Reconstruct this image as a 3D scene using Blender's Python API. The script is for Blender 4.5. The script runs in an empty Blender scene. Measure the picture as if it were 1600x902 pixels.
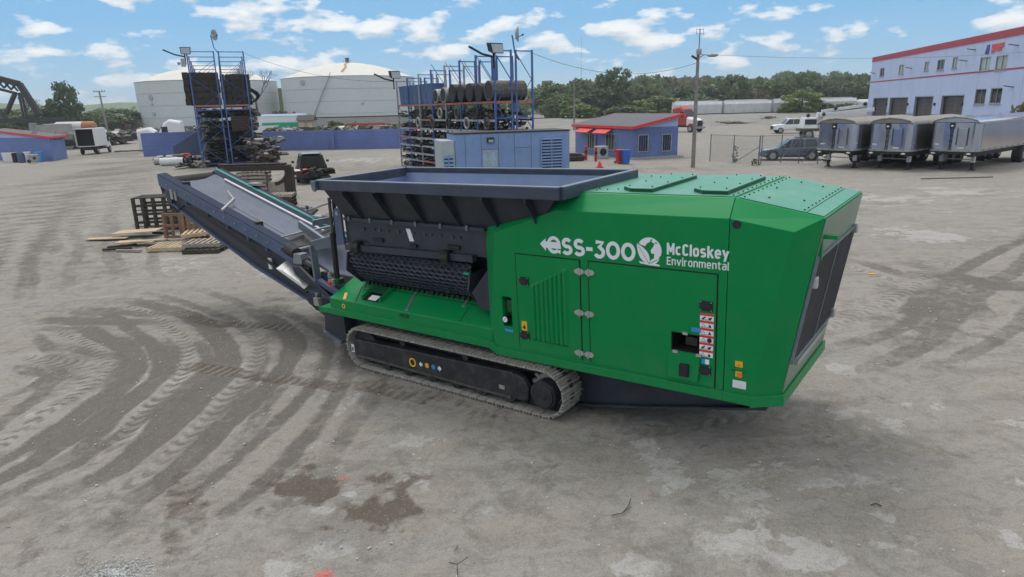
import bpy, bmesh, math, random
import numpy as np
from mathutils import Vector, Matrix
random.seed(7); RNG = np.random.default_rng(7)
S = bpy.context.scene
COL = S.collection
R = math.radians

# ------------------------------------------------------------------ camera
F = 1033.385; PITCH = -0.26792; ROLL = -0.025; CAMH = 4.2141
def _axes(r0, f0, c):
    u0 = r0.cross(f0)
    return (math.cos(c)*r0+math.sin(c)*u0, -math.sin(c)*r0+math.cos(c)*u0, f0)
CR, CU, CF = _axes(Vector((1,0,0)), Vector((0,math.cos(PITCH),math.sin(PITCH))), ROLL)
CPOS = Vector((0,0,CAMH))
cam = bpy.data.objects.new('camera', bpy.data.cameras.new('camera')); COL.objects.link(cam)
cam.matrix_world = Matrix(((CR.x,CU.x,-CF.x,0),(CR.y,CU.y,-CF.y,0),(CR.z,CU.z,-CF.z,CAMH),(0,0,0,1)))
cam.data.sensor_width = 36; cam.data.lens = 36*F/1600
cam.data.clip_start = 0.1; cam.data.clip_end = 8000
S.camera = cam

# ------------------------------------------------------------------ sky, sun, exposure
SUN_EL, SUN_AZ = 62.0, -20.0     # azimuth from +Y, clockwise
w = bpy.data.worlds.new('World'); S.world = w; w.use_nodes = True
nt = w.node_tree; nt.nodes.clear()
def nd(tree, typ, **kw):
    n = tree.nodes.new(typ)
    for k, v in kw.items(): setattr(n, k, v)
    return n
def mth(tree, op, a, b=None, c=None, clamp=False):
    n = tree.nodes.new('ShaderNodeMath'); n.operation = op; n.use_clamp = clamp
    for i, x in enumerate((a, b, c)):
        if x is None: continue
        if hasattr(x, 'is_linked'): tree.links.new(x, n.inputs[i])
        else: n.inputs[i].default_value = x
    return n.outputs[0]
def ramp(tree, fac, stops):
    n = tree.nodes.new('ShaderNodeValToRGB'); e = n.color_ramp.elements
    while len(e) < len(stops): e.new(0.5)
    for i, (p, c) in enumerate(stops):
        e[i].position = p; e[i].color = (c, c, c, 1) if not hasattr(c, '__len__') else (*c, 1)
    tree.links.new(fac, n.inputs[0]); return n.outputs[0]
def mixc(tree, fac, a, b, mode='MIX'):
    n = tree.nodes.new('ShaderNodeMix'); n.data_type = 'RGBA'; n.blend_type = mode
    for s, x in ((n.inputs[0], fac), (n.inputs[6], a), (n.inputs[7], b)):
        if hasattr(x, 'is_linked'): tree.links.new(x, s)
        elif hasattr(x, '__len__'): s.default_value = (*x, 1)
        else: s.default_value = x
    return n.outputs[2]
def noise(tree, vec, scale, detail=4, rough=.55, dist=0):
    n = tree.nodes.new('ShaderNodeTexNoise'); n.inputs['Scale'].default_value = scale
    n.inputs['Detail'].default_value = detail; n.inputs['Roughness'].default_value = rough
    n.inputs['Distortion'].default_value = dist
    if vec is not None: tree.links.new(vec, n.inputs['Vector'])
    return n.outputs[0]
sky = nd(nt, 'ShaderNodeTexSky', sky_type='NISHITA', sun_disc=False)
sky.sun_elevation = R(SUN_EL); sky.sun_rotation = R(SUN_AZ)
sky.altitude = 200; sky.air_density = 1.0; sky.dust_density = 0.4; sky.ozone_density = 2.0
tc = nd(nt, 'ShaderNodeTexCoord')
sep = nd(nt, 'ShaderNodeSeparateXYZ'); nt.links.new(tc.outputs['Generated'], sep.inputs[0])
az = mth(nt, 'ARCTAN2', sep.outputs[0], sep.outputs[1])
el = mth(nt, 'ARCSINE', sep.outputs[2])
def cloud(el_off):
    e2 = mth(nt, 'ADD', el, el_off)
    cv = nd(nt, 'ShaderNodeCombineXYZ')
    nt.links.new(mth(nt, 'MULTIPLY', az, 14.0), cv.inputs[0])
    nt.links.new(mth(nt, 'MULTIPLY', mth(nt, 'POWER', mth(nt, 'MAXIMUM', e2, 0.0), .88), 31.0), cv.inputs[1])
    cv.inputs[2].default_value = 5.2
    n1 = noise(nt, cv.outputs[0], 1.0, 8, .52, .1)
    n2 = noise(nt, cv.outputs[0], .33, 2, .5)
    return mth(nt, 'ADD', mth(nt, 'MULTIPLY', n1, .72), mth(nt, 'MULTIPLY', n2, .28))
c0 = cloud(0.0); c1 = cloud(0.014)
up = ramp(nt, el, [(.16, 0), (.42, 1)])          # unseen cloud added above the view, thicker and whiter to fill the light
mask = ramp(nt, mth(nt, 'ADD', c0, mth(nt, 'MULTIPLY', up, .10)), [(.510, 0), (.556, .72), (.615, 1)])
lit = mth(nt, 'ADD', mth(nt, 'MULTIPLY', mth(nt, 'SUBTRACT', c0, c1), 5.5), .55, clamp=True)
ccol = mixc(nt, lit, (.50, .56, .63), (.80, .82, .83))
ccol = mixc(nt, up, ccol, (1.02, 1.0, .97))
skyc = mixc(nt, 1.0, sky.outputs[0], (.10, .10, .10), 'MULTIPLY')
# the pale band the air shows low down, deepening to blue
low = ramp(nt, el, [(0.0, (.40, .58, .68)), (.05, (.235, .46, .68)), (.12, (.16, .40, .67)), (.25, (.17, .36, .60))])
skyc = mixc(nt, ramp(nt, el, [(.12, .92), (.6, .25)]), skyc, low)
out_c = mixc(nt, mth(nt, 'MULTIPLY', mask, ramp(nt, el, [(.0, 0), (.015, .6), (.05, 1)])), skyc, ccol)
bg = nd(nt, 'ShaderNodeBackground'); bg.inputs[1].default_value = 1.0
nt.links.new(out_c, bg.inputs[0])
wo = nd(nt, 'ShaderNodeOutputWorld'); nt.links.new(bg.outputs[0], wo.inputs[0])
sd = bpy.data.lights.new('sun', 'SUN'); sd.energy = 1.3; sd.angle = R(20); sd.color = (1, .965, .91)
sun = bpy.data.objects.new('sun', sd); COL.objects.link(sun)
_sv = Vector((math.sin(R(SUN_AZ))*math.cos(R(SUN_EL)), math.cos(R(SUN_AZ))*math.cos(R(SUN_EL)), math.sin(R(SUN_EL))))
sun.rotation_euler = _sv.to_track_quat('Z', 'Y').to_euler(); sun.location = (0, 0, 60)
vs = S.view_settings; vs.view_transform = 'Standard'; vs.look = 'None'; vs.exposure = 0.33; vs.gamma = 1
vs.use_curve_mapping = False
cy = S.cycles; cy.max_bounces = 4; cy.diffuse_bounces = 2; cy.glossy_bounces = 2; cy.adaptive_threshold = .02; cy.transmission_bounces = 3; cy.transparent_max_bounces = 8
cy.caustics_reflective = False; cy.caustics_refractive = False

# ------------------------------------------------------------------ where things stand
def ray(px, py):
    d = CF + CR*((px-800)/F) - CU*((py-451)/F); return d
def G(px, py, z=0.0):
    d = ray(px, py); t = (z-CAMH)/d.z; return CPOS + d*t
def W(px, py, Y):
    d = ray(px, py); return CPOS + d*(Y/d.y)
# machine frame
MC = Vector((5.10095, -6.82241, 4.28366))
_f = Vector((math.cos(2.22130)*math.cos(PITCH), math.sin(2.22130)*math.cos(PITCH), math.sin(PITCH)))
MR, MU, MF = _axes(Vector((math.sin(2.22130), -math.cos(2.22130), 0)), _f, -0.05733)
def mu(px, py, Y=None, z=None, x=None):
    d = MF + MR*((px-800)/F) - MU*((py-451)/F)
    if Y is not None: t = (Y-MC.y)/d.y
    elif z is not None: t = (z-MC.z)/d.z
    else: t = (x-MC.x)/d.x
    return MC + d*t
_A = Matrix((CR, CU, CF)).transposed(); _B = Matrix((MR, MU, MF))
MROT = _A @ _B
MZ0 = 0.198                         # ground under the tracks in the machine's own frame
MSC = CAMH/-(MROT @ (Vector((-1.4, 1.2, MZ0))-MC)).z
MW = Matrix.Translation(CPOS - (MROT@MC)*MSC) @ MROT.to_4x4() @ Matrix.Scale(MSC, 4)
_up = MROT @ Vector((0,0,1)); _b = MW @ Vector((-1.4, 1.2, MZ0))
def gz(x, y):
    """height of the yard: level, with the gentle fall the machine stands on"""
    d = np.hypot(x-_b.x, y-_b.y)
    s = np.clip((24-d)/15, 0, 1); s = s*s*(3-2*s)
    return s*(_b.z - (_up.x*(x-_b.x)+_up.y*(y-_b.y))/_up.z)
def onto(p): return Vector((p.x, p.y, float(gz(p.x, p.y))))

# ------------------------------------------------------------------ mesh building
class MB:
    def __init__(s): s.v = []; s.f = []; s.m = []
    def add(s, vs_, fs, mi=0):
        o = len(s.v); s.v += [tuple(p) for p in vs_]
        s.f += [tuple(i+o for i in f) for f in fs]; s.m += [mi]*len(fs)
        return s
    def box(s, x0, x1, y0, y1, z0, z1, mi=0):
        v = [(x, y, z) for z in (z0, z1) for y in (y0, y1) for x in (x0, x1)]
        return s.add(v, [(0,2,3,1),(4,5,7,6),(0,1,5,4),(2,6,7,3),(0,4,6,2),(1,3,7,5)], mi)
    def hexa(s, b, t, mi=0):
        """eight corners: four below, four above, same order round"""
        return s.add(list(b)+list(t), [(3,2,1,0),(4,5,6,7),(0,1,5,4),(1,2,6,5),(2,3,7,6),(3,0,4,7)], mi)
    def bar(s, p, q, w_, h=None, mi=0, up=(0,0,1)):
        p = Vector(p); q = Vector(q); h = h or w_
        d = (q-p).normalized(); u = Vector(up)
        if abs(d.dot(u)) > .97: u = Vector((1,0,0))
        a = d.cross(u).normalized(); b = a.cross(d).normalized()
        c = lambda o: [o-a*w_/2-b*h/2, o+a*w_/2-b*h/2, o+a*w_/2+b*h/2, o-a*w_/2+b*h/2]
        return s.hexa(c(p), c(q), mi)
    def tube(s, pts, r, n=8, mi=0, cap=True):
        pts = [Vector(p) for p in pts]; rs = r if hasattr(r, '__len__') else [r]*len(pts)
        vs_, fs = [], []
        pa = None
        for i, p in enumerate(pts):
            d = (pts[min(i+1, len(pts)-1)]-pts[max(i-1, 0)]).normalized()
            if pa is None:
                u = Vector((0,0,1)) if abs(d.z) < .9 else Vector((1,0,0))
                a = d.cross(u).normalized()
            else:
                a = (pa - d*pa.dot(d))
                a = a.normalized() if a.length > 1e-6 else d.orthogonal().normalized()
            pa = a; b = d.cross(a)
            for k in range(n):
                t = 2*math.pi*k/n; vs_.append(p+(a*math.cos(t)+b*math.sin(t))*rs[i])
        for i in range(len(pts)-1):
            for k in range(n):
                k2 = (k+1) % n; fs.append((i*n+k, i*n+k2, (i+1)*n+k2, (i+1)*n+k))
        if cap:
            fs.append(tuple(range(n))[::-1]); fs.append(tuple((len(pts)-1)*n+k for k in range(n)))
        return s.add(vs_, fs, mi)
    def cyl(s, p, q, r, n=16, mi=0, r2=None):
        return s.tube([p, q], [r, r if r2 is None else r2], n, mi)
    def prism(s, poly, ax, a, b, mi=0):
        """polygon in the plane across axis ax, extruded from a to b"""
        def P(u, v, t): return (t,u,v) if ax == 'x' else ((u,t,v) if ax == 'y' else (u,v,t))
        n = len(poly)
        v = [P(*p, a) for p in poly]+[P(*p, b) for p in poly]
        return s.add(v, [tuple(range(n))[::-1], tuple(range(n, 2*n))]+[(i, (i+1) % n, n+(i+1) % n, n+i) for i in range(n)], mi)
    def ball(s, c, r, n=10, m=7, mi=0, jit=0):
        c = Vector(c); r = r if hasattr(r, '__len__') else (r, r, r)
        v = [c+Vector((0,0,-r[2]))]
        for i in range(1, m):
            t = math.pi*i/m-math.pi/2
            for k in range(n):
                j = 1+random.uniform(-jit, jit)
                v.append(c+Vector((r[0]*math.cos(t)*math.cos(2*math.pi*k/n)*j, r[1]*math.cos(t)*math.sin(2*math.pi*k/n)*j, r[2]*math.sin(t)*j)))
        v.append(c+Vector((0,0,r[2])))
        f = [(0, 1+(k+1) % n, 1+k) for k in range(n)]
        for i in range(m-2):
            for k in range(n):
                a = 1+i*n; f.append((a+k, a+(k+1) % n, a+n+(k+1) % n, a+n+k))
        l = len(v)-1; a = 1+(m-2)*n
        f += [(a+k, a+(k+1) % n, l) for k in range(n)]
        return s.add(v, f, mi)
    def loft(s, rings, mi=0, cap=True):
        n = len(rings[0]); v = [p for r in rings for p in r]; f = []
        for i in range(len(rings)-1):
            for k in range(n):
                f.append((i*n+k, i*n+(k+1) % n, (i+1)*n+(k+1) % n, (i+1)*n+k))
        if cap: f += [tuple(range(n))[::-1], tuple((len(rings)-1)*n+k for k in range(n))]
        return s.add(v, f, mi)
    def ribbon(s, path, w_, y0, y1, closed=False, mi=0):
        """thick line in the x-z plane, extruded along y"""
        P = [Vector((p[0], p[1])) for p in path]; n = len(P); L = []
        for i in range(n):
            a = P[(i-1) % n] if (closed or i) else P[i]; b = P[(i+1) % n] if (closed or i < n-1) else P[i]
            t = (b-a).normalized(); L.append(Vector((-t.y, t.x)))
        v = []
        for p, q in zip(P, L):
            for sg in (1, -1):
                for y in (y0, y1): v.append((p.x+sg*q.x*w_/2, y, p.y+sg*q.y*w_/2))
        f = []
        for i in range(n if closed else n-1):
            a = 4*i; b = 4*((i+1) % n)
            f += [(a, a+2, b+2, b), (a+1, b+1, b+3, a+3), (a, b, b+1, a+1), (a+2, a+3, b+3, b+2)]
        if not closed: f += [(0,1,3,2), (4*n-4, 4*n-2, 4*n-1, 4*n-3)]
        return s.add(v, f, mi)
    def xf(s, M, i0=0):
        s.v[i0:] = [tuple(M @ Vector(p)) for p in s.v[i0:]]; return s
    def pieces(s):
        par = list(range(len(s.v)))
        def find(i):
            while par[i] != i: par[i] = par[par[i]]; i = par[i]
            return i
        for f in s.f:
            for i in f[1:]: par[find(i)] = find(f[0])
        out = {}
        for f, m in zip(s.f, s.m):
            b, mp = out.setdefault(find(f[0]), (MB(), {}))
            for i in f:
                if i not in mp: mp[i] = len(b.v); b.v.append(s.v[i])
            b.f.append(tuple(mp[i] for i in f)); b.m.append(m)
        return [b for b, _ in out.values()]
    def build(s, name, mats, parent=None, smooth=False, bevel=0, fix=True):
        me = bpy.data.meshes.new(name); me.from_pydata(s.v, [], s.f)
        if not isinstance(mats, (list, tuple)): mats = [mats]
        for m in mats: me.materials.append(m)
        if len(mats) > 1: me.polygons.foreach_set('material_index', s.m)
        if fix:
            bm = bmesh.new(); bm.from_mesh(me); bmesh.ops.recalc_face_normals(bm, faces=bm.faces); bm.to_mesh(me); bm.free()
        if smooth: me.polygons.foreach_set('use_smooth', [True]*len(me.polygons))
        me.update()
        o = bpy.data.objects.new(name, me); COL.objects.link(o)
        if parent is not None: o.parent = parent
        if bevel:
            b = o.modifiers.new('bevel', 'BEVEL'); b.width = bevel; b.segments = 2; b.limit_method = 'ANGLE'; b.angle_limit = R(25)
        return o
def tag(o, label=None, cat=None, group=None, kind=None):
    if label: o['label'] = label
    if cat: o['category'] = cat
    if group: o['group'] = group
    if kind: o['kind'] = kind
    return o
def thing(name, label, cat, loc=(0,0,0), rz=0.0, group=None):
    o = bpy.data.objects.new(name, None); COL.objects.link(o); o.empty_display_size = .2
    o.location = loc; o.rotation_euler = (0, 0, rz)
    return tag(o, label, cat, group)
def dup(root, loc=None, rz=None, label=None, group=None, scale=None):
    def cp(o, par):
        c = o.copy(); COL.objects.link(c); c.parent = par
        for ch in [x for x in kids if x.parent == o]: cp(ch, c)
        return c
    kids = list(root.children_recursive)
    c = cp(root, None)
    if loc is not None: c.location = loc
    if rz is not None: c.rotation_euler = (0, 0, rz)
    if label: c['label'] = label
    if group: c['group'] = group
    if scale is not None: c.scale = (scale,)*3 if not hasattr(scale, '__len__') else scale
    return c
def cut(o, mb):
    """take a solid away from a finished mesh, once, for good"""
    c = mb.build('cutter', MAT['black'], o.parent); bpy.context.view_layer.update()
    md = o.modifiers.new('cut', 'BOOLEAN'); md.object = c; md.operation = 'DIFFERENCE'; md.solver = 'EXACT'
    dg = bpy.context.evaluated_depsgraph_get(); dg.update()
    me = bpy.data.meshes.new_from_object(o.evaluated_get(dg))
    o.modifiers.remove(md); old = o.data; o.data = me; bpy.data.meshes.remove(old)
    cm = c.data; bpy.data.objects.remove(c); bpy.data.meshes.remove(cm)

# ------------------------------------------------------------------ materials
MAT = {}
def mat(name, col, rough=.6, metal=0.0, var=.12, scale=2.5, bump=0.0, bscale=30, dirt=None, dirt_amt=.4, coat=0.0, spec=.5, streak=0.0):
    m = bpy.data.materials.new(name); m.use_nodes = True; t = m.node_tree
    b = t.nodes['Principled BSDF']; b.inputs['Roughness'].default_value = rough; b.inputs['Metallic'].default_value = metal
    b.inputs['Coat Weight'].default_value = coat; b.inputs['Coat Roughness'].default_value = .15
    b.inputs['Specular IOR Level'].default_value = spec
    c = t.nodes.new('ShaderNodeTexCoord').outputs['Object']
    n1 = noise(t, c, scale, 6, .6)
    lo = tuple(x*(1-var) for x in col); hi = tuple(min(1, x*(1+var)) for x in col)
    cc = mixc(t, ramp(t, n1, [(.3, 0), (.7, 1)]), lo, hi)
    if dirt:
        n2 = noise(t, c, scale*2.3+1, 8, .65)
        cc = mixc(t, mth(t, 'MULTIPLY', ramp(t, n2, [(.46, 0), (.68, 1)]), dirt_amt), cc, dirt)
    if streak:
        mp = t.nodes.new('ShaderNodeMapping'); mp.inputs['Scale'].default_value = (6, 6, .35); t.links.new(c, mp.inputs[0])
        n3 = noise(t, mp.outputs[0], 1.2, 5, .6)
        cc = mixc(t, mth(t, 'MULTIPLY', ramp(t, n3, [(.52, 0), (.75, 1)]), streak), cc, tuple(x*.45 for x in col))
    t.links.new(cc, b.inputs['Base Color'])
    rr = mth(t, 'ADD', mth(t, 'MULTIPLY', n1, .22), rough-.11, clamp=True); t.links.new(rr, b.inputs['Roughness'])
    if bump:
        bn = t.nodes.new('ShaderNodeBump'); bn.inputs['Strength'].default_value = bump; bn.inputs['Distance'].default_value = .02
        t.links.new(noise(t, c, bscale, 5, .6), bn.inputs['Height']); t.links.new(bn.outputs[0], b.inputs['Normal'])
    MAT[name] = m; return m
DUST = (.24, .22, .195)
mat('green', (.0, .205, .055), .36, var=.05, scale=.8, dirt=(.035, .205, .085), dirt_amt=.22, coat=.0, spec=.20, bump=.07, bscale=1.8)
_t = MAT['green'].node_tree; _b0 = _t.nodes['Principled BSDF']; _src = _b0.inputs['Base Color'].links[0].from_socket
_tc = _t.nodes.new('ShaderNodeTexCoord').outputs['Object']; _sp = _t.nodes.new('ShaderNodeSeparateXYZ'); _t.links.new(_tc, _sp.inputs[0])
_dz = ramp(_t, mth(_t, 'ADD', mth(_t, 'MULTIPLY', _sp.outputs[2], .5), mth(_t, 'MULTIPLY', noise(_t, _tc, 2.6, 6, .7), .55)), [(.72, .17), (1.0, .0)])
_sc = ramp(_t, noise(_t, _tc, 16, 5, .75), [(.50, .35), (.70, 1)])
_t.links.new(mixc(_t, mth(_t, 'MULTIPLY', _dz, _sc), _src, (.17, .19, .15)), _b0.inputs['Base Color'])     # yard dust thrown up on the lower panels
mat('green_top', (.045, .255, .165), .42, var=.08, scale=.9, dirt=(.20, .31, .26), dirt_amt=.4, spec=.5)  # paler roof green: dust, plus sky sheen mixed into the base colour
mat('rear_plate', (.16, .25, .19), .34, metal=.3, var=.15, scale=2, dirt=(.25, .27, .25), dirt_amt=.4)
mat('skirt_rubber', (.024, .036, .068), .8, spec=.2, var=.2)
mat('green_dark', (.002, .06, .018), .4, var=.1)
mat('teal', (.0, .30, .19), .5)
mat('navy', (.022, .027, .042), .42, var=.18, scale=1.6, dirt=(.07, .07, .075), dirt_amt=.35, bump=.06, bscale=8)
mat('rim_steel', (.036, .047, .078), .4, var=.15, scale=1.5, dirt=(.10,.10,.11), dirt_amt=.3)
mat('cell_steel', (.036, .044, .066), .5, var=.3)
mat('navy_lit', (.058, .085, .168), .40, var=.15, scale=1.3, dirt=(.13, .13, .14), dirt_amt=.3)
mat('hopper_in', (.12, .185, .345), .42, metal=.2, var=.2, scale=1.2, dirt=(.16, .18, .22), dirt_amt=.4)  # lighter and bluer than the outside, sky reflection put into the colour
mat('galv', (.16, .19, .235), .38, metal=.5, var=.15, scale=6)
mat('bright_steel', (.50, .52, .53), .32, metal=.8, var=.1)
mat('plate_grey', (.27, .28, .29), .42, metal=.45, var=.08)
mat('belt', (.125, .147, .198), .72, spec=.25, var=.15, scale=1.3, dirt=(.20, .20, .20), dirt_amt=.35, streak=.25)
mat('rubber', (.018, .018, .019), .8, var=.3)
mat('black', (.008, .008, .009), .55, var=.2)
mat('blackplate', (.016, .017, .021), .5, var=.3, dirt=(.10, .095, .09), dirt_amt=.4, scale=3)
mat('dark_void', (.004, .004, .004), .9)
mat('shoe', (.30, .288, .262), .7, metal=.1, var=.25, scale=9, dirt=(.20, .185, .165), dirt_amt=.5, bump=.3, bscale=40)
mat('decal_white', (.72, .74, .78), .45, var=.03)
mat('white', (.66, .67, .68), .5, var=.06, dirt=(.40, .39, .36), dirt_amt=.2)
mat('yellow', (.75, .42, .02), .5); mat('orange', (.75, .17, .02), .5); mat('dull_orange', (.40, .15, .06), .6)
mat('red', (.42, .025, .025), .5, var=.1); mat('red_bright', (.62, .03, .03), .5)
mat('sticker_blue', (.03, .25, .62), .5); mat('blue_drum', (.02, .12, .46), .4, var=.1)
mat('blue_wall', (.130, .182, .43), .8, var=.16, scale=.6, dirt=(.09, .12, .28), dirt_amt=.4, bump=.2, bscale=6)
mat('blue_shed', (.130, .188, .41), .75, var=.12, scale=.8, dirt=(.09, .11, .20), dirt_amt=.35, streak=.2)
mat('blue_box', (.165, .265, .475), .62, var=.1, scale=.7, dirt=(.12, .18, .31), dirt_amt=.35, streak=.2)
mat('box_end', (.33, .38, .41), .6, var=.1, dirt=(.2, .2, .2), dirt_amt=.3)
mat('rack_blue', (.045, .115, .35), .5, var=.25, scale=2, dirt=(.10, .09, .09), dirt_amt=.5)
mat('rack_pale', (.30, .33, .37), .55, var=.2, dirt=(.18, .14, .12), dirt_amt=.5)
mat('rack_red', (.34, .10, .07), .65, var=.3, dirt=(.30, .27, .25), dirt_amt=.6)
mat('rust', (.085, .045, .028), .85, var=.35, scale=4, dirt=(.03, .02, .015), dirt_amt=.6)
mat('dark_rust', (.030, .021, .017), .85, var=.4, scale=4, dirt=(.06, .045, .03), dirt_amt=.5)
mat('bridge_steel', (.030, .030, .030), .85, var=.3, scale=1)
mat('scrap_dark', (.020, .020, .022), .65, metal=.3, var=.5, scale=5, dirt=(.08, .06, .05), dirt_amt=.5)
mat('scrap_mid', (.10, .095, .09), .6, metal=.4, var=.4, scale=5, dirt=(.06, .04, .03), dirt_amt=.6)
mat('scrap_light', (.34, .34, .33), .5, metal=.4, var=.3, scale=5, dirt=(.15, .13, .11), dirt_amt=.5)
mat('scrap_blue', (.06, .11, .22), .55, var=.3)
mat('wood_new', (.46, .36, .24), .8, var=.18, scale=5, dirt=(.28, .20, .12), dirt_amt=.5)
mat('wood_grey', (.30, .265, .22), .85, var=.25, scale=5, dirt=(.14, .12, .10), dirt_amt=.5)
mat('wood_brown', (.21, .125, .08), .85, var=.25, scale=4, dirt=(.10, .06, .04), dirt_amt=.5)
mat('wood_dark', (.045, .038, .034), .85, var=.4, scale=5)
mat('tank_white', (.52, .565, .575), .7, var=.045, scale=.12, dirt=(.40, .43, .43), dirt_amt=.25)
mat('tank_roof', (.60, .59, .545), .7, var=.06, scale=.15)
mat('concrete', (.30, .295, .28), .85, var=.15, scale=.5, dirt=(.20, .19, .18), dirt_amt=.4)
mat('bldg_blue', (.40, .475, .68), .75, var=.05, scale=.3, dirt=(.33, .39, .56), dirt_amt=.35, streak=.12)
mat('bldg_grey', (.22, .255, .33), .75, var=.08)
mat('bldg_red', (.33, .028, .050), .6, var=.12)
mat('door_brown', (.055, .042, .040), .5, var=.25)
mat('roof_grey', (.10, .105, .12), .85, var=.1, scale=2)
mat('glass', (.014, .018, .024), .08, spec=.6, var=.2)
mat('glass_pale', (.32, .38, .38), .12, var=.15)
mat('alu', (.46, .51, .64), .12, metal=.9, var=.06, scale=1.2, bump=.035, bscale=3)  # bluish reflection on the trailer fronts is put into the base colour
mat('alu_side', (.52, .50, .49), .18, metal=.95, var=.1, scale=.8, bump=.03, bscale=2)
mat('tarp', (.23, .225, .215), .85, var=.15, bump=.3, bscale=5)
mat('suv_grey', (.075, .098, .135), .28, metal=.5, coat=.6, var=.05)
mat('suv_black', (.010, .011, .013), .2, coat=.6, var=.1)
mat('truck_white', (.68, .69, .70), .35, coat=.4, var=.03, dirt=(.45, .43, .40), dirt_amt=.2)
mat('truck_red', (.34, .03, .028), .4, coat=.3, var=.1)
mat('rail_white', (.56, .58, .60), .6, var=.1, scale=.3, dirt=(.33, .33, .33), dirt_amt=.4)
mat('pole_wood', (.21, .20, .185), .9, var=.25, scale=4, streak=.4)
mat('bark', (.06, .05, .04), .9, var=.3, scale=3)
mat('weed', (.09, .12, .04), .8, var=.35, scale=2)
def leafmat(name, a, b):
    m = bpy.data.materials.new(name); m.use_nodes = True; t = m.node_tree; p = t.nodes['Principled BSDF']
    p.inputs['Roughness'].default_value = .65
    c = t.nodes.new('ShaderNodeTexCoord').outputs['Object']
    n = t.nodes.new('ShaderNodeObjectInfo').outputs['Random']
    cc = mixc(t, ramp(t, noise(t, c, .55, 5, .65), [(.35, 0), (.65, 1)]), a, b)
    hs = t.nodes.new('ShaderNodeHueSaturation'); t.links.new(cc, hs.inputs['Color'])
    t.links.new(mth(t, 'ADD', mth(t, 'MULTIPLY', n, .35), .82), hs.inputs['Value'])
    t.links.new(hs.outputs[0], p.inputs['Base Color'])
    tr = t.nodes.new('ShaderNodeBsdfTranslucent'); t.links.new(hs.outputs[0], tr.inputs[0])
    mx = t.nodes.new('ShaderNodeMixShader'); mx.inputs[0].default_value = .3
    t.links.new(p.outputs[0], mx.inputs[1]); t.links.new(tr.outputs[0], mx.inputs[2])
    t.links.new(mx.outputs[0], t.nodes['Material Output'].inputs[0]); MAT[name] = m
leafmat('leaf_mid', (.085, .130, .050), (.140, .195, .072))
leafmat('leaf_dark', (.058, .092, .042), (.098, .140, .058))
leafmat('leaf_bright', (.13, .19, .055), (.18, .24, .08))
leafmat('leaf_olive', (.12, .115, .055), (.16, .16, .075))
def linkmat(name, col, cover):
    """chain-link: wires with the open cells between them left clear"""
    m = bpy.data.materials.new(name); m.use_nodes = True; t = m.node_tree; p = t.nodes['Principled BSDF']
    p.inputs['Base Color'].default_value = (*col, 1); p.inputs['Metallic'].default_value = .5; p.inputs['Roughness'].default_value = .5
    s = t.nodes.new('ShaderNodeSeparateXYZ'); t.links.new(t.nodes.new('ShaderNodeTexCoord').outputs['Object'], s.inputs[0])
    a = mth(t, 'FRACT', mth(t, 'MULTIPLY', mth(t, 'ADD', s.outputs[0], s.outputs[2]), 14.0))
    b = mth(t, 'FRACT', mth(t, 'MULTIPLY', mth(t, 'SUBTRACT', s.outputs[0], s.outputs[2]), 14.0))
    k = mth(t, 'MAXIMUM', mth(t, 'LESS_THAN', a, cover), mth(t, 'LESS_THAN', b, cover))
    t.links.new(k, p.inputs['Alpha']); MAT[name] = m
linkmat('chain_link', (.32, .33, .33), .055)
# ================================================================== THE YARD
def spread(lo, a, b, hi, step, grow=1.09):
    c = list(np.arange(a, b+step*.5, step)); d = step; x = c[-1]
    while x < hi: d *= grow; x += d; c.append(x)
    d = step; x = a; pre = []
    while x > lo: d *= grow; x -= d; pre.append(x)
    return np.array(pre[::-1]+c)
def vnoise(x, y, s, seed, octv=5, rough=.55):
    """fractal value noise on arrays"""
    out = np.zeros_like(x); amp = 1.0; tot = 0
    for o in range(octv):
        u = x*s+seed*13.7+o*31.1; v = y*s-seed*7.3+o*17.9
        i = np.floor(u); j = np.floor(v); fu = u-i; fv = v-j
        fu = fu*fu*(3-2*fu); fv = fv*fv*(3-2*fv)
        def h(a, b):
            t = np.sin(a*127.1+b*311.7+seed*74.7)*43758.5453; return t-np.floor(t)
        n = (h(i, j)*(1-fu)+h(i+1, j)*fu)*(1-fv)+(h(i, j+1)*(1-fu)+h(i+1, j+1)*fu)*fv
        out += amp*n; tot += amp; amp *= rough; s *= 2.03
    return out/tot
xs = spread(-1500, -13.5, 12.5, 1500, .05); ys = spread(-900, 3.6, 23, 3200, .05, 1.07)
X, Y = np.meshgrid(xs, ys)
dark = np.zeros_like(X); pale = np.zeros_like(X); brown = np.zeros_like(X); tread = np.zeros_like(X); bump = np.zeros_like(X)
near = (np.abs(X) < 40) & (Y > 2) & (Y < 70)
wob = (vnoise(X, Y, .8, 3, 4)-.5); wob2 = (vnoise(X, Y, 3.1, 9, 4)-.5)
def polyline(pts):
    P = np.array([(G(*p).x, G(*p).y) for p in pts])
    # smooth by Catmull-Rom
    Q = []
    for i in range(len(P)-1):
        a = P[max(i-1, 0)]; b = P[i]; c = P[i+1]; d = P[min(i+2, len(P)-1)]
        for t in np.linspace(0, 1, 12, endpoint=False):
            Q.append(.5*((2*b)+(-a+c)*t+(2*a-5*b+4*c-d)*t*t+(-a+3*b-3*c+d)*t**3))
    Q.append(P[-1]); return np.array(Q)
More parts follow.
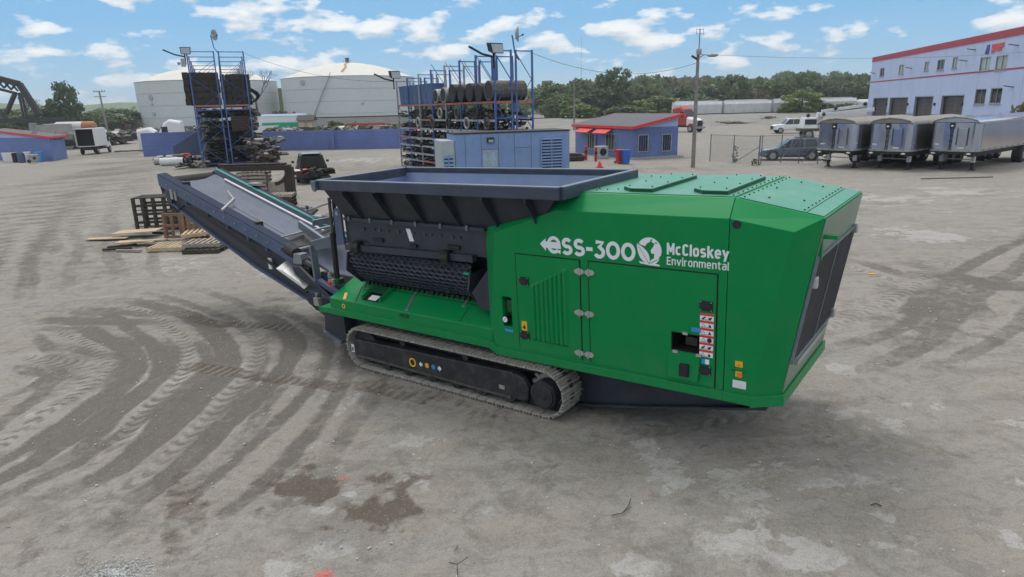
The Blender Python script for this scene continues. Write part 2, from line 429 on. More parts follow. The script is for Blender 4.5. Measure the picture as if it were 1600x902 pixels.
def along(pts):
    Q = polyline(pts); lo = Q.min(0)-1.5; hi = Q.max(0)+1.5
    sel = (X > lo[0]) & (X < hi[0]) & (Y > lo[1]) & (Y < hi[1])
    x = X[sel]; y = Y[sel]; best = np.full(x.shape, 1e9); lat = np.zeros_like(x); sp = np.zeros_like(x); s0 = 0
    for i in range(len(Q)-1):
        a = Q[i]; e = Q[i+1]-a; l = np.hypot(*e)
        if l < 1e-6: continue
        t = np.clip(((x-a[0])*e[0]+(y-a[1])*e[1])/l/l, 0, 1)
        dx = x-a[0]-t*e[0]; dy = y-a[1]-t*e[1]; d = np.hypot(dx, dy); k = d < best
        best = np.where(k, d, best); lat = np.where(k, (dx*e[1]-dy*e[0])/l, lat); sp = np.where(k, s0+t*l, sp); s0 += l
    return sel, best, lat, sp, s0
def stripe(pts, width, amt, kind='dark', lugs=None, fade=.8):
    width *= .8; sel, d, lat, sp, L = along(pts)
    e = width/2*(1+.75*wob[sel]+.35*wob2[sel])
    a = np.clip((e-d)/(width*.12)+.35, 0, 1)*np.clip(np.minimum(sp, L-sp)/fade, 0, 1)
    patch = np.clip(.25+1.7*vnoise(X[sel], Y[sel], .9, 21, 4)-.35, 0.1, 1)
    if lugs:
        per, ang = lugs
        ph = (sp+ang*np.abs(lat))/per; t = np.clip(np.sin(2*np.pi*ph)*2.2, -1, 1)
        m = a*np.clip(patch*1.3, 0, 1)*np.clip(.3+wob2[sel]*2.2+vnoise(X[sel],Y[sel],1.7,61,3)*.7, 0, 1)
        tread[sel] = np.maximum(tread[sel], m*(t*.5+.5)); bump[sel] += .005*m*t
    arr = dict(dark=dark, pale=pale, brown=brown)[kind]
    arr[sel] = np.maximum(arr[sel], amt*a*patch)
    bump[sel] -= .006*a*amt
def K(pts): return [(x/1.7286, 380+y/1.7286) for x, y in pts]
_tr = random.Random(19)
def ruts(pts, bands, fade=1.6, reach=4.5, kind='dark'):
    """parallel passes of the same turn: bands = (offset to the right of the line, width, darkness, lugs)"""
    Q = polyline(pts); lo = Q.min(0)-reach; hi = Q.max(0)+reach
    sel = (X > lo[0]) & (X < hi[0]) & (Y > lo[1]) & (Y < hi[1])
    x = X[sel]; y = Y[sel]; best = np.full(x.shape, 1e9); lat = np.zeros_like(x); sp = np.zeros_like(x); s0 = 0
    for i in range(len(Q)-1):
        a = Q[i]; e = Q[i+1]-a; l = np.hypot(*e)
        if l < 1e-6: continue
        t = np.clip(((x-a[0])*e[0]+(y-a[1])*e[1])/l/l, 0, 1)
        dx = x-a[0]-t*e[0]; dy = y-a[1]-t*e[1]; d = np.hypot(dx, dy); k = d < best
        sg = np.sign(dx*e[1]-dy*e[0]); best = np.where(k, d, best); lat = np.where(k, d*sg, lat); sp = np.where(k, s0+t*l, sp); s0 += l
    wb = wob[sel]; w2 = wob2[sel]; mot = vnoise(x, y, 1.3, 71, 4)
    arr = dict(dark=dark, pale=pale, brown=brown)[kind]
    for off, wd, amt, lug in bands:
        u = lat-off-.10*wb*2-.10*np.sin(sp*.7+off*3)
        e_ = wd/2*(1+.35*w2)-np.abs(u)
        m = np.clip(e_/.07+.5, 0, 1)*np.clip(np.minimum(sp-_tr.uniform(0, .8), s0-_tr.uniform(0, 1.5)-sp)/fade, 0, 1)*np.clip(.55+.9*mot, 0, 1)
        bump[sel] -= .008*m; rim = np.clip(1-np.abs(e_+.05)/.06, 0, 1)*np.clip(sp/fade, 0, 1)*np.clip((s0-sp)/fade, 0, 1); bump[sel] += .006*rim
        pale[sel] = np.maximum(pale[sel], .42*rim*np.clip(mot*1.6-.2, 0, 1))
        if lug:
            t = np.sin(2*np.pi*(sp+lug*np.abs(u))/.23); tread[sel] = np.maximum(tread[sel], m*np.clip(t*2, -1, 1)*.5+.5*m); bump[sel] += .004*m*t
            arr[sel] = np.maximum(arr[sel], amt*.8*m*np.clip(.6-t, 0, 1))
        else: arr[sel] = np.maximum(arr[sel], amt*m)
CA = K([(-160,640),(-60,610),(60,570),(150,540),(270,440),(370,370),(415,300),(395,245),(330,195),(240,160),(120,150)])
CB = K([(-160,850),(-60,790),(100,720),(200,650),(330,580),(460,480),(560,400),(640,320),(650,250),(590,200),(520,165)])
ruts(CA, [(-1.55,.34,.6,None), (-.95,.26,.75,.8), (-.45,.42,.95,None), (.12,.30,.85,None), (.62,.26,.8,-.8), (1.15,.44,.9,None), (1.75,.28,.6,None), (2.4,.3,.5,None)])
ruts(CB, [(-1.9,.30,.7,None), (-1.3,.36,.9,None), (-.72,.26,.75,None), (-.2,.46,1,None), (.35,.26,.7,-.8), (.85,.42,.95,None), (1.45,.26,.7,None), (2.0,.28,.75,None), (2.7,.36,.45,None)])
ruts(K([(-120,990),(60,860),(200,750),(330,650),(480,550),(610,450)]), [(-.9,.30,.5,None), (-.35,.26,.6,.8), (.2,.36,.7,None), (.8,.26,.5,None)], 2)
ruts(K([(-90,300),(0,270),(100,255),(230,275),(330,290),(420,300),(520,330)]), [(-.9,.4,.6,None), (-.3,.3,.8,None), (.25,.36,.75,.6), (.9,.34,.6,None)], 2)
ruts(K([(-60,215),(60,180),(150,165),(330,175),(440,185),(560,215)]), [(-1.2,.4,.55,None), (-.5,.4,.75,None), (.2,.5,.8,None), (.9,.36,.5,None)], 2)
ruts(K([(-120,470),(0,440),(60,400),(180,350),(260,280),(300,210)]), [(-.6,.34,.7,None), (0,.26,.6,.7), (.55,.38,.75,None)], 2)
ruts([(40,470),(60,400),(100,330),(150,280),(200,235)], [(-2.2,.5,.5,None), (-1.2,.4,.6,None), (-.2,.55,.6,None), (.9,.4,.5,None), (2.0,.6,.45,None), (3.1,.4,.45,None)], 3, 6)
ruts([(-40,335),(0,325),(90,300),(190,280),(300,272)], [(-2.5,.6,.4,None), (-1,.5,.5,None), (.5,.6,.5,None), (2.2,.5,.4,None)], 4, 6)
ruts([(1240,610),(1360,565),(1450,525),(1530,455),(1600,400),(1700,330)], [(-1.1,.4,.5,.7), (-.4,.34,.65,None), (.3,.44,.6,None), (1.1,.34,.5,None)], 2.5)
ruts([(1280,400),(1330,420),(1430,450),(1520,460),(1640,455)], [(-.8,.5,.5,None), (0,.44,.7,None), (.8,.4,.55,.6)], 2.5)
ruts([(860,790),(1000,745),(1150,715),(1300,700),(1640,715)], [(-.8,.36,.25,.7), (-.1,.3,.3,None), (.7,.4,.22,None)], 2.5)
ruts([(330,330),(420,290),(500,268),(640,250)], [(-2,.7,.35,None), (-.5,.6,.4,None), (1.2,.7,.35,None)], 4, 6)
stripe(K([(470,150),(560,190),(720,205),(870,215)]), .55, .75, 'brown', lugs=(.2, 0))
stripe(K([(420,300),(560,315),(720,345),(860,365),(975,395)]), .5, .8, 'brown', lugs=(.17, 0))
stripe(K([(720,330),(830,300),(960,330)]), .9, .5, 'dark')
stripe(K([(120,930),(95,860),(110,760),(170,690),(250,640)]), .55, .35, 'brown', lugs=(.24, .5))
stripe(K([(520,950),(500,800),(500,660),(510,560),(540,480)]), .6, .5, 'brown', lugs=(.24, -.5))
stripe(K([(0,570),(120,530),(300,500),(330,480)]), .3, .15, lugs=(.3, .9))
stripe(K([(430,490),(600,455),(700,440)]), .3, .15, lugs=(.3, .9))
stripe(K([(200,660),(330,620),(380,600)]), .3, .2, lugs=(.3, .9))
stripe(K([(0,450),(60,400),(180,350),(300,210)]), .55, .5)
stripe(K([(90,80),(110,30),(150,0)]), .7, .5)
stripe([(520,585),(640,612),(760,640),(845,650)], .55, .55, 'brown', lugs=(.17, 0))
stripe([(870,655),(980,668),(1060,700)], .8, .4, 'dark', lugs=(.17, .2))
stripe([(1180,660),(1300,690),(1420,720),(1600,735)], .7, .3, 'brown', lugs=(.25, .6))
stripe([(1330,500),(1400,520),(1440,555),(1420,520),(1500,450)], 1.0, .75)
stripe([(1400,450),(1480,450),(1560,470),(1640,465)], .9, .85)
stripe([(1500,470),(1520,510),(1560,530)], .9, .75)
stripe([(1300,560),(1400,560),(1520,600),(1640,640)], .6, .35, 'brown', lugs=(.25, .5))
stripe([(1375,500),(1410,540),(1440,560)], .45, .3, lugs=(.22, .4))
stripe([(0,300),(60,285),(150,268),(260,262)], 2.0, .45); stripe([(110,270),(180,250),(260,235)], 1.8, .4)
stripe([(60,400),(100,330),(150,280),(200,230)], 1.3, .45); stripe([(120,420),(170,340),(215,280)], .8, .35)
stripe([(90,250),(130,225),(190,215)], 2.5, .35); stripe([(1250,330),(1400,318),(1600,330)], 1.6, .3)
stripe([(430,280),(520,250),(620,243)], 1.8, .25); stripe([(1330,385),(1450,390),(1600,400)], 1.0, .3)
def blob(px, py, rx, ry, amt, kind, seed, sharp=6, grain=2.2):
    c = G(px, py); ax = abs(G(px+rx, py).x-c.x); ay = abs(G(px, py-ry).y-G(px, py+ry).y)/2
    sel = (np.abs(X-c.x) < ax*1.8) & (np.abs(Y-c.y) < ay*1.8)
    x = X[sel]; y = Y[sel]
    d = np.hypot((x-c.x)/ax, (y-c.y)/ay)
    n = vnoise(x, y, grain, seed, 5, .62)
    a = np.clip((1-d+(n-.5)*2.8)*sharp*.35, 0, 1)
    arr = dict(dark=dark, pale=pale, brown=brown)[kind]; arr[sel] = np.maximum(arr[sel], amt*a)
for i, b in enumerate([(1025,730,45,55,.55), (1180,850,110,35,.75), (1290,885,90,25,.8), (1000,890,60,30,.8), (1290,765,45,10,.5), (960,790,20,16,.4),
        (775,810,28,22,.6), (640,745,50,28,.6), (500,790,60,14,.6), (545,765,22,10,.9), (450,790,30,18,.6), (430,880,40,25,.7), (520,850,50,22,.5),
        (650,690,60,14,.45), (480,690,45,14,.35), (1440,380,80,16,.75), (1500,300,100,9,.6), (1400,312,90,10,.6), (1310,592,35,16,.7), (470,405,70,18,.55), (500,440,40,14,.5),
        (260,405,100,14,.45), (165,250,60,7,.4), (560,250,80,6,.5), (1590,770,25,30,.4), (1200,735,45,10,.35), (1575,860,30,25,.5), (1130,700,40,8,.3),
        (290,700,30,22,.4), (178,882,58,18,.95), (330,560,30,20,.35), (60,620,40,16,.35), (1250,250,120,6,.5), (1480,262,90,5,.45)]):
    blob(*b[:4], min(1, b[4]*1.25), 'pale', 30+i, 3.0, 3.0)
for i, b in enumerate([(480,752,75,36,1,'brown'), (600,798,85,48,1,'brown'), (575,752,60,22,.7,'brown'), (540,775,60,30,.5,'brown'), (850,735,25,20,.35,'brown'), (1380,640,60,14,.5,'brown'),
        (200,480,150,70,.25,'dark'), (440,520,110,60,.45,'dark'), (1420,520,150,60,.4,'dark'), (60,560,60,26,.4,'dark'), (150,470,70,16,.5,'dark'), (1300,650,60,14,.3,'dark'), (1000,680,90,14,.4,'dark'), (560,560,60,26,.5,'dark'), (430,470,60,26,.5,'dark'),
        (330,520,50,20,.5,'dark'), (1420,475,60,14,.6,'dark'), (1500,540,40,12,.5,'dark'), (920,650,60,12,.5,'brown'), (1050,790,140,40,.2,'dark'), (750,700,120,30,.2,'dark')]):
    blob(*b[:5], b[5], 300+i, 3.2 if b[5] == 'brown' else 3)
big = vnoise(X, Y, .16, 77, 4); patchy = vnoise(X, Y, .7, 55, 6, .62)
dark = np.maximum(dark, np.clip((big-.56)*2.5, 0, .45)*(Y > 0)*np.clip(patchy*2-.5, 0, 1))
pale = np.maximum(pale, np.clip((patchy-.60)*4, 0, .4))
Z = gz(X, Y)+bump*near+(vnoise(X, Y, 1.1, 5, 5)-.5)*.035*(Y < 70)*(Y > 0)
# keep the ground from poking through level footings far off
n_r, n_c = X.shape
me = bpy.data.meshes.new('ground')
me.vertices.add(n_r*n_c); me.vertices.foreach_set('co', np.stack([X, Y, Z], -1).astype(np.float32).ravel())
idx = np.arange(n_r*n_c).reshape(n_r, n_c)
q = np.stack([idx[:-1,:-1], idx[:-1,1:], idx[1:,1:], idx[1:,:-1]], -1).reshape(-1, 4)
me.loops.add(q.size); me.loops.foreach_set('vertex_index', q.ravel().astype(np.int32))
me.polygons.add(len(q)); me.polygons.foreach_set('loop_start', np.arange(0, q.size, 4, dtype=np.int32)); me.polygons.foreach_set('loop_total', np.full(len(q), 4, np.int32))
me.update(calc_edges=True); me.polygons.foreach_set('use_smooth', np.ones(len(q), bool))
for nm, arr in (('dark', dark), ('pale', pale), ('brown', brown), ('tread', tread)):
    a = me.attributes.new(nm, 'FLOAT', 'POINT'); a.data.foreach_set('value', arr.astype(np.float32).ravel())
def ground_mat():
    m = bpy.data.materials.new('packed_gravel'); m.use_nodes = True; t = m.node_tree; b = t.nodes['Principled BSDF']
    c = t.nodes.new('ShaderNodeTexCoord').outputs['Object']
    at = {}
    for k in ('dark', 'pale', 'brown', 'tread'):
        n = t.nodes.new('ShaderNodeAttribute'); n.attribute_name = k; at[k] = n.outputs['Fac']
    def mapped(rz, sx, sy):
        mp = t.nodes.new('ShaderNodeMapping'); mp.inputs['Rotation'].default_value = (0, 0, R(rz)); mp.inputs['Scale'].default_value = (sx, sy, 1); t.links.new(c, mp.inputs[0]); return mp.outputs[0]
    n_big = noise(t, c, .09, 4, .55); n_mid = noise(t, c, .8, 5, .66, .3); n_fine = noise(t, c, 11, 5, .72); n_grit = noise(t, c, 55, 3, .8)
    n_brk = noise(t, c, 3.2, 7, .74, .5)
    n_str = noise(t, mapped(-32, .45, 1.9), 1.1, 6, .72, .8); n_st2 = noise(t, mapped(12, .40, 1.4), .8, 6, .70, .8)
    base = mixc(t, ramp(t, n_big, [(.35, 0), (.65, 1)]), (.262, .249, .229), (.312, .299, .278))
    base = mixc(t, ramp(t, n_mid, [(.40, 0), (.60, 1)]), base, (.285, .263, .228))
    base = mixc(t, mth(t, 'MULTIPLY', ramp(t, n_str, [(.50, 0), (.64, 1)]), .42), base, (.155, .146, .135))
    base = mixc(t, mth(t, 'MULTIPLY', ramp(t, n_st2, [(.52, 0), (.64, 1)]), .34), base, (.345, .335, .315))
    base = mixc(t, mth(t, 'MULTIPLY', ramp(t, noise(t, c, 2.4, 6, .74, .8), [(.51, 0), (.60, 1)]), .42), base, (.160, .150, .138))
    def edged(a, lo=.36, hi=.50, amp=1.7):
        return ramp(t, mth(t, 'ADD', a, mth(t, 'MULTIPLY', mth(t, 'SUBTRACT', n_brk, .5), amp)), [(lo, 0), (hi, 1)])
    base = mixc(t, mth(t, 'MULTIPLY', edged(at['pale'], .36, .46, 2.0), .62), base, (.43, .425, .41))
    base = mixc(t, mth(t, 'MULTIPLY', edged(at['dark'], .16, .66, 1.7), mth(t, 'ADD', .62, mth(t, 'MULTIPLY', n_fine, .5))), base, (.112, .102, .090))
    base = mixc(t, mth(t, 'MULTIPLY', edged(at['brown'], .26, .62), .84), base, (.090, .069, .052))
    base = mixc(t, mth(t, 'MULTIPLY', edged(at['tread'], .36, .60, 1.2), .30), base, (.36, .34, .30))
    base = mixc(t, mth(t, 'MULTIPLY', ramp(t, n_grit, [(.38, 1), (.5, 0)]), .38), base, (.085, .08, .075))
    base = mixc(t, mth(t, 'MULTIPLY', ramp(t, n_fine, [(.36, 1), (.5, 0)]), .28), base, (.13, .122, .112))
    base = mixc(t, mth(t, 'MULTIPLY', ramp(t, noise(t, c, 36, 3, .7), [(.62, 0), (.70, 1)]), .55), base, (.46, .45, .43))
    vor = t.nodes.new('ShaderNodeTexVoronoi'); vor.inputs['Scale'].default_value = 24; t.links.new(c, vor.inputs['Vector'])
    base = mixc(t, mth(t, 'MULTIPLY', ramp(t, vor.outputs['Distance'], [(.10, 1), (.2, 0)]), .30), base, (.40, .39, .37))
    t.links.new(base, b.inputs['Base Color']); b.inputs['Roughness'].default_value = .92; b.inputs['Specular IOR Level'].default_value = .25
    bn = t.nodes.new('ShaderNodeBump'); bn.inputs['Strength'].default_value = .8; bn.inputs['Distance'].default_value = .035
    h = mth(t, 'ADD', mth(t, 'MULTIPLY', n_brk, .8), mth(t, 'MULTIPLY', n_fine, .6)); h = mth(t, 'ADD', h, mth(t, 'MULTIPLY', n_fine, .1), mth(t, 'MULTIPLY', n_grit, .35)); h = mth(t, 'ADD', h, mth(t, 'MULTIPLY', at['tread'], .5))
    t.links.new(h, bn.inputs['Height']); t.links.new(bn.outputs[0], b.inputs['Normal'])
    return m
me.materials.append(ground_mat())
ground = bpy.data.objects.new('ground', me); COL.objects.link(ground); tag(ground, kind='structure')

# ---- far banks and hills
def hill(name, pts, depth, m, rough=3.0, step=12, foot=-1):
    """a ridge: pts = (pixel x, ridge pixel y, distance)"""
    P = [(W(px, py, d).x, d, W(px, py, d).z) for px, py, d in pts]
    xs_ = np.arange(P[0][0], P[-1][0], step); zs_ = np.interp(xs_, [p[0] for p in P], [p[2] for p in P]); ds_ = np.interp(xs_, [p[0] for p in P], [p[1] for p in P])
    prof = [(-1, 0), (-.6, .35), (-.3, .75), (-.1, .95), (0, 1), (.4, .9), (1, .2)]
    mb = MB(); v = []; n = len(prof)
    for i, x in enumerate(xs_):
        for (o, h) in prof:
            v.append((x, ds_[i]+o*depth, foot+(zs_[i]-foot)*h+random.uniform(-1, 1)*rough*h*.3))
    f = [(i*n+k, i*n+k+1, (i+1)*n+k+1, (i+1)*n+k) for i in range(len(xs_)-1) for k in range(n-1)]
    mb.add(v, f); o = mb.build(name, m, smooth=True); return tag(o, kind='structure')
def forestmat(name, a, b, s):
    m = bpy.data.materials.new(name); m.use_nodes = True; t = m.node_tree; p = t.nodes['Principled BSDF']; p.inputs['Roughness'].default_value = .95
    c = t.nodes.new('ShaderNodeTexCoord').outputs['Object']
    n = noise(t, c, s, 6, .7); t.links.new(mixc(t, ramp(t, n, [(.36, 0), (.64, 1)]), a, b), p.inputs['Base Color'])
    bn = t.nodes.new('ShaderNodeBump'); bn.inputs['Strength'].default_value = 1; bn.inputs['Distance'].default_value = 3
    t.links.new(noise(t, c, s*1.6, 5, .7), bn.inputs['Height']); t.links.new(bn.outputs[0], p.inputs['Normal']); return m
hill('hills', [(-300,150,900), (-60,160,900), (40,165,900), (110,166,900), (150,163,900), (215,161,900), (300,166,900), (430,172,900), (560,172,900)], 300, forestmat('far_forest', (.085,.125,.05), (.13,.185,.075), .05), 6, 25)
hill('hills', [(560,160,520), (700,146,520), (830,140,520), (950,131,520), (1030,125,520), (1100,125,520), (1180,124,520), (1270,122,520), (1340,118,520), (1480,120,520), (1700,120,520)], 160, forestmat('mid_forest', (.035,.06,.022), (.07,.105,.035), .10), 6, 14)

# rail bank on the right and the tank bund on the left
def bankmat():
    return mat('bank_gravel', (.22, .215, .20), .95, var=.2, scale=.25, dirt=(.15, .15, .12), dirt_amt=.5)
bankmat()
def bank(x0, x1, d0, d1, top, name):
    mb = MB(); xs_ = np.linspace(x0, x1, 60); v = []
    for x in xs_:
        j = random.uniform(-.12, .12)
        v += [(x, d0+random.uniform(-1.5, 1.5), -.1), (x, d0+(d1-d0)*.6, top*.62+j), (x, d1, top), (x, d1+14, top), (x, d1+24, -.2)]
    n = 5; f = [(i*n+k, i*n+k+1, (i+1)*n+k+1, (i+1)*n+k) for i in range(len(xs_)-1) for k in range(n-1)]
    mb.add(v, f); return tag(mb.build(name, MAT['bank_gravel'], smooth=True), kind='structure')
bank(3, 190, 118, 150, 1.55, 'embankment')

# ================================================================== TREES
def crown_mesh(name, m, rx, rz, n_cl, n_leaf, size, seed, sparse=1.0):
    """many small leaf faces in clumps spread through the crown's volume"""
    r = np.random.default_rng(seed); C = []
    for _ in range(n_cl):
        while True:
            p = r.uniform(-1, 1, 3)
            if .12 < np.linalg.norm(p) < 1: break
        p = p/np.linalg.norm(p)*np.linalg.norm(p)**.45
        wz = 1.0 if p[2] > 0 else .85
        C.append((p*np.array([rx, rx, rz*wz]), r.uniform(.22, .42)*rx*sparse))
    P = []
    for c, rad in C:
        k = n_leaf; d = r.normal(size=(k, 3)); d /= np.linalg.norm(d, axis=1)[:, None]
        P.append(c+d*(rad*r.uniform(.35, 1.05, (k, 1)))*np.array([1, 1, .75]))
    P = np.concatenate(P); N = len(P)
    a = r.normal(size=(N, 3)); a /= np.linalg.norm(a, axis=1)[:, None]
    b = np.cross(a, r.normal(size=(N, 3))); b /= np.linalg.norm(b, axis=1)[:, None]
    s = size*r.uniform(.5, 1.3, (N, 1))
    V = np.stack([P-a*s*.6-b*s*.35, P+a*s*.1-b*s*.5, P+a*s*.7, P-a*s*.1+b*s*.5], 1).reshape(-1, 3)
    V[:, 2] += rz
    me = bpy.data.meshes.new(name); me.vertices.add(4*N); me.vertices.foreach_set('co', V.astype(np.float32).ravel())
    me.loops.add(4*N); me.loops.foreach_set('vertex_index', np.arange(4*N, dtype=np.int32))
    me.polygons.add(N); me.polygons.foreach_set('loop_start', np.arange(0, 4*N, 4, dtype=np.int32)); me.polygons.foreach_set('loop_total', np.full(N, 4, np.int32))
    me.update(calc_edges=True); me.materials.append(MAT[m]); return me
def trunk_mb(h, r0, spread_, limbs, seed):
    rr = random.Random(seed); mb = MB()
    mb.tube([(0,0,-.2), (.05*h*.2,0,h*.3), (-.02*h,.02*h,h*.65), (.01*h,0,h*.95)], [r0*1.2, r0, r0*.6, r0*.15], 7)
    for i in range(limbs):
        z = h*rr.uniform(.28, .75); t = rr.uniform(0, 6.28); L = spread_*rr.uniform(.6, 1)
        e = (math.cos(t)*L, math.sin(t)*L, z+L*rr.uniform(.5, 1))
        mb.tube([(0,0,z), (e[0]*.5, e[1]*.5, z+(e[2]-z)*.35), e], [r0*.45, r0*.3, r0*.08], 5)
        for k in range(3):
            t2 = t+rr.uniform(-.9, .9); l2 = L*.5
            mb.tube([(e[0]*.5, e[1]*.5, z+(e[2]-z)*.35), (e[0]*.5+math.cos(t2)*l2, e[1]*.5+math.sin(t2)*l2, e[2]+rr.uniform(-.2, .5)*l2)], [r0*.2, r0*.05], 4)
    return mb
CROWNS = {}
for nm, m, rx, rz, nc, nl, sz, sp in [('mid', 'leaf_mid', 4.2, 4.6, 46, 60, .62, 1), ('dark', 'leaf_dark', 4.4, 4.4, 50, 60, .62, 1), ('bright', 'leaf_bright', 3.6, 4.2, 40, 55, .55, 1),
        ('olive', 'leaf_olive', 4.0, 4.4, 46, 42, .5, .9), ('bush', 'leaf_mid', 1.7, 1.2, 26, 50, .30, 1), ('bushd', 'leaf_olive', 1.6, 1.1, 24, 45, .30, 1)]:
    CROWNS[nm] = [crown_mesh('crown', m, rx, rz, nc, nl, sz, 100+7*i+len(nm)*31, sp) for i in range(2)]
TR = [trunk_mb(9, .24, 3.4, 9, s).build('trunk', MAT['bark']).data for s in (1, 2)]
for o in [o for o in COL.objects if o.name.startswith('trunk')]: bpy.data.objects.remove(o)
def tree(px, py_top, D, kind, label, cat='tree', group=None, name='tree', zb=0.0, width=None, trunk=True):
    b = W(px, 300, D); b.z = zb
    top = W(px, py_top, D).z; h = top-zb
    t = thing(name, label, cat, b, random.uniform(0, 6.28), group)
    cm = random.choice(CROWNS[kind]); rz = {'bush': 1.2, 'bushd': 1.1}.get(kind, 4.4); rx = {'bush': 1.7, 'bushd': 1.6, 'bright': 3.6}.get(kind, 4.2)
    c = bpy.data.objects.new('crown', cm); COL.objects.link(c); c.parent = t
    ch = h*(.86 if kind not in ('bush', 'bushd') else 1.0); sz = ch/(2*rz); sx = sz if width is None else width/(2*rx)
    c.scale = (sx, sx, sz); c.location = (0, 0, h-ch)
    if trunk:
        k = bpy.data.objects.new('trunk', random.choice(TR)); COL.objects.link(k); k.parent = t; k.scale = (sx*.9, sx*.9, h*.85/9)
    return t
# the row of trees behind the railway, told apart by shape, height and what they stand next to
ROW = [(862,131,205,'mid','broad leafy tree at the left end of the tree line, beside the tall rack'),
 (905,128,215,'mid','rounded green tree behind the far utility pole'), (905,163,150,'bright','low yellow-green bushy tree left of the blue office roof'),
 (958,112,210,'mid','tallest spreading tree in the line behind the blue office'), (1000,138,215,'dark','dark tree just right of the tallest spreading tree'),
 (978,165,165,'bright','small bright shrubby tree peeping over the office roof ridge'), (1024,149,170,'bright','yellow-green round tree above the middle of the office roof'),
 (1025,121,300,'mid','lone open tree on the skyline between the office and the light pole'), (1064,140,200,'dark','dark tree right behind the light pole'),
 (1105,137,205,'dark','dense tree right of the light pole behind the white tank cars'), (1137,122,215,'mid','taller tree with a domed top right of the light pole'),
 (1172,133,215,'olive','brownish olive tree in the middle of the right tree line'), (1205,127,220,'mid','green tree above the grey railway bank, left of the pale sapling'),
 (1240,140,150,'bright','bright green leaning tree in front of the white tank cars'), (1236,118,230,'mid','high rounded tree behind the bright green one'),
 (1275,127,225,'olive','olive brown tree behind the white pickup'), (1300,132,222,'dark','dark tree above the white drilling booms'),
 (1318,116,230,'olive','sparse brownish tree standing above its neighbours near the grey building'), (1347,117,225,'olive','reddish olive tree at the corner of the grey building'),
 (880,150,190,'mid','pale green tree low in front of the left end of the tree line'), (935,140,205,'dark','dark gap tree between two taller trees left of the office'),
 (1085,150,190,'mid','short green tree behind the pole foot on the railway bank')]
for px, py, D, k, lab in ROW:
    tree(px, py, D, k, lab, group='trees behind the railway', name='leafy_tree', width=random.uniform(9.5, 12.5) if D > 160 else random.uniform(7, 8.5), zb=.5)
tree(1295, 160, 152, 'bush', 'big dark green bush on the railway bank beside the tank cars', 'bush', name='bush', zb=1.3, width=9)
tree(1213, 166, 149, 'bright', 'thin young tree growing out of the railway bank', name='sapling', zb=.4, width=2.6)
tree(1193, 183, 135, 'bushd', 'brown scrubby bush on the face of the railway bank', 'bush', name='bush', zb=.2, width=3)
tree(1135, 190, 128, 'bushd', 'low straggling brown-green bush near the red truck', 'bush', name='bush', zb=.0, width=7)
tree(1580, 168, 62, 'bushd', 'wispy weedy bush growing in front of the grey building', 'bush', name='bush', zb=0, width=2.6)
# left
t = tree(128, 131, 165, 'dark', 'tall dark lopsided tree standing alone left of the white tanks', name='leafy_tree', zb=0, width=6.5)
tree(112, 163, 165, 'dark', 'dark spreading tree half hidden behind the lone tall tree', name='leafy_tree', zb=0, width=6)
for px, py, D, wd, lab in [(40,172,230,16,'dark wooded clump below the steel bridge'), (75,177,190,10,'scrubby tree at the foot of the steel bridge'), (180,174,200,12,'round green tree behind the leaning utility pole at left'),
        (205,172,210,12,'green tree touching the left edge of the white tank'), (155,178,190,9,'small round tree between the lone tall tree and the tank'), (10,176,200,12,'dark tree under the end of the bridge truss')]:
    tree(px, py, D, 'mid', lab, group='trees left of the tanks', name='leafy_tree', zb=0, width=wd)
for px, py, lab, wd in [(462,170,'round green bush in front of the right white tank near the bare tree',6), (486,176,'smaller green bush at the foot of the right white tank',6), (445,176,'thin bush in the gap between the two white tanks',4), (545,187,'bushy shrub behind the blue wall below the right tank',8), (345,178,'bush at the foot of the left white tank beside the rack',7), (415,180,'bush right of the tall parts rack at the tank foot',5)]:
    tree(px, py, 191 if px != 545 else 110, 'bush', lab, 'bush', group='bushes at the tank feet', name='bush', zb=0, width=wd*(.8 if px != 545 else .6))
def bare_tree(px, py_top, D, label, wd):
    b = W(px, 300, D); b.z = 0; h = W(px, py_top, D).z
    t = thing('bare_tree', label, 'tree', b); rr = random.Random(px); mb = MB(); mc = MB()
    mb.tube([(0,0,-.3), (.1,0,h*.3), (-.1,.1,h*.5)], [.42, .34, .26], 8)
    def grow(p, d, L, r, n):
        q = p+d*L; (mb if n > 2 else mc).tube([p, (p+q)/2+Vector((rr.uniform(-1,1), rr.uniform(-1,1), 0))*L*.06, q], [r, r*.8, r*.6], 4)
        if n == 0: return
        for _ in range(3 if n > 1 else 4):
            e = (d+Vector((rr.uniform(-1,1), rr.uniform(-1,1), rr.uniform(-.25,.7)))*.72).normalized(); grow(q, e, L*rr.uniform(.6, .85), r*.58, n-1)
    for _ in range(4):
        d = Vector((rr.uniform(-1,1), rr.uniform(-1,1), 1.3)).normalized(); grow(Vector((-.1,.1,h*.45)), d, h*.2, .2, 4)
    mb.build('trunk', MAT['bark'], t); mc.build('twigs', MAT['bark'], t, fix=False)
bare_tree(417, 108, 200, 'leafless tree between the two white tanks', 12)
bare_tree(68, 152, 190, 'small leafless tree right of the steel bridge', 8)
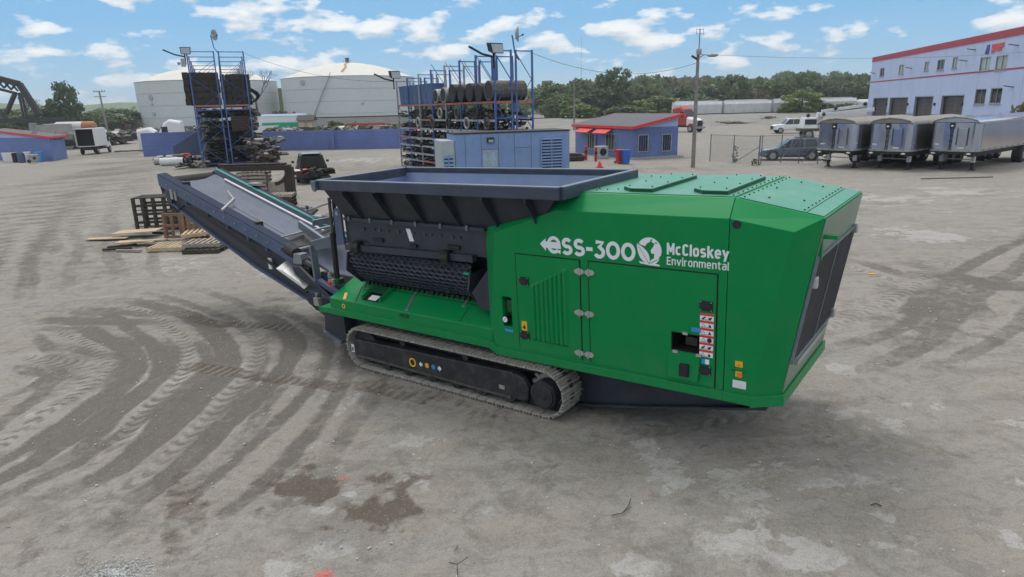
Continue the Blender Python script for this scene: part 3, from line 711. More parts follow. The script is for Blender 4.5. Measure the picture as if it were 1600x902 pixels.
# distant woodland nobody could count
def woodland(name, regions, kind_mats, seed):
    r = random.Random(seed); V = []; Nf = 0; MI = []
    src = [np.array([v.co[:] for v in crown_mesh('tmp', 'leaf_mid', 4.2, 4.0, 20, 26, 1.15, s).vertices]) for s in (501, 502, 503)]
    for (px0, px1, D0, D1, zf, n, hh) in regions:
        for _ in range(n):
            px = r.uniform(px0, px1); D = r.uniform(D0, D1); b = W(px, 300, D); s = hh/8.0*r.uniform(.7, 1.25); a = r.uniform(0, 6.28)
            P = r.choice(src)*s; ca, sa = math.cos(a), math.sin(a)
            Q = np.stack([P[:,0]*ca-P[:,1]*sa+b.x, P[:,0]*sa+P[:,1]*ca+b.y, P[:,2]+zf(px, D)], 1); V.append(Q); MI.append((len(Q)//4, r.randrange(len(kind_mats))))
    V = np.concatenate(V); N = len(V)//4
    me = bpy.data.meshes.new(name); me.vertices.add(len(V)); me.vertices.foreach_set('co', V.astype(np.float32).ravel())
    me.loops.add(4*N); me.loops.foreach_set('vertex_index', np.arange(4*N, dtype=np.int32)); me.polygons.add(N)
    me.polygons.foreach_set('loop_start', np.arange(0, 4*N, 4, dtype=np.int32)); me.polygons.foreach_set('loop_total', np.full(N, 4, np.int32))
    for k in kind_mats: me.materials.append(MAT[k])
    me.polygons.foreach_set('material_index', np.concatenate([np.full(n, k, np.int32) for n, k in MI])); me.update(calc_edges=True)
    o = bpy.data.objects.new(name, me); COL.objects.link(o); return o
def zmid(px, D): return max(0, (D-250)/260)*np.interp(px, [830, 1030, 1340, 1700], [9, 13, 15, 16])*.85
tag(woodland('woodland', [(835,1600,215,265,lambda a,b: 0,60,8.5), (835,1700,270,500,zmid,190,10), (600,840,220,300,lambda a,b: 0,26,8)], ['leaf_mid', 'leaf_dark', 'leaf_olive', 'leaf_mid'], 3),
    'dense mixed woodland rising to a ridge behind the railway', 'woodland', kind='stuff')
tag(woodland('woodland', [(-150,260,230,330,lambda a,b: 0,46,4.6), (-150,300,560,860,lambda px,D: max(0,(D-620)/280)*14,90,6)], ['leaf_bright', 'leaf_bright'], 4),
    'pale green wooded slope behind the scrap yard on the left', 'woodland', kind='stuff')
# ================================================================== THE SHREDDER
mac = bpy.data.objects.new('tracked_shredder', None); COL.objects.link(mac); mac.matrix_world = MW
tag(mac, 'big green and dark blue tracked shredder with a long discharge conveyor', 'shredder')
YC = 1.2                                   # middle of the machine
def part(mb, name, m, parent=mac, each=False, **k):
    if each:
        for b in mb.pieces(): o = part(b, name, m, parent, **k)
        return o
    return mb.build(name, m if isinstance(m, (list, tuple)) and not isinstance(m, str) and isinstance(m[0], bpy.types.Material) else (MAT[m] if isinstance(m, str) else [MAT[x] for x in m]), parent, **k)
def far(y): return 2*YC-y
# ---- engine hood: near profile on Y=0, chamfers folding in to Y=.22
A,B,C_,D,E,Fp = (-.50,1.03),(-.34,2.66),(.65,3.02),(2.81,3.03),(3.46,2.93),(3.11,1.06)
A2,B2,C2,D2,E2,F2 = (-.70,1.03),(-.66,2.75),(.62,3.22),(2.79,3.22),(3.69,3.05),(3.36,1.05)
def shell(near_, inset, mi=0):
    """side outline and its folded-in edge, mirrored to the far side and closed"""
    n = len(near_); v = []
    for y0, y1 in ((0, .22), (far(0), far(.22))):
        v += [(x, y0, z) for x, z in near_]+[(x, y1, z) for x, z in inset]
    f = [tuple(range(n)), tuple(2*n+i for i in range(n))[::-1]]
    for i in range(n-1):
        f += [(i, i+1, n+i+1, n+i), (2*n+i, 3*n+i, 3*n+i+1, 2*n+i+1), (n+i, n+i+1, 3*n+i+1, 3*n+i)]
    f += [(n-1, 0, n, 2*n-1), (3*n-1, 4*n-1, 3*n, 2*n), (2*n-1, n, 3*n, 4*n-1)]
    mb = MB(); mb.add(v, f); return mb
Dm, Dm2 = (2.797,1.04), (2.797,1.04)
hood = part(shell([A,B,C_,D,Dm], [A2,B2,C2,D2,Dm2]), 'engine_hood', 'green')
Dr, Dr2, Dl = (2.816,3.03), (2.796,3.22), (2.803,1.04)
rear = part(shell([Dl,Dr,E,Fp], [Dl,Dr2,E2,F2]), 'rear_hood', 'green')
# recesses really cut into the panels
def rectpx(p0, p1, Y=0.0):
    a = mu(*p0, Y=Y); b = mu(*p1, Y=Y); return min(a.x,b.x), max(a.x,b.x), min(a.z,b.z), max(a.z,b.z)
gx0, gx1, gz0, gz1 = rectpx((784,463), (801,512))
mb = MB(); mb.box(gx0, gx1, -.1, .16, gz0, gz1); cut(hood, mb)
fx0, fx1, fz0, fz1 = rectpx((1049,517), (1093,554))
mb = MB(); mb.box(fx0, fx1, -.1, .42, fz0, fz1); cut(hood, mb)
for o in (hood, rear):
    b = o.modifiers.new('bevel', 'BEVEL'); b.width = .006; b.segments = 2; b.limit_method = 'ANGLE'; b.angle_limit = R(12)
# roof skin, lighter with dust and sky reflection painted into the green, with its hatches and bolts
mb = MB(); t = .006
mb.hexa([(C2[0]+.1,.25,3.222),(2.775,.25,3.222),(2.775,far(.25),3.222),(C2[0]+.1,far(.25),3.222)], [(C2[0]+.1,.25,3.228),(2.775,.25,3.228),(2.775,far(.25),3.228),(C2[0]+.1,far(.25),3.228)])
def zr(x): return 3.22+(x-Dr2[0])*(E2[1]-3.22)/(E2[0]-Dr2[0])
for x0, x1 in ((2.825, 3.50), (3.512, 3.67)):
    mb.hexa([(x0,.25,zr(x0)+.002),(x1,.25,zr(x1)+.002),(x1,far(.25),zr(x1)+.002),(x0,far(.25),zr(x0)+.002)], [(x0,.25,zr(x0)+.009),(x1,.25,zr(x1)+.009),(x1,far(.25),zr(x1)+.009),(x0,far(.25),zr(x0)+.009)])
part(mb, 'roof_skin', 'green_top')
for x0 in (1.33, 2.22):
    mb = MB()
    pl = [(x0,.52),(x0+.16,.36),(x0+.44,.36),(x0+.44,1.74),(x0+.36,1.92),(x0,1.92)]
    mb.prism(pl, 'z', 3.262, 3.272); h = part(mb, 'roof_hatch', 'green_top', bevel=.003)
    mb = MB()
    for i, (a, b) in enumerate(zip(pl, pl[1:]+pl[:1])):
        mb.bar((a[0],a[1],3.246), (b[0],b[1],3.246), .008, .03)
    part(mb, 'hatch_rim', 'green_dark', h)
mb = MB()
def bolt(x, y, z, r=.0085): mb.cyl((x,y,z), (x,y,z+.012), r, 6)
for i in range(12):
    y = .32+i*.16; bolt(2.74, y, 3.228); bolt(2.86, y, zr(2.86)+.009); bolt(3.47, y, zr(3.47)+.009)
for x in np.linspace(.9, 1.25, 4): bolt(x, .34+.5*(x-.9), 3.228)
for x0 in (1.33, 2.22):
    for y in (.55, 1.0, 1.45, 1.8): bolt(x0+.06, y, 3.272); bolt(x0+.38, y-.05, 3.272)
for x, y in ((3.05,.55),(3.3,1.9),(3.05,1.9),(2.95,1.2),(3.35,.8),(1.0,.5),(1.05,1.9)): bolt(x, y, (zr(x)+.009) if x > 2.8 else 3.228, .011)
part(mb, 'roof_bolt', 'black', each=True)
mb = MB(); c = mu(1151, 351, Y=-.005); mb.cyl((c.x,-.012,c.z), (c.x,.02,c.z), .045, 14); part(mb, 'vent_hole', 'black')
# sill flange along the foot of the panels
mb = MB()
def flange(pts, y0, y1, hgt):
    for a, b in zip(pts, pts[1:]):
        mb.hexa([(a[0],y0[0],a[1]-hgt),(b[0],y0[1],b[1]-hgt),(b[0],y1,b[1]-hgt),(a[0],y1,a[1]-hgt)], [(a[0],y0[0],a[1]),(b[0],y0[1],b[1]),(b[0],y1,b[1]),(a[0],y1,a[1])])
flange([(-.38,1.045),(2.8,1.085),(3.11,1.085)], (-.035,-.035), .5, .11)
flange([(3.11,1.085),(3.39,1.075)], (-.035,.2), .5, .13)
flange([(-.52,1.12),(-.38,1.045)], (-.035,-.035), .5, .12)
flange([(-4.04,1.13),(-.52,1.12)], (-.035,-.035), .5, .11)
flange([(-4.34,1.10),(-4.04,1.13)], (-.02,-.035), .5, .10)
part(mb, 'sill_flange', 'green', bevel=.006)
mb = MB(); mb.box(3.33, 3.40, .2, far(.2), .945, 1.075); part(mb, 'rear_sill', 'green', bevel=.006)
# ---- doors with dark gaps round them
def door(name, p_tl, p_tr, p_br, p_bl):
    q = [mu(*p, Y=0) for p in (p_tl, p_tr, p_br, p_bl)]
    x0 = (q[0].x+q[3].x)/2; x1 = (q[1].x+q[2].x)/2; z1 = 2.414; z0 = max(1.10, (q[2].z+q[3].z)/2)
    return x0, x1, z0, z1
d1 = door('door', (807,397), (907,407), (907.5,562), (812.5,547)); d2 = door('door', (921,408.5), (1121,430), (1115.5,608), (923,565))
for d, hole in ((d1, None), (d2, (fx0, fx1, fz0, fz1))):
    mb = MB(); x0, x1, z0, z1 = d
    for r in ((x0-.014,x0,z0,z1+.014),(x1,x1+.016,z0,z1+.014),(x0,x1,z1,z1+.014)): mb.box(r[0], r[1], -.003, .004, r[2], r[3])
    part(mb, 'door_gap', 'dark_void')
    mb = MB()
    if hole is None: mb.box(x0, x1, -.007, -.001, z0, z1)
    else:
        a, b, c, e = hole
        mb.box(x0, a, -.007, -.001, z0, z1); mb.box(b, x1, -.007, -.001, z0, z1); mb.box(a, b, -.007, -.001, z0, c); mb.box(a, b, -.007, -.001, e, z1)
    dd = part(mb, 'side_door', 'green')
    if hole is None: door1 = dd
    else: door2 = dd
mb = MB()
for i in range(8):                                   # pressed louvres, tops on a slope
    f = i/7; a = mu(833+f*51, 444-f*24, Y=0); b = mu(838+f*48, 532+f*10, Y=0); x = (a.x+b.x)/2; zt = a.z; zb_ = b.z
    ring = []
    for z, k in ((zb_, .05), (zb_+.03, 1), (zt-.03, 1), (zt, .05)):
        ring.append([(x-.036, -.0065, z), (x-.026, -.0065-.03*k, z), (x+.006, -.0065-.034*k, z), (x+.032, -.0065-.004*k, z), (x+.036, -.0065, z)])
    mb.loft(ring)
part(mb, 'louvres', 'green', door1, smooth=False)
def hinge_mb(p):
    c = mu(*p, Y=0); mb = MB()
    for sg in (-1, 1):
        cx_ = c.x+sg*.072
        mb.prism([(cx_+.072*math.cos(t)*(1 if abs(math.cos(t)) < .8 else .98), c.z+.038*math.sin(t)) for t in np.linspace(0, 2*math.pi, 16, endpoint=False)], 'y', -.026, -.007)
        mb.cyl((cx_+sg*-.01, -.03, c.z-.05), (cx_+sg*-.01, -.03, c.z+.05), .010, 8)
    return mb
for p in ((914,425), (914,489.5), (914,552.5)): part(hinge_mb(p), 'door_hinge', 'bright_steel', bevel=.003)
def lock(p, parent):
    c = mu(*p, Y=0); mb = MB(); mb.box(c.x-.075, c.x+.075, -.022, -.007, c.z-.055, c.z+.055)
    l = part(mb, 'door_lock', 'black', parent, bevel=.004)
    mb = MB(); mb.cyl((c.x+.02,-.030,c.z), (c.x+.02,-.022,c.z), .035, 14); mb.box(c.x-.06, c.x-.01, -.03, -.022, c.z-.03, c.z+.03); part(mb, 'latch', 'rubber', l)
    mb = MB()
    for dx in (-.06, .06):
        for dz in (-.045, .045): mb.cyl((c.x+dx,-.026,c.z+dz), (c.x+dx,-.022,c.z+dz), .007, 6)
    part(mb, 'lock_screw', 'bright_steel', l, each=True)
lock((819.5,439), door1); lock((821,523.5), door1); lock((1104,478), door2); lock((1101.5,578), door2)
def sticker(p0, p1, m, name, parent=mac, y=-.009):
    x0, x1, z0, z1 = rectpx(p0, p1); mb = MB(); mb.box(x0, x1, y-.002, y+.0015, z0, z1); return part(mb, name, m, parent), (x0, x1, z0, z1)
s, _ = sticker((815.5,501), (824.5,517), 'yellow', 'warning_sticker', door1)
mb = MB(); c = mu(820, 510, Y=0); mb.prism([(c.x-.03,c.z-.03),(c.x+.03,c.z-.03),(c.x,c.z+.03)], 'y', -.013, -.011); part(mb, 'warning_triangle', 'black', s)
sticker((789,513), (802,519.5), 'sticker_blue', 'blue_sticker', y=-.003)
# gauge in the small recess
mb = MB(); mb.box(gx0+.02, gx1-.03, .05, .155, gz0+.18, gz1-.06); part(mb, 'recess_valve', 'green_dark', bevel=.02)
c = mu(792, 498, Y=.04); mb = MB(); mb.cyl((c.x,.0,c.z), (c.x,.05,c.z), .047, 18); mb.cyl((c.x,.05,c.z), (c.x,.16,c.z), .02, 8); g_ = part(mb, 'pressure_gauge', 'black')
mb = MB(); mb.cyl((c.x,-.004,c.z), (c.x,.0,c.z), .04, 18); part(mb, 'gauge_dial', 'decal_white', g_)
mb = MB(); mb.bar((c.x-.02,-.006,c.z-.022), (c.x+.015,-.006,c.z+.022), .005, .003); part(mb, 'gauge_needle', 'black', g_)
mb = MB(); mb.tube([(c.x,.05,c.z-.04), (c.x-.01,.06,c.z-.14), (c.x+.03,.1,gz0+.01)], .008, 6); part(mb, 'gauge_hose', 'rubber', g_)
# folded-down flap with the opening above it
x0, x1, z0, z1 = rectpx((1047,553), (1092,596))
mb = MB(); mb.hexa([(fx0-.02,-.010,fz0),(fx1+.01,-.010,fz0),(fx1+.01,-.022,fz0),(fx0-.02,-.022,fz0)], [(fx0-.03,-.03,z0),(fx1,-.03,z0),(fx1,-.045,z0),(fx0-.03,-.045,z0)])
fl = part(mb, 'access_flap', 'green', bevel=.004)
mb = MB(); cx_ = (fx0+fx1)/2+.01; mb.box(cx_-.055, cx_+.055, -.075, -.036, z0+.05, z0+.20); part(mb, 'flap_lock', 'black', fl, bevel=.006)
mb = MB()
for dx in (-.12, .16): mb.box(cx_+dx-.03, cx_+dx+.03, -.034, -.008, fz0-.02, fz0+.012)
mb.box((fx0+fx1)/2-.03, (fx0+fx1)/2+.03, -.014, -.006, fz1-.02, fz1+.015); part(mb, 'flap_hinge', 'bright_steel', fl, each=True)
mb = MB(); mb.box(fx0+.004, fx1-.004, .405, .415, fz0+.004, fz1-.004); mb.box(fx0+.003, fx0+.01, .0, .41, fz0+.004, fz1-.004); mb.box(fx1-.01, fx1-.003, .0, .41, fz0+.004, fz1-.004); mb.box(fx0+.01, fx1-.01, .0, .405, fz1-.01, fz1-.003); mb.box(fx0+.01, fx1-.01, .0, .405, fz0+.003, fz0+.01)
part(mb, 'recess_lining', 'black')
mb = MB()
for i in range(5): mb.tube([(fx0+.08+.08*i,.34,fz0+.05), (fx0+.12+.07*i,.2,fz0+.14+.03*(i % 2)), (fx1-.08,.32,fz0+.06+.03*i)], .018, 6)
mb.box(fx0+.1, fx1-.1, .18, .36, fz0+.02, fz0+.12); part(mb, 'hose_coupling', 'scrap_mid', each=True)
# decal strip: six white cards with red heads and small pictograms
mb = MB(); mr = MB(); mk = MB(); xa = mu(1104.5,520,Y=0).x; zt = mu(1105,490,Y=0).z; zb_ = mu(1103,558,Y=0).z; hh = (zt-zb_)/6
for i in range(6):
    a = zt-i*hh; mb.box(xa-.078, xa+.078, -.0105, -.0078, a-hh+.004, a); mr.box(xa-.078, xa+.078, -.012, -.0106, a-.026, a)
    yk0, yk1 = -.012, -.0106; zc = a-hh*.62
    if i in (0, 4): mk.prism([(xa-.06,zc-.01),(xa-.02,zc+.02),(xa-.01,zc+.01),(xa-.045,zc-.025)], 'y', yk0, yk1); mk.prism([(xa+.01,zc),(xa+.06,zc+.018),(xa+.05,zc-.01),(xa+.03,zc-.022)], 'y', yk0, yk1)
    elif i == 3: mk.prism([(xa+.035+.028*math.cos(t),zc+.028*math.sin(t)) for t in np.linspace(0,6.28,12,endpoint=False)], 'y', yk0, yk1); mk.ribbon([(xa-.06,zc-.02),(xa-.01,zc-.02),(xa-.035,zc+.022)], .006, yk0, yk1, True)
    else:
        mk.ribbon([(xa-.06,zc-.02),(xa-.015,zc-.02),(xa-.0375,zc+.02)], .006, yk0, yk1, True); mk.prism([(xa+.02,zc-.02),(xa+.055,zc-.02),(xa+.045,zc+.005),(xa+.03,zc+.02)], 'y', yk0, yk1)
    mk.box(xa-.06, xa+.05, yk0, yk1, a-hh+.012, a-hh+.016)
st = part(mb, 'safety_sign_strip', 'decal_white', door2); part(mr, 'sign_heads', 'red_bright', st); part(mk, 'pictograms', 'black', st)
sticker((1081,511), (1096,520), 'sticker_blue', 'blue_sticker', door2)
s, (x0,x1,z0,z1) = sticker((1097,560), (1108.5,569.5), 'sticker_blue', 'blue_sticker', door2)
mb = MB(); mb.box(x0+.04, x1, -.0128, -.0112, z0, z1); s2 = part(mb, 'sticker_panel', 'decal_white', s)
# rear panel stickers
s, (x0,x1,z0,z1) = sticker((1149,563.5), (1160.5,575), 'yellow', 'warning_sticker', y=-.003); mb = MB(); mb.prism([(x0+.02,z0+.015),(x1-.02,z0+.015),((x0+x1)/2,z1-.02)], 'y', -.0065, -.005); part(mb, 'warning_triangle', 'orange', s)
s, (x0,x1,z0,z1) = sticker((1149.5,579.5), (1159,590), 'yellow', 'warning_sticker', y=-.003); mb = MB(); mb.cyl(((x0+x1)/2+.01,-.0065,(z0+z1)/2-.01), ((x0+x1)/2+.01,-.005,(z0+z1)/2-.01), .032, 12); part(mb, 'red_spot', 'orange', s)
mb = MB(); c = mu(1154, 577, Y=0); mb.tube([(c.x-.07,-.002,c.z-.02),(c.x-.03,-.03,c.z+.012),(c.x+.03,-.03,c.z+.012),(c.x+.08,-.002,c.z-.02)], .009, 6); part(mb, 'grab_handle', 'green')
sticker((1145,593), (1165.5,609), 'white', 'maker_plate', y=-.003)
# ---- writing on the side (all on Y=0, cut from thin film)
YD0, YD1 = -.0045, -.0005
YDD = (-.0115, -.0085)
def arc(cx_, cz, rx, rz, a0, a1, n=18): return [(cx_+rx*math.cos(R(a0+(a1-a0)*i/n)), cz+rz*math.sin(R(a0+(a1-a0)*i/n))) for i in range(n+1)]
zb_ = (mu(888,399,Y=0).z+mu(960,406,Y=0).z)/2; zt = (mu(885,371.5,Y=0).z+mu(958,377.5,Y=0).z)/2; capH = zt-zb_
txt = MB(); sw = capH*.205
def glyph(px0, px1, strokes, wfac=1.0):
    """strokes in a box 0..1 x 0..1 fitted between two pixel columns of the panel"""
    x0 = mu(px0, 385+(px0-880)*.08, Y=0).x; x1 = mu(px1, 385+(px1-880)*.08, Y=0).x; W_ = x1-x0
    for path, closed in strokes:
        m = sw/2
        txt.ribbon([(x0+m+(W_-2*m)*u, zb_+m+(capH-2*m)*v) for u, v in path], sw*wfac, YD0, YD1, closed)
Sg = [(arc(.5,.745,.44,.255,28,270,16)+arc(.5,.255,.5,.255,90,-150,16)[1:], False)]
g3 = [([(.06,1.0),(.94,1.0),(.42,.60)]+arc(.46,.29,.54,.31,72,-152,16), False)]
g0 = [(arc(.5,.5,.5,.5,0,360,28)[:-1], True)]
glyph(877.5, 894.5, Sg); glyph(896, 914, Sg); glyph(928, 945.5, g3); glyph(947, 969, g0); glyph(970.5, 993, g0)
x0 = mu(916,388,Y=0).x; x1 = mu(926,389,Y=0).x; txt.box(x0, x1, YD0, YD1, zb_+capH*.36, zb_+capH*.57)
# the arrowed ring
xc = mu(865.5,383,Y=0).x; xl = mu(844.2,381,Y=0).x; xr = mu(876,384,Y=0).x; rr = (xr-xc)-sw*.45; zc = zb_+capH*.52
txt.ribbon(arc(xc, zc, rr, capH*.41, 8, 168, 16), sw*.95, YD0, YD1); txt.ribbon(arc(xc, zc, rr, capH*.41, 200, 318, 14), sw*.95, YD0, YD1)
txt.prism([(xl,zc),(xl+.085,zc+.075),(xl+.085,zc+.036),(xr-.004,zc+.036),(xr+.006,zc-.045),(xl+.085,zc-.045),(xl+.085,zc-.085)], 'y', YD0-.0005, YD1)
txt.prism([(xr-.062,zc-.062),(xr+.0,zc-.062),(xr-.006,zc-capH*.50),(xr-.05,zc-capH*.40)], 'y', YD0-.0003, YD1)
part(txt, 'model_lettering', 'decal_white')
# globe with leaves
gl = MB(); c = mu(1014.5, 393, Y=0); gx, gzc = c.x, c.z+.012; gr = .142
gl.ribbon(arc(gx, gzc, gr, gr, -22, 148, 26), .016, YD0, YD1)
gl.prism([(gx+gr*.98,gzc-.05),(gx+gr*.98,gzc+.02),(gx+gr*.8,gzc+.085),(gx+gr*.45,gzc+.085),(gx+gr*.38,gzc+.05),(gx+gr*.12,gzc+.0),(gx+gr*.2,gzc-.035),(gx+gr*.45,gzc-.035),(gx+gr*.42,gzc-.09),(gx+gr*.72,gzc-.10)], 'y', YD0+.0004, YD1)
gl.prism([(gx-gr*.85,gzc+.065),(gx-gr*.55,gzc+.115),(gx-gr*.15,gzc+gr),(gx+.02,gzc+gr*.95),(gx+.01,gzc+.10),(gx-gr*.2,gzc+.08),(gx-gr*.35,gzc+.045)], 'y', YD0+.0003, YD1)
gl.prism([(gx+.04,gzc+gr*.92),(gx+.09,gzc+.105),(gx+.055,gzc+.085),(gx+.03,gzc+.10)], 'y', YD0+.0002, YD1)
def leaf(p, q, w_, mid=.5, slit=True):
    p = Vector(p); q = Vector(q); d = q-p; nrm = Vector((-d.y, d.x)).normalized()
    for sg in (1, -1):
        pts = [p+d*.03+nrm*sg*(.004)]+[p+d*t_+nrm*sg*(w_*math.sin(math.pi*t_**.8)+.004) for t_ in np.linspace(.06, .94, 9)]+[q+nrm*sg*.003]
        gl.prism([(a.x, a.y) for a in pts], 'y', YD0-.0006, YD1)
leaf((gx-.002,gzc-.155), (gx-.152,gzc+.07), .052); leaf((gx+.005,gzc-.155), (gx+.128,gzc-.085), .028)
gl.prism([(gx-.13,gzc-.135),(gx-.06,gzc-.145),(gx,gzc-.155),(gx+.06,gzc-.150),(gx+.13,gzc-.158),(gx+.125,gzc-.175),(gx,gzc-.172),(gx-.11,gzc-.16)], 'y', YD0-.0009, YD1)
part(gl, 'globe_and_leaf_emblem', 'decal_white')
def sup(x0, x1, z0, z1, a0, a1, n=14, e=.72):
    """arc of a squarish oval, the bowl of a condensed letter"""
    out = []
    for i in range(n+1):
        a = R(a0+(a1-a0)*i/n); c_, s_ = math.cos(a), math.sin(a)
        out.append(((x0+x1)/2+(x1-x0)/2*math.copysign(abs(c_)**e, c_), (z0+z1)/2+(z1-z0)/2*math.copysign(abs(s_)**e, s_)))
    return out
XH = .73
GL = {'M': (.60, [[(0,0),(0,1)],[(0,1),(.5,.28)],[(.5,.28),(1,1)],[(1,1),(1,0)]]), 'c': (.40, [sup(0,1,0,XH,42,318)]), 'C': (.44, [sup(0,1,0,1,32,328,18,.6)]), 'l': (0, [[(0,0),(0,1)]]),
      'o': (.42, [sup(0,1,0,XH,0,360,20)]), 's': (.38, [sup(0,1,.36,XH,30,270,10)+sup(0,1,0,.36,90,-150,10)[1:]]), 'k': (.42, [[(0,0),(0,1)],[(.92,XH),(.05,.30)],[(.34,.46),(1,0)]]),
      'e': (.42, [[(.0,.37),(1,.37)],sup(0,1,0,XH,0,318,18)]), 'y': (.46, [[(0,XH),(.5,.08)],[(1,XH),(.5,.08),(.36,-.24),(.1,-.27)]]), 'E': (.38, [[(0,0),(0,1)],[(0,1),(1,1)],[(0,.5),(.88,.5)],[(0,0),(1,0)]]),
      'n': (.40, [[(0,0),(0,XH)],[(0,.5)]+sup(0,1,.3,XH,150,0,10)+[(1,0)]]), 'v': (.44, [[(0,XH),(.5,0)],[(.5,0),(1,XH)]]), 'i': (0, [[(0,0),(0,XH)],[(0,.93),(0,1.06)]]), 'r': (.26, [[(0,0),(0,XH)],[(0,.42),(.25,.66),(1,XH-.02)]]),
      'm': (.72, [[(0,0),(0,XH)],[(0,.5)]+sup(0,.5,.3,XH,150,0,8)+[(.5,0)],[(.5,.5)]+sup(.5,1,.3,XH,150,0,8)+[(1,0)]]), 't': (.28, [[(.35,.98),(.35,.14),(.55,.02),(1,.01)],[(0,XH),(1,XH)]]),
      'a': (.40, [sup(0,1,0,.43,0,360,16),[(1,0),(1,.48)]+sup(0,1,.3,XH,20,150,8)])}
def letters(body, name, pl, pr, ztop, zbase, sw_):
    cap = ztop-zbase; m = sw_/2; gap = .085+sw_*.25; adv = []; x = 0
    for ch_ in body: adv.append(x); x += GL[ch_][0]+sw_+gap
    tot = x-gap; k = (pr-pl)/tot; n_ = 0
    for ch_, a in zip(body, adv):
        mb = MB(); w_ = GL[ch_][0]
        for path in GL[ch_][1]:
            n_ += 1; P_ = [(pl+k*(a+m+u*w_), zbase+cap*(m+(1-2*m)*v)) for u, v in path]
            closed = math.hypot(P_[0][0]-P_[-1][0], P_[0][1]-P_[-1][1]) < 1e-4 and len(P_) > 4
            if not closed and len(P_) == 2:
                d_ = Vector((P_[1][0]-P_[0][0], P_[1][1]-P_[0][1])).normalized()*(cap*sw_*.46); P_ = [(P_[0][0]-d_.x, P_[0][1]-d_.y), (P_[1][0]+d_.x, P_[1][1]+d_.y)]
            mb.ribbon(P_[:-1] if closed else P_, cap*sw_*(.98 if k > cap*.9 else .92), YD0-.00025*(n_ % 5), YD1, closed)
        part(mb, name, 'decal_white')
x0 = mu(1042.3,390,Y=0).x; x1 = mu(1139.5,398,Y=0).x
letters('McCloskey', 'maker_letter', x0, x1, mu(1044,379.5,Y=0).z, mu(1044,397.8,Y=0).z, .19)
x1 = mu(1138.8,418,Y=0).x; letters('Environmental', 'maker_letter', x0, x1, mu(1043.5,401.2,Y=0).z, mu(1043.5,413.8,Y=0).z, .135)
# ---- rear face: plates, radiator screen
def rx(z): return 3.36+(z-1.05)*(3.69-3.36)/2.0
def rearplate(y0, y1, z0, z1, off0, off1, m, name, parent=mac, **k):
    mb = MB(); mb.hexa([(rx(z0)+off0,y0,z0),(rx(z0)+off1,y0,z0),(rx(z0)+off1,y1,z0),(rx(z0)+off0,y1,z0)], [(rx(z1)+off0,y0,z1),(rx(z1)+off1,y0,z1),(rx(z1)+off1,y1,z1),(rx(z1)+off0,y1,z1)])
    return part(mb, name, m, parent, **k)
rearplate(.23, far(.23), 2.62, 3.03, .003, .012, 'rear_plate', 'rear_upper_plate')
rearplate(.23, far(.23), 1.09, 1.47, .003, .012, 'rear_plate', 'rear_lower_plate')
sc = rearplate(.27, far(.27), 1.47, 2.62, .0, .012, 'dark_void', 'radiator_screen')
mb = MB()
for i in range(38):
    y = .31+i*(far(.31)-.31)/37; mb.bar((rx(1.5)+.018,y,1.5), (rx(2.6)+.018,y,2.6), .022, .016, up=(1,0,0))
part(mb, 'screen_bars', 'navy', sc)
mb = MB()
for y in (.25, 1.2, far(.25)): mb.bar((rx(1.44)+.02,y,1.44), (rx(2.65)+.02,y,2.65), .035, .03, up=(1,0,0))
for z in (1.46, 2.63): mb.bar((rx(z)+.02,.25,z), (rx(z)+.02,far(.25),z), .035, .03)
part(mb, 'screen_frame', 'galv')
mb = MB(); z = 1.36; mb.bar((rx(z)+.03,.5,z), (rx(z)+.03,1.9,z), .03, .05); part(mb, 'rear_rail', 'bright_steel')
mb = MB()
for y, z in ((.3,2.36), (far(.3),2.62), (far(.3),1.5)): mb.box(rx(z)+.0, rx(z)+.07, y-.04, y+.04, z-.06, z+.06)
part(mb, 'screen_latch', 'bright_steel', bevel=.01, each=True)
mb = MB(); mb.box(3.66, 3.80, .3, .36, 2.82, 2.86); mb.box(3.62, 3.67, .27, .31, 2.60, 2.82); part(mb, 'rear_bracket', 'green')
# ---- lower front skirt in green
mb = MB(); x0, x1 = -4.04, -.45
mb.prism([(0,1.08),(0,1.295),(.58,1.53),(1.82,1.53),(2.4,1.295),(2.4,1.08)], 'x', x0, x1); sk = part(mb, 'side_skirt', 'green', bevel=.012)
def zs(y): return 1.295+y*(1.53-1.295)/.58
def onskirt(px, py):
    d = MF + MR*((px-800)/F) - MU*((py-451)/F); k = (1.53-1.295)/.58
    return MC + d*((1.295+k*MC.y-MC.z)/(d.z-k*d.y))
mb = MB()
def strip(p, q, w_, lift, h): 
    a = Vector((p.x, p.y, zs(p.y)+lift)); b = Vector((q.x, q.y, zs(q.y)+lift)); mb.bar(a, b, w_, h)
for (a, b) in (((566,448),(556,472)), ((733,481),(719,502))): strip(onskirt(*a), onskirt(*b), .012, .001, .004)
strip(onskirt(580,448), onskirt(752,478), .016, .001, .004); part(mb, 'panel_gap', 'dark_void', sk, each=True)
for a, b, w_ in (((577,446),(573,452),.05), ((650,457),(635,486),.045), ((730,470),(724,480),.05)):
    mb = MB(); strip(onskirt(*a), onskirt(*b), w_, .006, .012); part(mb, 'skirt_strap', 'bright_steel', sk, bevel=.002)
pa, pb, pc_ = onskirt(567,469), onskirt(592,474), onskirt(574,452); X0, X1, Y0, Y1 = pa.x, pb.x, max(.04,pa.y), pc_.y
def lay(xa, xb, ya, yb, l0, l1, name, m, parent):
    mb = MB(); mb.hexa([(xa,ya,zs(ya)+l0),(xb,ya,zs(ya)+l0),(xb,yb,zs(yb)+l0),(xa,yb,zs(yb)+l0)], [(xa,ya,zs(ya)+l1),(xb,ya,zs(ya)+l1),(xb,yb,zs(yb)+l1),(xa,yb,zs(yb)+l1)]); return part(mb, name, m, parent)
bx = lay(X0, X1, Y0, Y1, .001, .004, 'skirt_pocket', 'black', sk)
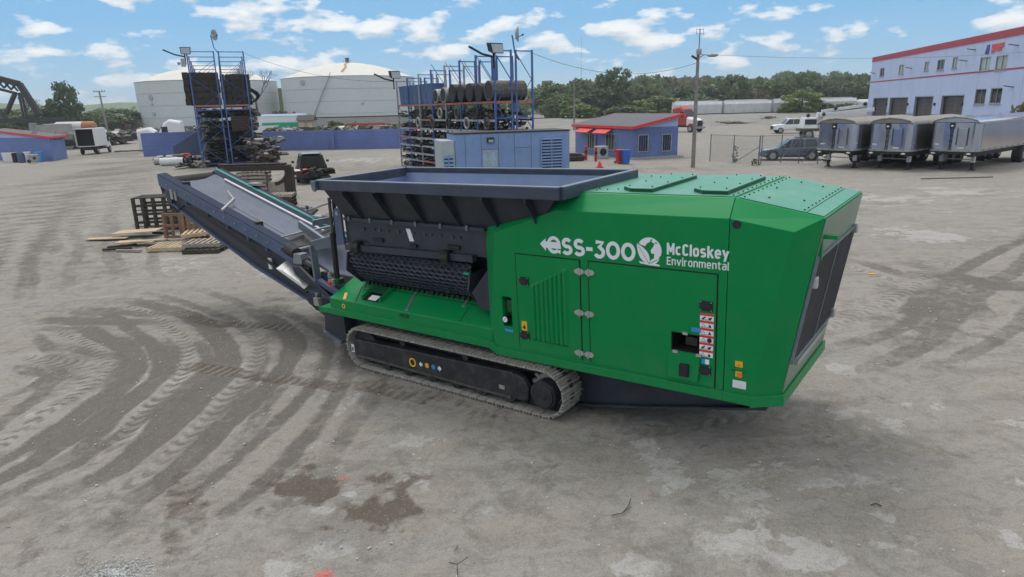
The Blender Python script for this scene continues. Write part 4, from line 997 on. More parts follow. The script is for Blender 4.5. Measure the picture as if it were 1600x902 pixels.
lay(X0-.03, X0-.001, Y0, Y1+.03, .0, .075, 'pocket_side', 'green', bx); lay(X1+.001, X1+.03, Y0, Y1+.03, .0, .075, 'pocket_side', 'green', bx)
lay(X0, X1, Y1-.12, Y1+.03, .060, .075, 'pocket_hood', 'green_dark', bx)
lay(X0+.10, X1-.10, Y0+.02, Y0+.13, .010, .014, 'pocket_label', 'decal_white', bx)
mb = MB(); strip(onskirt(538,468), onskirt(541,458), .05, .004, .004); part(mb, 'warning_sticker', 'yellow', sk)
c = mu(537, 478.5, Y=-.003); mb = MB(); mb.cyl((c.x,-.006,c.z), (c.x,-.001,c.z), .045, 6); lf = part(mb, 'lifting_eye_sticker', 'yellow', sk)
mb = MB(); mb.cyl((c.x,-.008,c.z), (c.x,-.0065,c.z), .018, 8); part(mb, 'sticker_ring', 'black', lf)
mb = MB(); c = mu(631, 493, Y=-.01); mb.box(c.x-.09, c.x+.09, -.02, .0, c.z-.03, c.z+.02); part(mb, 'skirt_catch', 'green_dark', sk)
# ---- dark blue chassis
mb = MB()
mb.prism([(-4.42,.60),(-4.36,1.04),(-3.85,1.06),(-3.85,.48),(-4.0,.46)], 'y', .10, far(.10)); fp = part(mb, 'chassis_front', 'navy', bevel=.01)
mb = MB(); mb.bar((-4.43,.08,.60), (-3.95,.08,.475), .05, .05); part(mb, 'chassis_lip', 'galv', fp)
mb = MB()
mb.prism([(-3.9,.50),(-3.9,1.06),(3.25,1.0),(3.22,.84),(1.64,.49),(.9,.34),(.48,.28),(-.2,.28)], 'y', .36, far(.36)); ch = part(mb, 'chassis_beam', 'navy', bevel=.012)
mb = MB()
for a, b in (((.25,.27),(.48,.27)), ((.48,.27),(.9,.33)), ((.9,.33),(1.64,.48)), ((1.64,.48),(3.2,.83))): mb.bar((a[0],.33,a[1]), (b[0],.33,b[1]), .10, .03)
part(mb, 'chassis_lip', 'navy', ch)
mb = MB(); mb.box(.6, 3.2, .25, far(.25), .93, 1.03); part(mb, 'hood_floor', 'navy')
# ---- crawler tracks
def stadium(xa, xb, zc, r, n=20):
    P = []
    for i in range(n+1): t = math.pi/2-math.pi*i/n; P.append((xb+r*math.cos(t), zc+r*math.sin(t)))
    for i in range(n+1): t = -math.pi/2-math.pi*i/n; P.append((xa+r*math.cos(t), zc+r*math.sin(t)))
    return P
def walk(P, step):
    out = []; L = []; s0 = 0; Q = P+[P[0]]
    for a, b in zip(Q, Q[1:]): L.append((s0, a, b)); s0 += math.hypot(b[0]-a[0], b[1]-a[1])
    n = int(s0/step); st = s0/n; j = 0
    for i in range(n):
        s_ = i*st
        while j < len(L)-1 and L[j+1][0] <= s_: j += 1
        a, b = L[j][1], L[j][2]; l = math.hypot(b[0]-a[0], b[1]-a[1]); t = (s_-L[j][0])/l
        out.append(((a[0]+(b[0]-a[0])*t, a[1]+(b[1]-a[1])*t), ((b[0]-a[0])/l, (b[1]-a[1])/l)))
    return out
def crawler(y0, y1, out_y):
    xa, xb, zc, r = -3.20, .42, MZ0+.367, .315
    cr = MB(); P = walk(stadium(xa, xb, zc, r), .158)
    for (p, t) in P:
        n = (-t[1], t[0])           # outward, the walk runs clockwise
        if (p[0]-(xa+xb)/2)*n[0]*.05+(p[1]-zc)*n[1] < 0: n = (-n[0], -n[1])
        def at(u, v): return (p[0]+t[0]*u+n[0]*v, p[1]+t[1]*u+n[1]*v)
        prof = [at(-.074,0), at(.074,0), at(.074,.014), at(.055,.018), at(.048,.052), at(.036,.052), at(.03,.018), at(.006,.018), at(0,.04), at(-.008,.04), at(-.014,.018), at(-.043,.018), at(-.049,.046), at(-.06,.046), at(-.066,.016), at(-.074,.014)]
        cr.prism(prof, 'y', y0, y1)
    tr = part(cr, 'track_shoes', 'shoe')
    mb = MB(); ym = (y0+y1)/2
    for (p, t) in walk(stadium(xa, xb, zc, r-.05), .158): mb.bar((p[0]-t[0]*.07,ym,p[1]-t[1]*.07), (p[0]+t[0]*.07,ym,p[1]+t[1]*.07), .16, .075, up=(0,1,0))
    part(mb, 'track_chain', 'rubber', tr)
    sg = -1 if out_y < ym else 1; yo = out_y
    mb = MB(); inner = ym
    lo, hi = MZ0+.19, MZ0+.53
    a, b = sorted((yo-sg*.015, inner))
    mb.prism([(xa-.20,lo+.02),(xa-.22,hi-.10),(xa-.14,hi-.04),(xb-.54,hi+.02),(xb-.44,hi-.06),(xb-.46,lo+.0),(xb-.59,lo-.03)], 'y', a, b); fr = part(mb, 'track_frame', 'blackplate', bevel=.015)
    mb = MB()
    a, b = sorted((yo-sg*.005, yo-sg*.05)); mb.hexa([(xa-.18,a,lo-.005),(xb-.57,a,lo-.045),(xb-.57,b,lo-.045),(xa-.18,b,lo-.005)], [(xa-.18,a,lo+.03),(xb-.57,a,lo-.01),(xb-.57,b,lo-.01),(xa-.18,b,lo+.03)])
    part(mb, 'frame_lip', 'scrap_mid', fr)
    mb = MB(); a, b = sorted((yo+sg*.0, yo-sg*.10)); mb.prism([(xb-.54,lo-.02),(xb-.48,hi+.02),(xb-.34,hi-.02),(xb-.24,hi-.16),(xb-.26,lo+.02),(xb-.36,lo-.04)], 'y', a, b); part(mb, 'motor_guard', 'blackplate', fr, bevel=.02)
    mb = MB(); c0 = (xb, yo+sg*.02, zc-.03); mb.cyl(c0, (xb,ym,zc-.03), .20, 22); mb.cyl((xb,yo+sg*.05,zc-.03), c0, .17, 22); mb.cyl((xb,yo+sg*.06,zc-.03),(xb,yo+sg*.05,zc-.03), .07, 14)
    part(mb, 'drive_motor', 'blackplate', fr, bevel=.01)
    mb = MB()
    for k in range(15):
        t = 2*math.pi*k/15; mb.bar((xb+.20*math.cos(t),ym,zc+.20*math.sin(t)), (xb+.29*math.cos(t),ym,zc+.29*math.sin(t)), .05, .05, up=(0,1,0))
    mb.cyl((xb,ym-.04,zc), (xb,ym+.04,zc), .23, 22); part(mb, 'drive_sprocket', 'shoe', fr)
    mb = MB(); mb.cyl((xa,ym-.10,zc), (xa,ym+.10,zc), .27, 24); mb.cyl((xa,ym-.18,zc), (xa,ym+.18,zc), .10, 16); part(mb, 'front_idler', 'blackplate', fr, bevel=.01)
    for k in range(6):
        x = xa+.5+k*.50; mb = MB(); mb.cyl((x,ym-.15,MZ0+.17), (x,ym+.15,MZ0+.17), .105, 14); part(mb, 'track_roller', 'blackplate', fr)
    for x in (xa+.9, xa+2.2): mb = MB(); mb.cyl((x,ym-.12,MZ0+.585), (x,ym+.12,MZ0+.585), .055, 12); part(mb, 'carrier_roller', 'blackplate', fr)
    return fr, yo
fr, yo = crawler(-.15, .31, -.11); crawler(far(.31), far(-.15), far(-.11))
def disc_px(px, py, r, m, name, ring=False, n=20):
    c = mu(px, py, Y=-.10); mb = MB()
    if ring: mb.ribbon([(c.x+r*math.cos(t), c.z+r*math.sin(t)) for t in np.linspace(0, 6.283, 22, endpoint=False)], .022, -.1015, -.0962, True)
    else: mb.cyl((c.x,-.1015,c.z), (c.x,-.0962,c.z), r, n)
    part(mb, name, m, fr)
disc_px(644.5, 566.5, .062, 'yellow', 'ring_mark', True); disc_px(667, 571.5, .040, 'yellow', 'disc_mark'); disc_px(677, 573.8, .040, 'sticker_blue', 'disc_mark')
for px, py, s_ in ((657.8,569.5,-1), (686.3,576.2,1)):
    c = mu(px, py, Y=-.10); mb = MB(); mb.prism([(c.x+s_*.045,c.z),(c.x,c.z+.045),(c.x,c.z+.02),(c.x-s_*.03,c.z+.02),(c.x-s_*.03,c.z-.02),(c.x,c.z-.02),(c.x,c.z-.045)], 'y', -.1015, -.0962); part(mb, 'arrow_mark', 'decal_white', fr)
c = mu(551.5, 544, Y=-.10); mb = MB(); mb.box(c.x-.035, c.x+.035, -.102, -.0962, c.z-.07, c.z+.07); w1 = part(mb, 'frame_sticker', 'decal_white', fr)
mb = MB(); mb.box(c.x-.02, c.x+.02, -.104, -.1021, c.z-.045, c.z+.02); part(mb, 'sticker_print', 'scrap_mid', w1)
c = mu(784, 605, Y=-.10); mb = MB(); mb.box(c.x-.05, c.x+.05, -.102, -.0962, c.z-.03, c.z+.03); part(mb, 'frame_sticker', 'scrap_light', fr)
# ---- hopper
HX0, HX1, HY0, HY1, HZ = -3.70, .855, -.18, 1.78, 3.33
bx0, bx1, by0, by1, bz = -3.55, .2, .16, 1.45, 2.68
O = [(HX0,HY0),(HX1,HY0),(HX1,HY1),(HX0,HY1)]; I = [(bx0,by0),(bx1,by0),(bx1,by1),(bx0,by1)]
mb = MB(); th = .02
top_o = [(x,y,HZ-.03) for x, y in O]; bot_o = [(x,y,bz) for x, y in I]
top_i = [(x+(th if x < 0 else -th),y+(th if y < .5 else -th),HZ-.03) for x, y in O]; bot_i = [(x+(th if x < -1 else -th),y+(th if y < .5 else -th),bz+.01) for x, y in I]
mb.add(top_o+bot_o+top_i+bot_i, [(0,1,5,4),(1,2,6,5),(2,3,7,6),(3,0,4,7)], 0)
mb.add(top_i+bot_i, [(1,0,4,5),(2,1,5,6),(3,2,6,7),(0,3,7,4)], 1)
mb.add(bot_i, [(0,1,2,3)], 2)
hop = part(mb, 'hopper', ('navy','hopper_in','black'), fix=False)
mb = MB()
for (a, b) in zip(O, O[1:]+O[:1]):
    d = Vector((b[0]-a[0], b[1]-a[1])).normalized(); e = .06
    mb.bar((a[0]-d.x*e*.0, a[1]-d.y*e*.0, HZ-.075), (b[0], b[1], HZ-.075), .10, .15)
part(mb, 'hopper_rim', 'rim_steel', hop, bevel=.006)
mb = MB()
for (a, b) in zip(O, O[1:]+O[:1]): mb.bar((a[0],a[1],HZ+.004), (b[0],b[1],HZ+.004), .085, .006)
part(mb, 'rim_edge', 'galv', hop)
for x in np.linspace(-3.1, .35, 6):
    mb = MB(); mb.prism([(HY0-.05,HZ-.16),(HY0-.05,HZ-.20),(by0-.06,bz+.02),(by0+.01,bz+.0),(HY0+.06,HZ-.16)], 'x', x-.012, x+.012); part(mb, 'hopper_rib', 'navy', hop)
mb = MB(); mb.prism([(HX0-.06,HZ-.0),(HX0+.05,HZ-.0),(HX0+.05,HZ-.13),(HX0+.01,HZ-.17),(HX0-.04,HZ-.14)], 'y', HY0-.10, HY0-.06); mb.prism([(HX0-.06,HZ-.0),(HX0+.05,HZ-.0),(HX0+.05,HZ-.13),(HX0+.01,HZ-.17),(HX0-.04,HZ-.14)], 'y', HY1+.05, HY1+.09); part(mb, 'rim_end_plate', 'galv', hop, each=True)
mb = MB(); mb.box(bx0, -.6, by0-.05, by0+.02, bz-.03, bz+.02); part(mb, 'hopper_seam', 'navy', hop)
mb = MB()
for i in range(6): x = -3.4+i*.5; mb.box(x-.02, x+.02, by0-.07, by0-.05, bz-.03, bz+.04)
part(mb, 'seam_clamp', 'galv', hop, each=True)
# ---- shredder box below it
mb = MB(); mb.prism([(-3.62,1.50),(-3.62,2.66),(-.6,2.66),(-.6,1.50)], 'y', .62, 1.75); part(mb, 'cutting_chamber', 'navy')
mb = MB(); mb.box(-3.62, -.6, .19, .66, 2.26, 2.66); bxp = part(mb, 'chamber_side', 'navy', bevel=.01)
mb = MB()
for i in range(12): x = -3.15+i*.185+(.05 if i % 3 == 1 else 0); mb.cyl((x,.165,2.52), (x,.19,2.52), .022, 8)
part(mb, 'side_bolt', 'scrap_mid', bxp, each=True)
c = mu(640, 367, Y=.185); mb = MB(); mb.prism([(c.x-.07,c.z+.09),(c.x+.02,c.z+.09),(c.x+.08,c.z-.10),(c.x-.01,c.z-.10)], 'y', .183, .189); part(mb, 'side_label', 'decal_white', bxp)
mb = MB(); mb.box(-2.95, -2.72, .16, .189, 2.33, 2.39); mb.box(-1.35, -1.12, .16, .189, 2.34, 2.40); mb.box(-2.12, -1.98, .15, .189, 2.31, 2.35); part(mb, 'lifting_pad', 'black', bxp, each=True)
mb = MB(); mb.bar((-3.6,.16,2.20), (-.85,.16,2.24), .09, .10); cb = part(mb, 'curtain_tube', 'navy')
mb = MB()
for x in (-3.3, -1.35): mb.box(x-.06, x+.06, .07, .25, 2.14, 2.32); mb.cyl((x-.07,.13,2.22), (x+.07,.13,2.22), .085, 12)
part(mb, 'tube_clamp', 'black', cb, each=True)
# curved comb screen with hexagonal cells
def scr(v):   # v 0 top .. 1 bottom, profile in y-z
    t = v; return .24-.07*math.sin(math.pi*min(1, t*1.05))+.26*t**2.0, 2.13-.60*t
mb = MB(); N = 14
rings = [[(-3.62, *scr(i/N)), (-.98, *scr(i/N))] for i in range(N+1)]
v = [p for r in rings for p in r]; mb.add(v, [(2*i, 2*i+1, 2*i+3, 2*i+2) for i in range(N)]); cu_ = part(mb, 'comb_screen', 'black')
mb = MB(); hx = .132; rows = 9
for r_ in range(rows):
    for k in range(21):
        x = -3.55+k*hx+(hx/2 if r_ % 2 else 0)
        if x > -1.02: continue
        pts = []
        for j in range(7):
            a = R(60*j+30); px_ = x+.070*math.cos(a); vv = (r_+.6+.60*math.sin(a))/rows; vv = min(max(vv, 0), 1); y, z = scr(vv); pts.append((px_, y-.014, z))
        mb.tube(pts, .013, 4, cap=False)
part(mb, 'screen_cells', 'cell_steel', cu_, fix=False)
mb = MB()
for k in range(24): x = -3.5+k*.107; y, z = scr(.97); mb.prism([(x-.03,z),(x+.03,z),(x,z-.07)], 'y', y-.05, y-.01)
part(mb, 'comb_teeth', 'black', cu_)
mb = MB()
for x in (-3.1, -2.05, -1.15): y, z = scr(1); mb.box(x-.05, x+.05, y-.05, y+.05, z-.05, z+.02)
part(mb, 'screen_hinge', 'black', cu_, each=True)
mb = MB(); mb.prism([(.18,2.0),(.12,1.75),(.30,1.52),(.62,1.50),(.62,2.0)], 'x', -1.0, -.97); mb.prism([(.18,2.1),(.12,1.80),(.42,1.52),(.62,1.50),(.62,2.1)], 'x', -3.66, -3.63); part(mb, 'screen_cheek', 'navy', each=True)
mb = MB(); c = mu(728,428,Y=.1); mb.box(c.x-.05, c.x+.05, .10, .14, c.z-.015, c.z+.015); part(mb, 'cheek_tab', 'teal')
mb = MB(); mb.prism([(-.62,1.5),(-.62,2.1),(-.95,1.72),(-.8,1.5)], 'y', .16, .2); part(mb, 'corner_plate', 'navy')
# ear with an eye
mb = MB(); c = mu(528, 335, Y=.15); mb.prism([(c.x-.09,c.z-.5),(c.x-.09,c.z+.02)]+[(c.x+.09*math.cos(t),c.z+.02+.09*math.sin(t)) for t in np.linspace(math.pi, 0, 9)]+[(c.x+.09,c.z-.5)], 'y', .13, .17); ear = part(mb, 'lifting_ear', 'navy_lit')
mb = MB(); mb.cyl((c.x,.122,c.z+.02), (c.x,.178,c.z+.02), .035, 14); part(mb, 'ear_hole', 'scrap_light', ear)
mb = MB(); c = mu(760, 345, Y=.3); mb.ribbon([(c.x+.06*math.cos(t), c.z+.06*math.sin(t)) for t in np.linspace(0, 6.283, 14, endpoint=False)], .04, .24, .28, True); part(mb, 'lifting_ring', 'navy_lit')
# ---- tipping ram and its green foot, with a red lamp
a = mu(514,309,Y=.30); b = mu(527,436,Y=.30)
mb = MB(); mb.cyl(a, a+(b-a)*.45, .028, 12); mb2 = MB(); mb2.cyl(a+(b-a)*.42, b, .050, 14); rm = part(mb2, 'hydraulic_ram', 'black', smooth=False); part(mb, 'ram_rod', 'scrap_mid', rm)
mb = MB(); a2 = mu(521,309,Y=.36); b2 = mu(526,372,Y=.36); mb.bar(a2, b2, .05, .04); part(mb, 'hopper_prop', 'navy')
mb = MB(); mb.box(b.x-.10, b.x+.10, .22, .38, 1.46, b.z+.02); ft = part(mb, 'ram_foot', 'green_dark', bevel=.02)
mb = MB(); mb.tube([(b.x-.06,.25,b.z+.0),(b.x-.10,.2,b.z+.08),(b.x-.06,.22,b.z+.16)], .018, 6); mb.cyl((b.x-.1,.22,b.z+.02), (b.x-.1,.22,b.z+.09), .03, 8); part(mb, 'ram_fittings', 'scrap_light', ft)
c = mu(518.5, 442, Y=.2); mb = MB(); mb.box(c.x-.06, c.x+.06, .17, .23, c.z-.05, c.z+.06); lamp = part(mb, 'marker_lamp', 'scrap_light')
mb = MB(); mb.cyl((c.x,.13,c.z), (c.x,.17,c.z), .038, 12); part(mb, 'lamp_lens', 'red_bright', lamp)
# ---- discharge conveyor
def line(a, b): return lambda x: a[1]+(x-a[0])*(b[1]-a[1])/(b[0]-a[0])
top = [(-10.48,3.24),(-6.4,2.055),(-4.6,1.45)]
def zt_(x):
    for a, b in zip(top, top[1:]):
        if x <= b[0]: return line(a, b)(x)
    return line(top[-2], top[-1])(x)
CY0, CY1 = .60, 1.92
xs_c = list(np.linspace(-10.48, -9.1, 5))+list(np.linspace(-8.9, -4.6, 14))
def wall(y0, y1, dz0, dz1, xa, xb, nm, m, tilt=0, parent=mac, **k):
    X_ = [x for x in xs_c if xa < x < xb]; X_ = [xa]+X_+[xb]; mb = MB()
    mb.loft([[(x,y0,zt_(x)+dz0),(x,y1,zt_(x)+dz0),(x,y1+tilt,zt_(x)+dz1),(x,y0+tilt,zt_(x)+dz1)] for x in X_]); return part(mb, nm, m, parent, **k)
rail = wall(CY0-.03, CY0, -.25, 0, -10.48, -5.5, 'conveyor_side', 'navy_lit', bevel=.004)
wall(CY1, CY1+.03, -.25, .05, -10.35, -4.6, 'conveyor_side', 'navy_lit')
mb = MB()
for i in range(13): x = -10.1+i*.36; mb.cyl((x,CY0-.05,zt_(x)-.11), (x,CY0-.03,zt_(x)-.11), .018, 8)
part(mb, 'rail_bolt', 'scrap_light', rail, each=True)
# skirts leaning in over the belt edge
def skirt(y0, y1, dz0, dz1, xa, xb, nm, m, t_=.014):
    X_ = [xa]+[x for x in xs_c if xa < x < xb]+[xb]; mb = MB()
    mb.loft([[(x,y0,zt_(x)+dz0),(x,y1,zt_(x)+dz1),(x,y1,zt_(x)+dz1+t_),(x,y0,zt_(x)+dz0+t_)] for x in X_]); return part(mb, nm, m)
skirt(CY0-.02, CY0+.17, .0, .015, -10.46, -5.75, 'belt_skirt', 'skirt_rubber', .02)
skirt(CY1-.12, CY1+.13, -.02, .03, -10.3, -5.4, 'belt_skirt', 'skirt_rubber', .02)
# troughed belt
X_ = xs_c; mb = MB()
ys_b = [CY0+.12, CY0+.30, CY0+.42, 1.26, CY1-.42, CY1-.30, CY1-.10]; dz_b = [-.02, -.07, -.10, -.105, -.10, -.07, -.02]
rings = [[(x, y, zt_(x)+d_-(.08 if x < -10.3 else 0)) for y, d_ in zip(ys_b, dz_b)]+[(x, y, zt_(x)+d_-.06) for y, d_ in list(zip(ys_b, dz_b))[::-1]] for x in X_]
mb.loft(rings); part(mb, 'conveyor_belt', 'belt')
mb = MB(); mb.cyl((-10.33,CY0+.06,3.0), (-10.33,CY1-.06,3.0), .17, 20); part(mb, 'head_drum', 'rubber')
def edge_line(y, dz, xa, xb, r_, nm, m):
    X_ = [xa]+[x for x in xs_c if xa < x < xb]+[xb]; mb = MB(); mb.tube([(x,y,zt_(x)+dz) for x in X_], r_, 6); return part(mb, nm, m)
edge_line(CY1-.18, -.0, -9.7, -5.95, .022, 'belt_edge_trim', 'decal_white'); edge_line(CY1-.01, .030, -10.3, -5.65, .020, 'pull_cord', 'teal')
edge_line(CY0+.48, -.085, -8.4, -6.2, .006, 'belt_chalk_line', 'scrap_light')
mb = MB(); x = -8.0; mb.bar((x+.05,CY0-.05,zt_(x)+.02), (x-.45,1.15,zt_(x-.45)+.02), .05, .05); mb.bar((x-.45,1.15,zt_(x-.45)+.02), (x-1.0,1.35,zt_(x-1.0)+.0), .02, .02); part(mb, 'loose_lever', 'scrap_light')
for x in (-9.75, -7.15): mb = MB(); mb.box(x-.13, x+.13, CY0+.12, CY0+.26, zt_(x)-.06, zt_(x)+.04); part(mb, 'skirt_bracket', 'black')
# side frames under the belt
mb = MB()
lowpts = [(-10.30,2.85),(-10.15,2.62),(-9.35,2.28),(-7.13,1.40),(-5.54,.92),(-5.16,.86),(-4.75,.95),(-4.5,1.1)]
for y0, y1 in ((CY0+.04, CY0+.09), (CY1-.12, CY1-.07)):
    mb.prism([(x, zt_(x)-.24) for x in (-4.5,-6.4,-9.1,-10.3)]+lowpts, 'y', y0, y1)
part(mb, 'conveyor_frame', 'navy', each=True)
mb = MB()
X_ = [p[0] for p in lowpts]
for a, b in zip(lowpts, lowpts[1:]): mb.bar((a[0],CY0+.03,a[1]), (b[0],CY0+.03,b[1]), .09, .05)
for x in (-9.6,-8.5,-7.4,-6.3): mb.bar((x,CY0+.09,zt_(x)-.45), (x,CY1-.09,zt_(x)-.45), .06, .06)
for x in (-9.4,-8.6,-7.9,-7.2,-6.6): mb.box(x-.02, x+.02, CY0-.035, CY0+.03, zt_(x)-.34, zt_(x)-.24)
part(mb, 'frame_ribs', 'navy_lit')
mb = MB()
for i in range(6): mb.cyl((-9.5+i*.75,CY0+.1,zt_(-9.5+i*.75)-.33), (-9.5+i*.75,CY1-.1,zt_(-9.5+i*.75)-.33), .05, 8)
part(mb, 'return_roller', 'rubber', each=True)
mb = MB(); mb.box(-10.25, -10.05, CY0-.02, CY0+.1, 2.55, 2.98); part(mb, 'head_bracket', 'navy'); 
mb = MB(); mb.box(-10.0, -9.9, CY0-.05, CY0-.031, 2.70, 2.93); mb.box(-9.83, -9.75, CY0-.05, CY0-.031, 2.68, 2.88); part(mb, 'head_label', 'scrap_light', each=True)
mb = MB(); mb.tube([(-9.2,CY0-.06,2.55),(-8.6,CY0-.07,2.36),(-8.0,CY0-.05,2.12),(-7.2,CY0-.06,1.86),(-6.4,CY0-.06,1.52),(-5.9,CY0-.08,1.30)], .03, 8); mb.tube([(-9.6,CY0+.1,2.6),(-9.75,CY0-.1,2.45),(-9.9,CY0-.1,2.5)], .02, 6); part(mb, 'hydraulic_hose', 'rubber')
c = mu(422, 412, Y=CY0-.02); mb = MB(); mb.box(c.x-.05, c.x+.05, CY0-.03, CY0-.0, c.z-.11, c.z+.11); part(mb, 'frame_label', 'decal_white')
# near guard plate hinged on the side with its green edge
p = [mu(431.6,420.7,Y=.25), mu(476,452.6,Y=.25), mu(491,439,Y=.62), mu(451,405.6,Y=.62)]
mb = MB(); nrm = Vector((0,-.5,1))*.012; mb.hexa(p, [q+nrm for q in p]); gp = part(mb, 'guard_plate', 'plate_grey', bevel=.004)
mb = MB(); mb.tube([mu(450,404,Y=.60), mu(484,428,Y=.60)], .022, 6); part(mb, 'pull_cord', 'teal', gp)
mb = MB(); mb.tube([p[0]+Vector((0,.05,-.06)), p[1]+Vector((0,.05,-.06))], .03, 6); part(mb, 'guard_hinge', 'black', gp)
# pivot yoke, links and cables near the tail
mb = MB(); mb.prism([(-5.62,1.60),(-5.40,1.62),(-4.35,.98),(-4.4,.72),(-4.75,.70),(-5.25,.92)], 'y', .42, .48); part(mb, 'pivot_arm', 'navy', bevel=.01)
mb = MB(); mb.tube([mu(498,462,Y=.3),mu(492,472,Y=.28),mu(490,478,Y=.3),mu(496,484,Y=.3)], .02, 6); mb.tube([mu(500,458,Y=.35),mu(503,480,Y=.32)], .02, 6); part(mb, 'link_cable', 'rubber', each=True)
c = mu(498, 471, Y=.28); mb = MB(); mb.box(c.x-.07, c.x+.07, .22, .30, c.z-.07, c.z+.07); mb.cyl((c.x,.25,c.z+.07), (c.x,.25,c.z+.16), .02, 8); part(mb, 'coupling_block', 'scrap_light')
# transfer frame above the tail: rollers, cross bars, posts in galvanised steel
def pbar(a, b, Ya, Yb, w_, h_): mb.bar(mu(*a, Y=Ya), mu(*b, Y=Yb), w_, h_)
mb = MB(); pbar((487,385), (538,372), .55, .95, .05, .20); pbar((488,384), (497,440), .55, .50, .14, .05); pbar((417,353), (509,379), 1.95, .75, .05, .16) if False else None
pbar((468,351), (508,379), 1.15, .85, .06, .16); pbar((488,349), (528,341), 1.2, 1.7, .05, .12); part(mb, 'transfer_frame', 'galv', bevel=.006)
mb = MB(); pbar((432,373), (474,362), .75, 1.2, .10, .03); pbar((461,391), (485,385), .65, .9, .12, .03); pbar((485,361), (529,351), 1.2, 1.7, .10, .03); part(mb, 'cover_strip', 'plate_grey', each=True)
mb = MB(); mb.cyl(mu(430,378,Y=.78), mu(464,397,Y=.60), .115, 16); part(mb, 'tail_drum', 'rubber')
a = mu(463,398,Y=.6); mb = MB(); mb.box(a.x-.02, a.x+.24, .52, .68, a.z-.16, a.z+.04); part(mb, 'motor_cover', 'plate_grey', bevel=.008)
mb = MB(); mb.cyl((a.x+.22,.6,a.z-.14), (a.x+.5,.6,a.z-.2), .075, 12); mb.box(a.x+.25, a.x+.45, .5, .66, a.z-.3, a.z-.2); part(mb, 'hydraulic_motor', 'black', bevel=.01)
q = [mu(440,374,Y=.95), mu(464,386,Y=.78), mu(500,379,Y=1.05), mu(475,362,Y=1.3)]
mb = MB(); mb.hexa([p_+Vector((0,0,-.03)) for p_ in q], q); part(mb, 'tail_guard', 'black')
q = [mu(500,372,Y=1.0), mu(537,372,Y=1.25), mu(534,353,Y=1.7), mu(492,363,Y=1.5)]
mb = MB(); mb.hexa([p_+Vector((0,0,-.03)) for p_ in q], q); part(mb, 'tail_guard', 'black')
mb = MB(); mb.hexa([(-5.1,.66,1.25),(-3.7,.66,1.15),(-3.7,1.75,1.15),(-5.1,1.75,1.25)], [(-5.1,.66,1.40),(-3.7,.66,1.28),(-3.7,1.75,1.28),(-5.1,1.75,1.40)]); part(mb, 'feed_belt', 'belt')
mb = MB(); mb.box(-5.0, -3.6, .60, .66, 1.0, 1.52); mb.box(-5.0, -3.6, 1.75, 1.82, 1.0, 1.6); mb.prism([(-4.4,1.5),(-3.62,1.5),(-3.62,2.2),(-3.8,2.2)], 'y', 1.75, 1.8); part(mb, 'feed_side', 'navy', each=True)
mb = MB(); mb.bar((-4.35,.52,1.15), (-4.95,.5,1.38), .10, .08); mb.bar((-4.2,.45,1.05), (-5.2,.46,1.18), .08, .06); part(mb, 'tail_links', 'navy_lit')
# two stay rods from the hopper to the conveyor's far side
mb = MB(); a = mu(497,281,Y=1.78); mb.tube([Vector((HX0+.1,1.84,HZ-.12)), Vector((-7.05,2.02,zt_(-7.05)+.12))], .022, 8); mb.tube([Vector((-3.9,1.84,HZ-.45)), Vector((-6.6,2.02,zt_(-6.6)+.15))], .022, 8); mb.tube([Vector((-5.9,1.95,2.28)), Vector((-6.6,2.02,zt_(-6.6)+.15))], .04, 8); part(mb, 'stay_rod', 'scrap_light', each=True)
for x in (-6.7, -8.95): mb = MB(); mb.box(x-.22, x+.16, CY1+.03, CY1+.22, zt_(x)+.06, zt_(x)+.11); part(mb, 'stay_bracket', 'plate_grey')
# ================================================================== YARD BUILDINGS AND BIG STRUCTURES
def frame3(o, d):
    """local frame: x along d on the ground, y to the left of it (away), z up"""
    d = Vector((d.x, d.y, 0)).normalized(); return Matrix(((d.x,-d.y,0,o.x),(d.y,d.x,0,o.y),(0,0,1,o.z),(0,0,0,1)))
def empty(name, label, cat, M, group=None):
    o = bpy.data.objects.new(name, None); COL.objects.link(o); o.matrix_world = M; o.empty_display_size = .3; return tag(o, label, cat, group)
def wallpt(M, px, py):
    """where the ray of a photo point meets the plane y=0 of a frame -> (x, z)"""
    I = M.inverted(); a = I @ CPOS; d = I.to_3x3() @ ray(px, py); t = -a.y/d.y; p = a+d*t; return p.x, p.z
# ---- storage tanks
def tank(xl, xr, ytop, yapex, D, label, stain=False):
    cx_ = (xl+xr)/2; a = W(xl, ytop, D); b = W(xr, ytop, D); r = (b.x-a.x)/2*.99; c = Vector(((a.x+b.x)/2, D+2, 0)); h = W(cx_, ytop, D).z; ha = W(cx_, yapex, D).z-h
    t = thing('storage_tank', label, 'storage tank', c)
    mb = MB(); mb.cyl((0,0,-.3), (0,0,h), r, 96); part(mb, 'tank_wall', 'tank_white', t)
    rings = []
    for k in range(9):
        u = k/8; rr = r*(1-u)+.02; z = h+ha*(1-(1-u)**1.75); rings.append([(rr*math.cos(x), rr*math.sin(x), z) for x in np.linspace(0, 2*math.pi, 96, endpoint=False)])
    mb = MB(); mb.loft(rings); rf = part(mb, 'tank_roof', 'tank_roof', t)
    for q in (.25, .5, .75): mb = MB(); mb.tube([(r*1.001*math.cos(x), r*1.001*math.sin(x), h*q) for x in np.linspace(0, 2*math.pi, 97)], .05, 4, cap=False); part(mb, 'plate_seam', 'box_end', t)
    mb = MB(); mb.tube([(r*1.002*math.cos(x), r*1.002*math.sin(x), h) for x in np.linspace(0, 2*math.pi, 97)], .09, 4, cap=False); part(mb, 'top_rim', 'box_end', t)
    return t, c, r, h, ha, rf
t, c, r, h, ha, rf = tank(439, 646, 123, 97.5, 222, 'big white domed storage tank with a rusty streak and a vent cap on its roof')
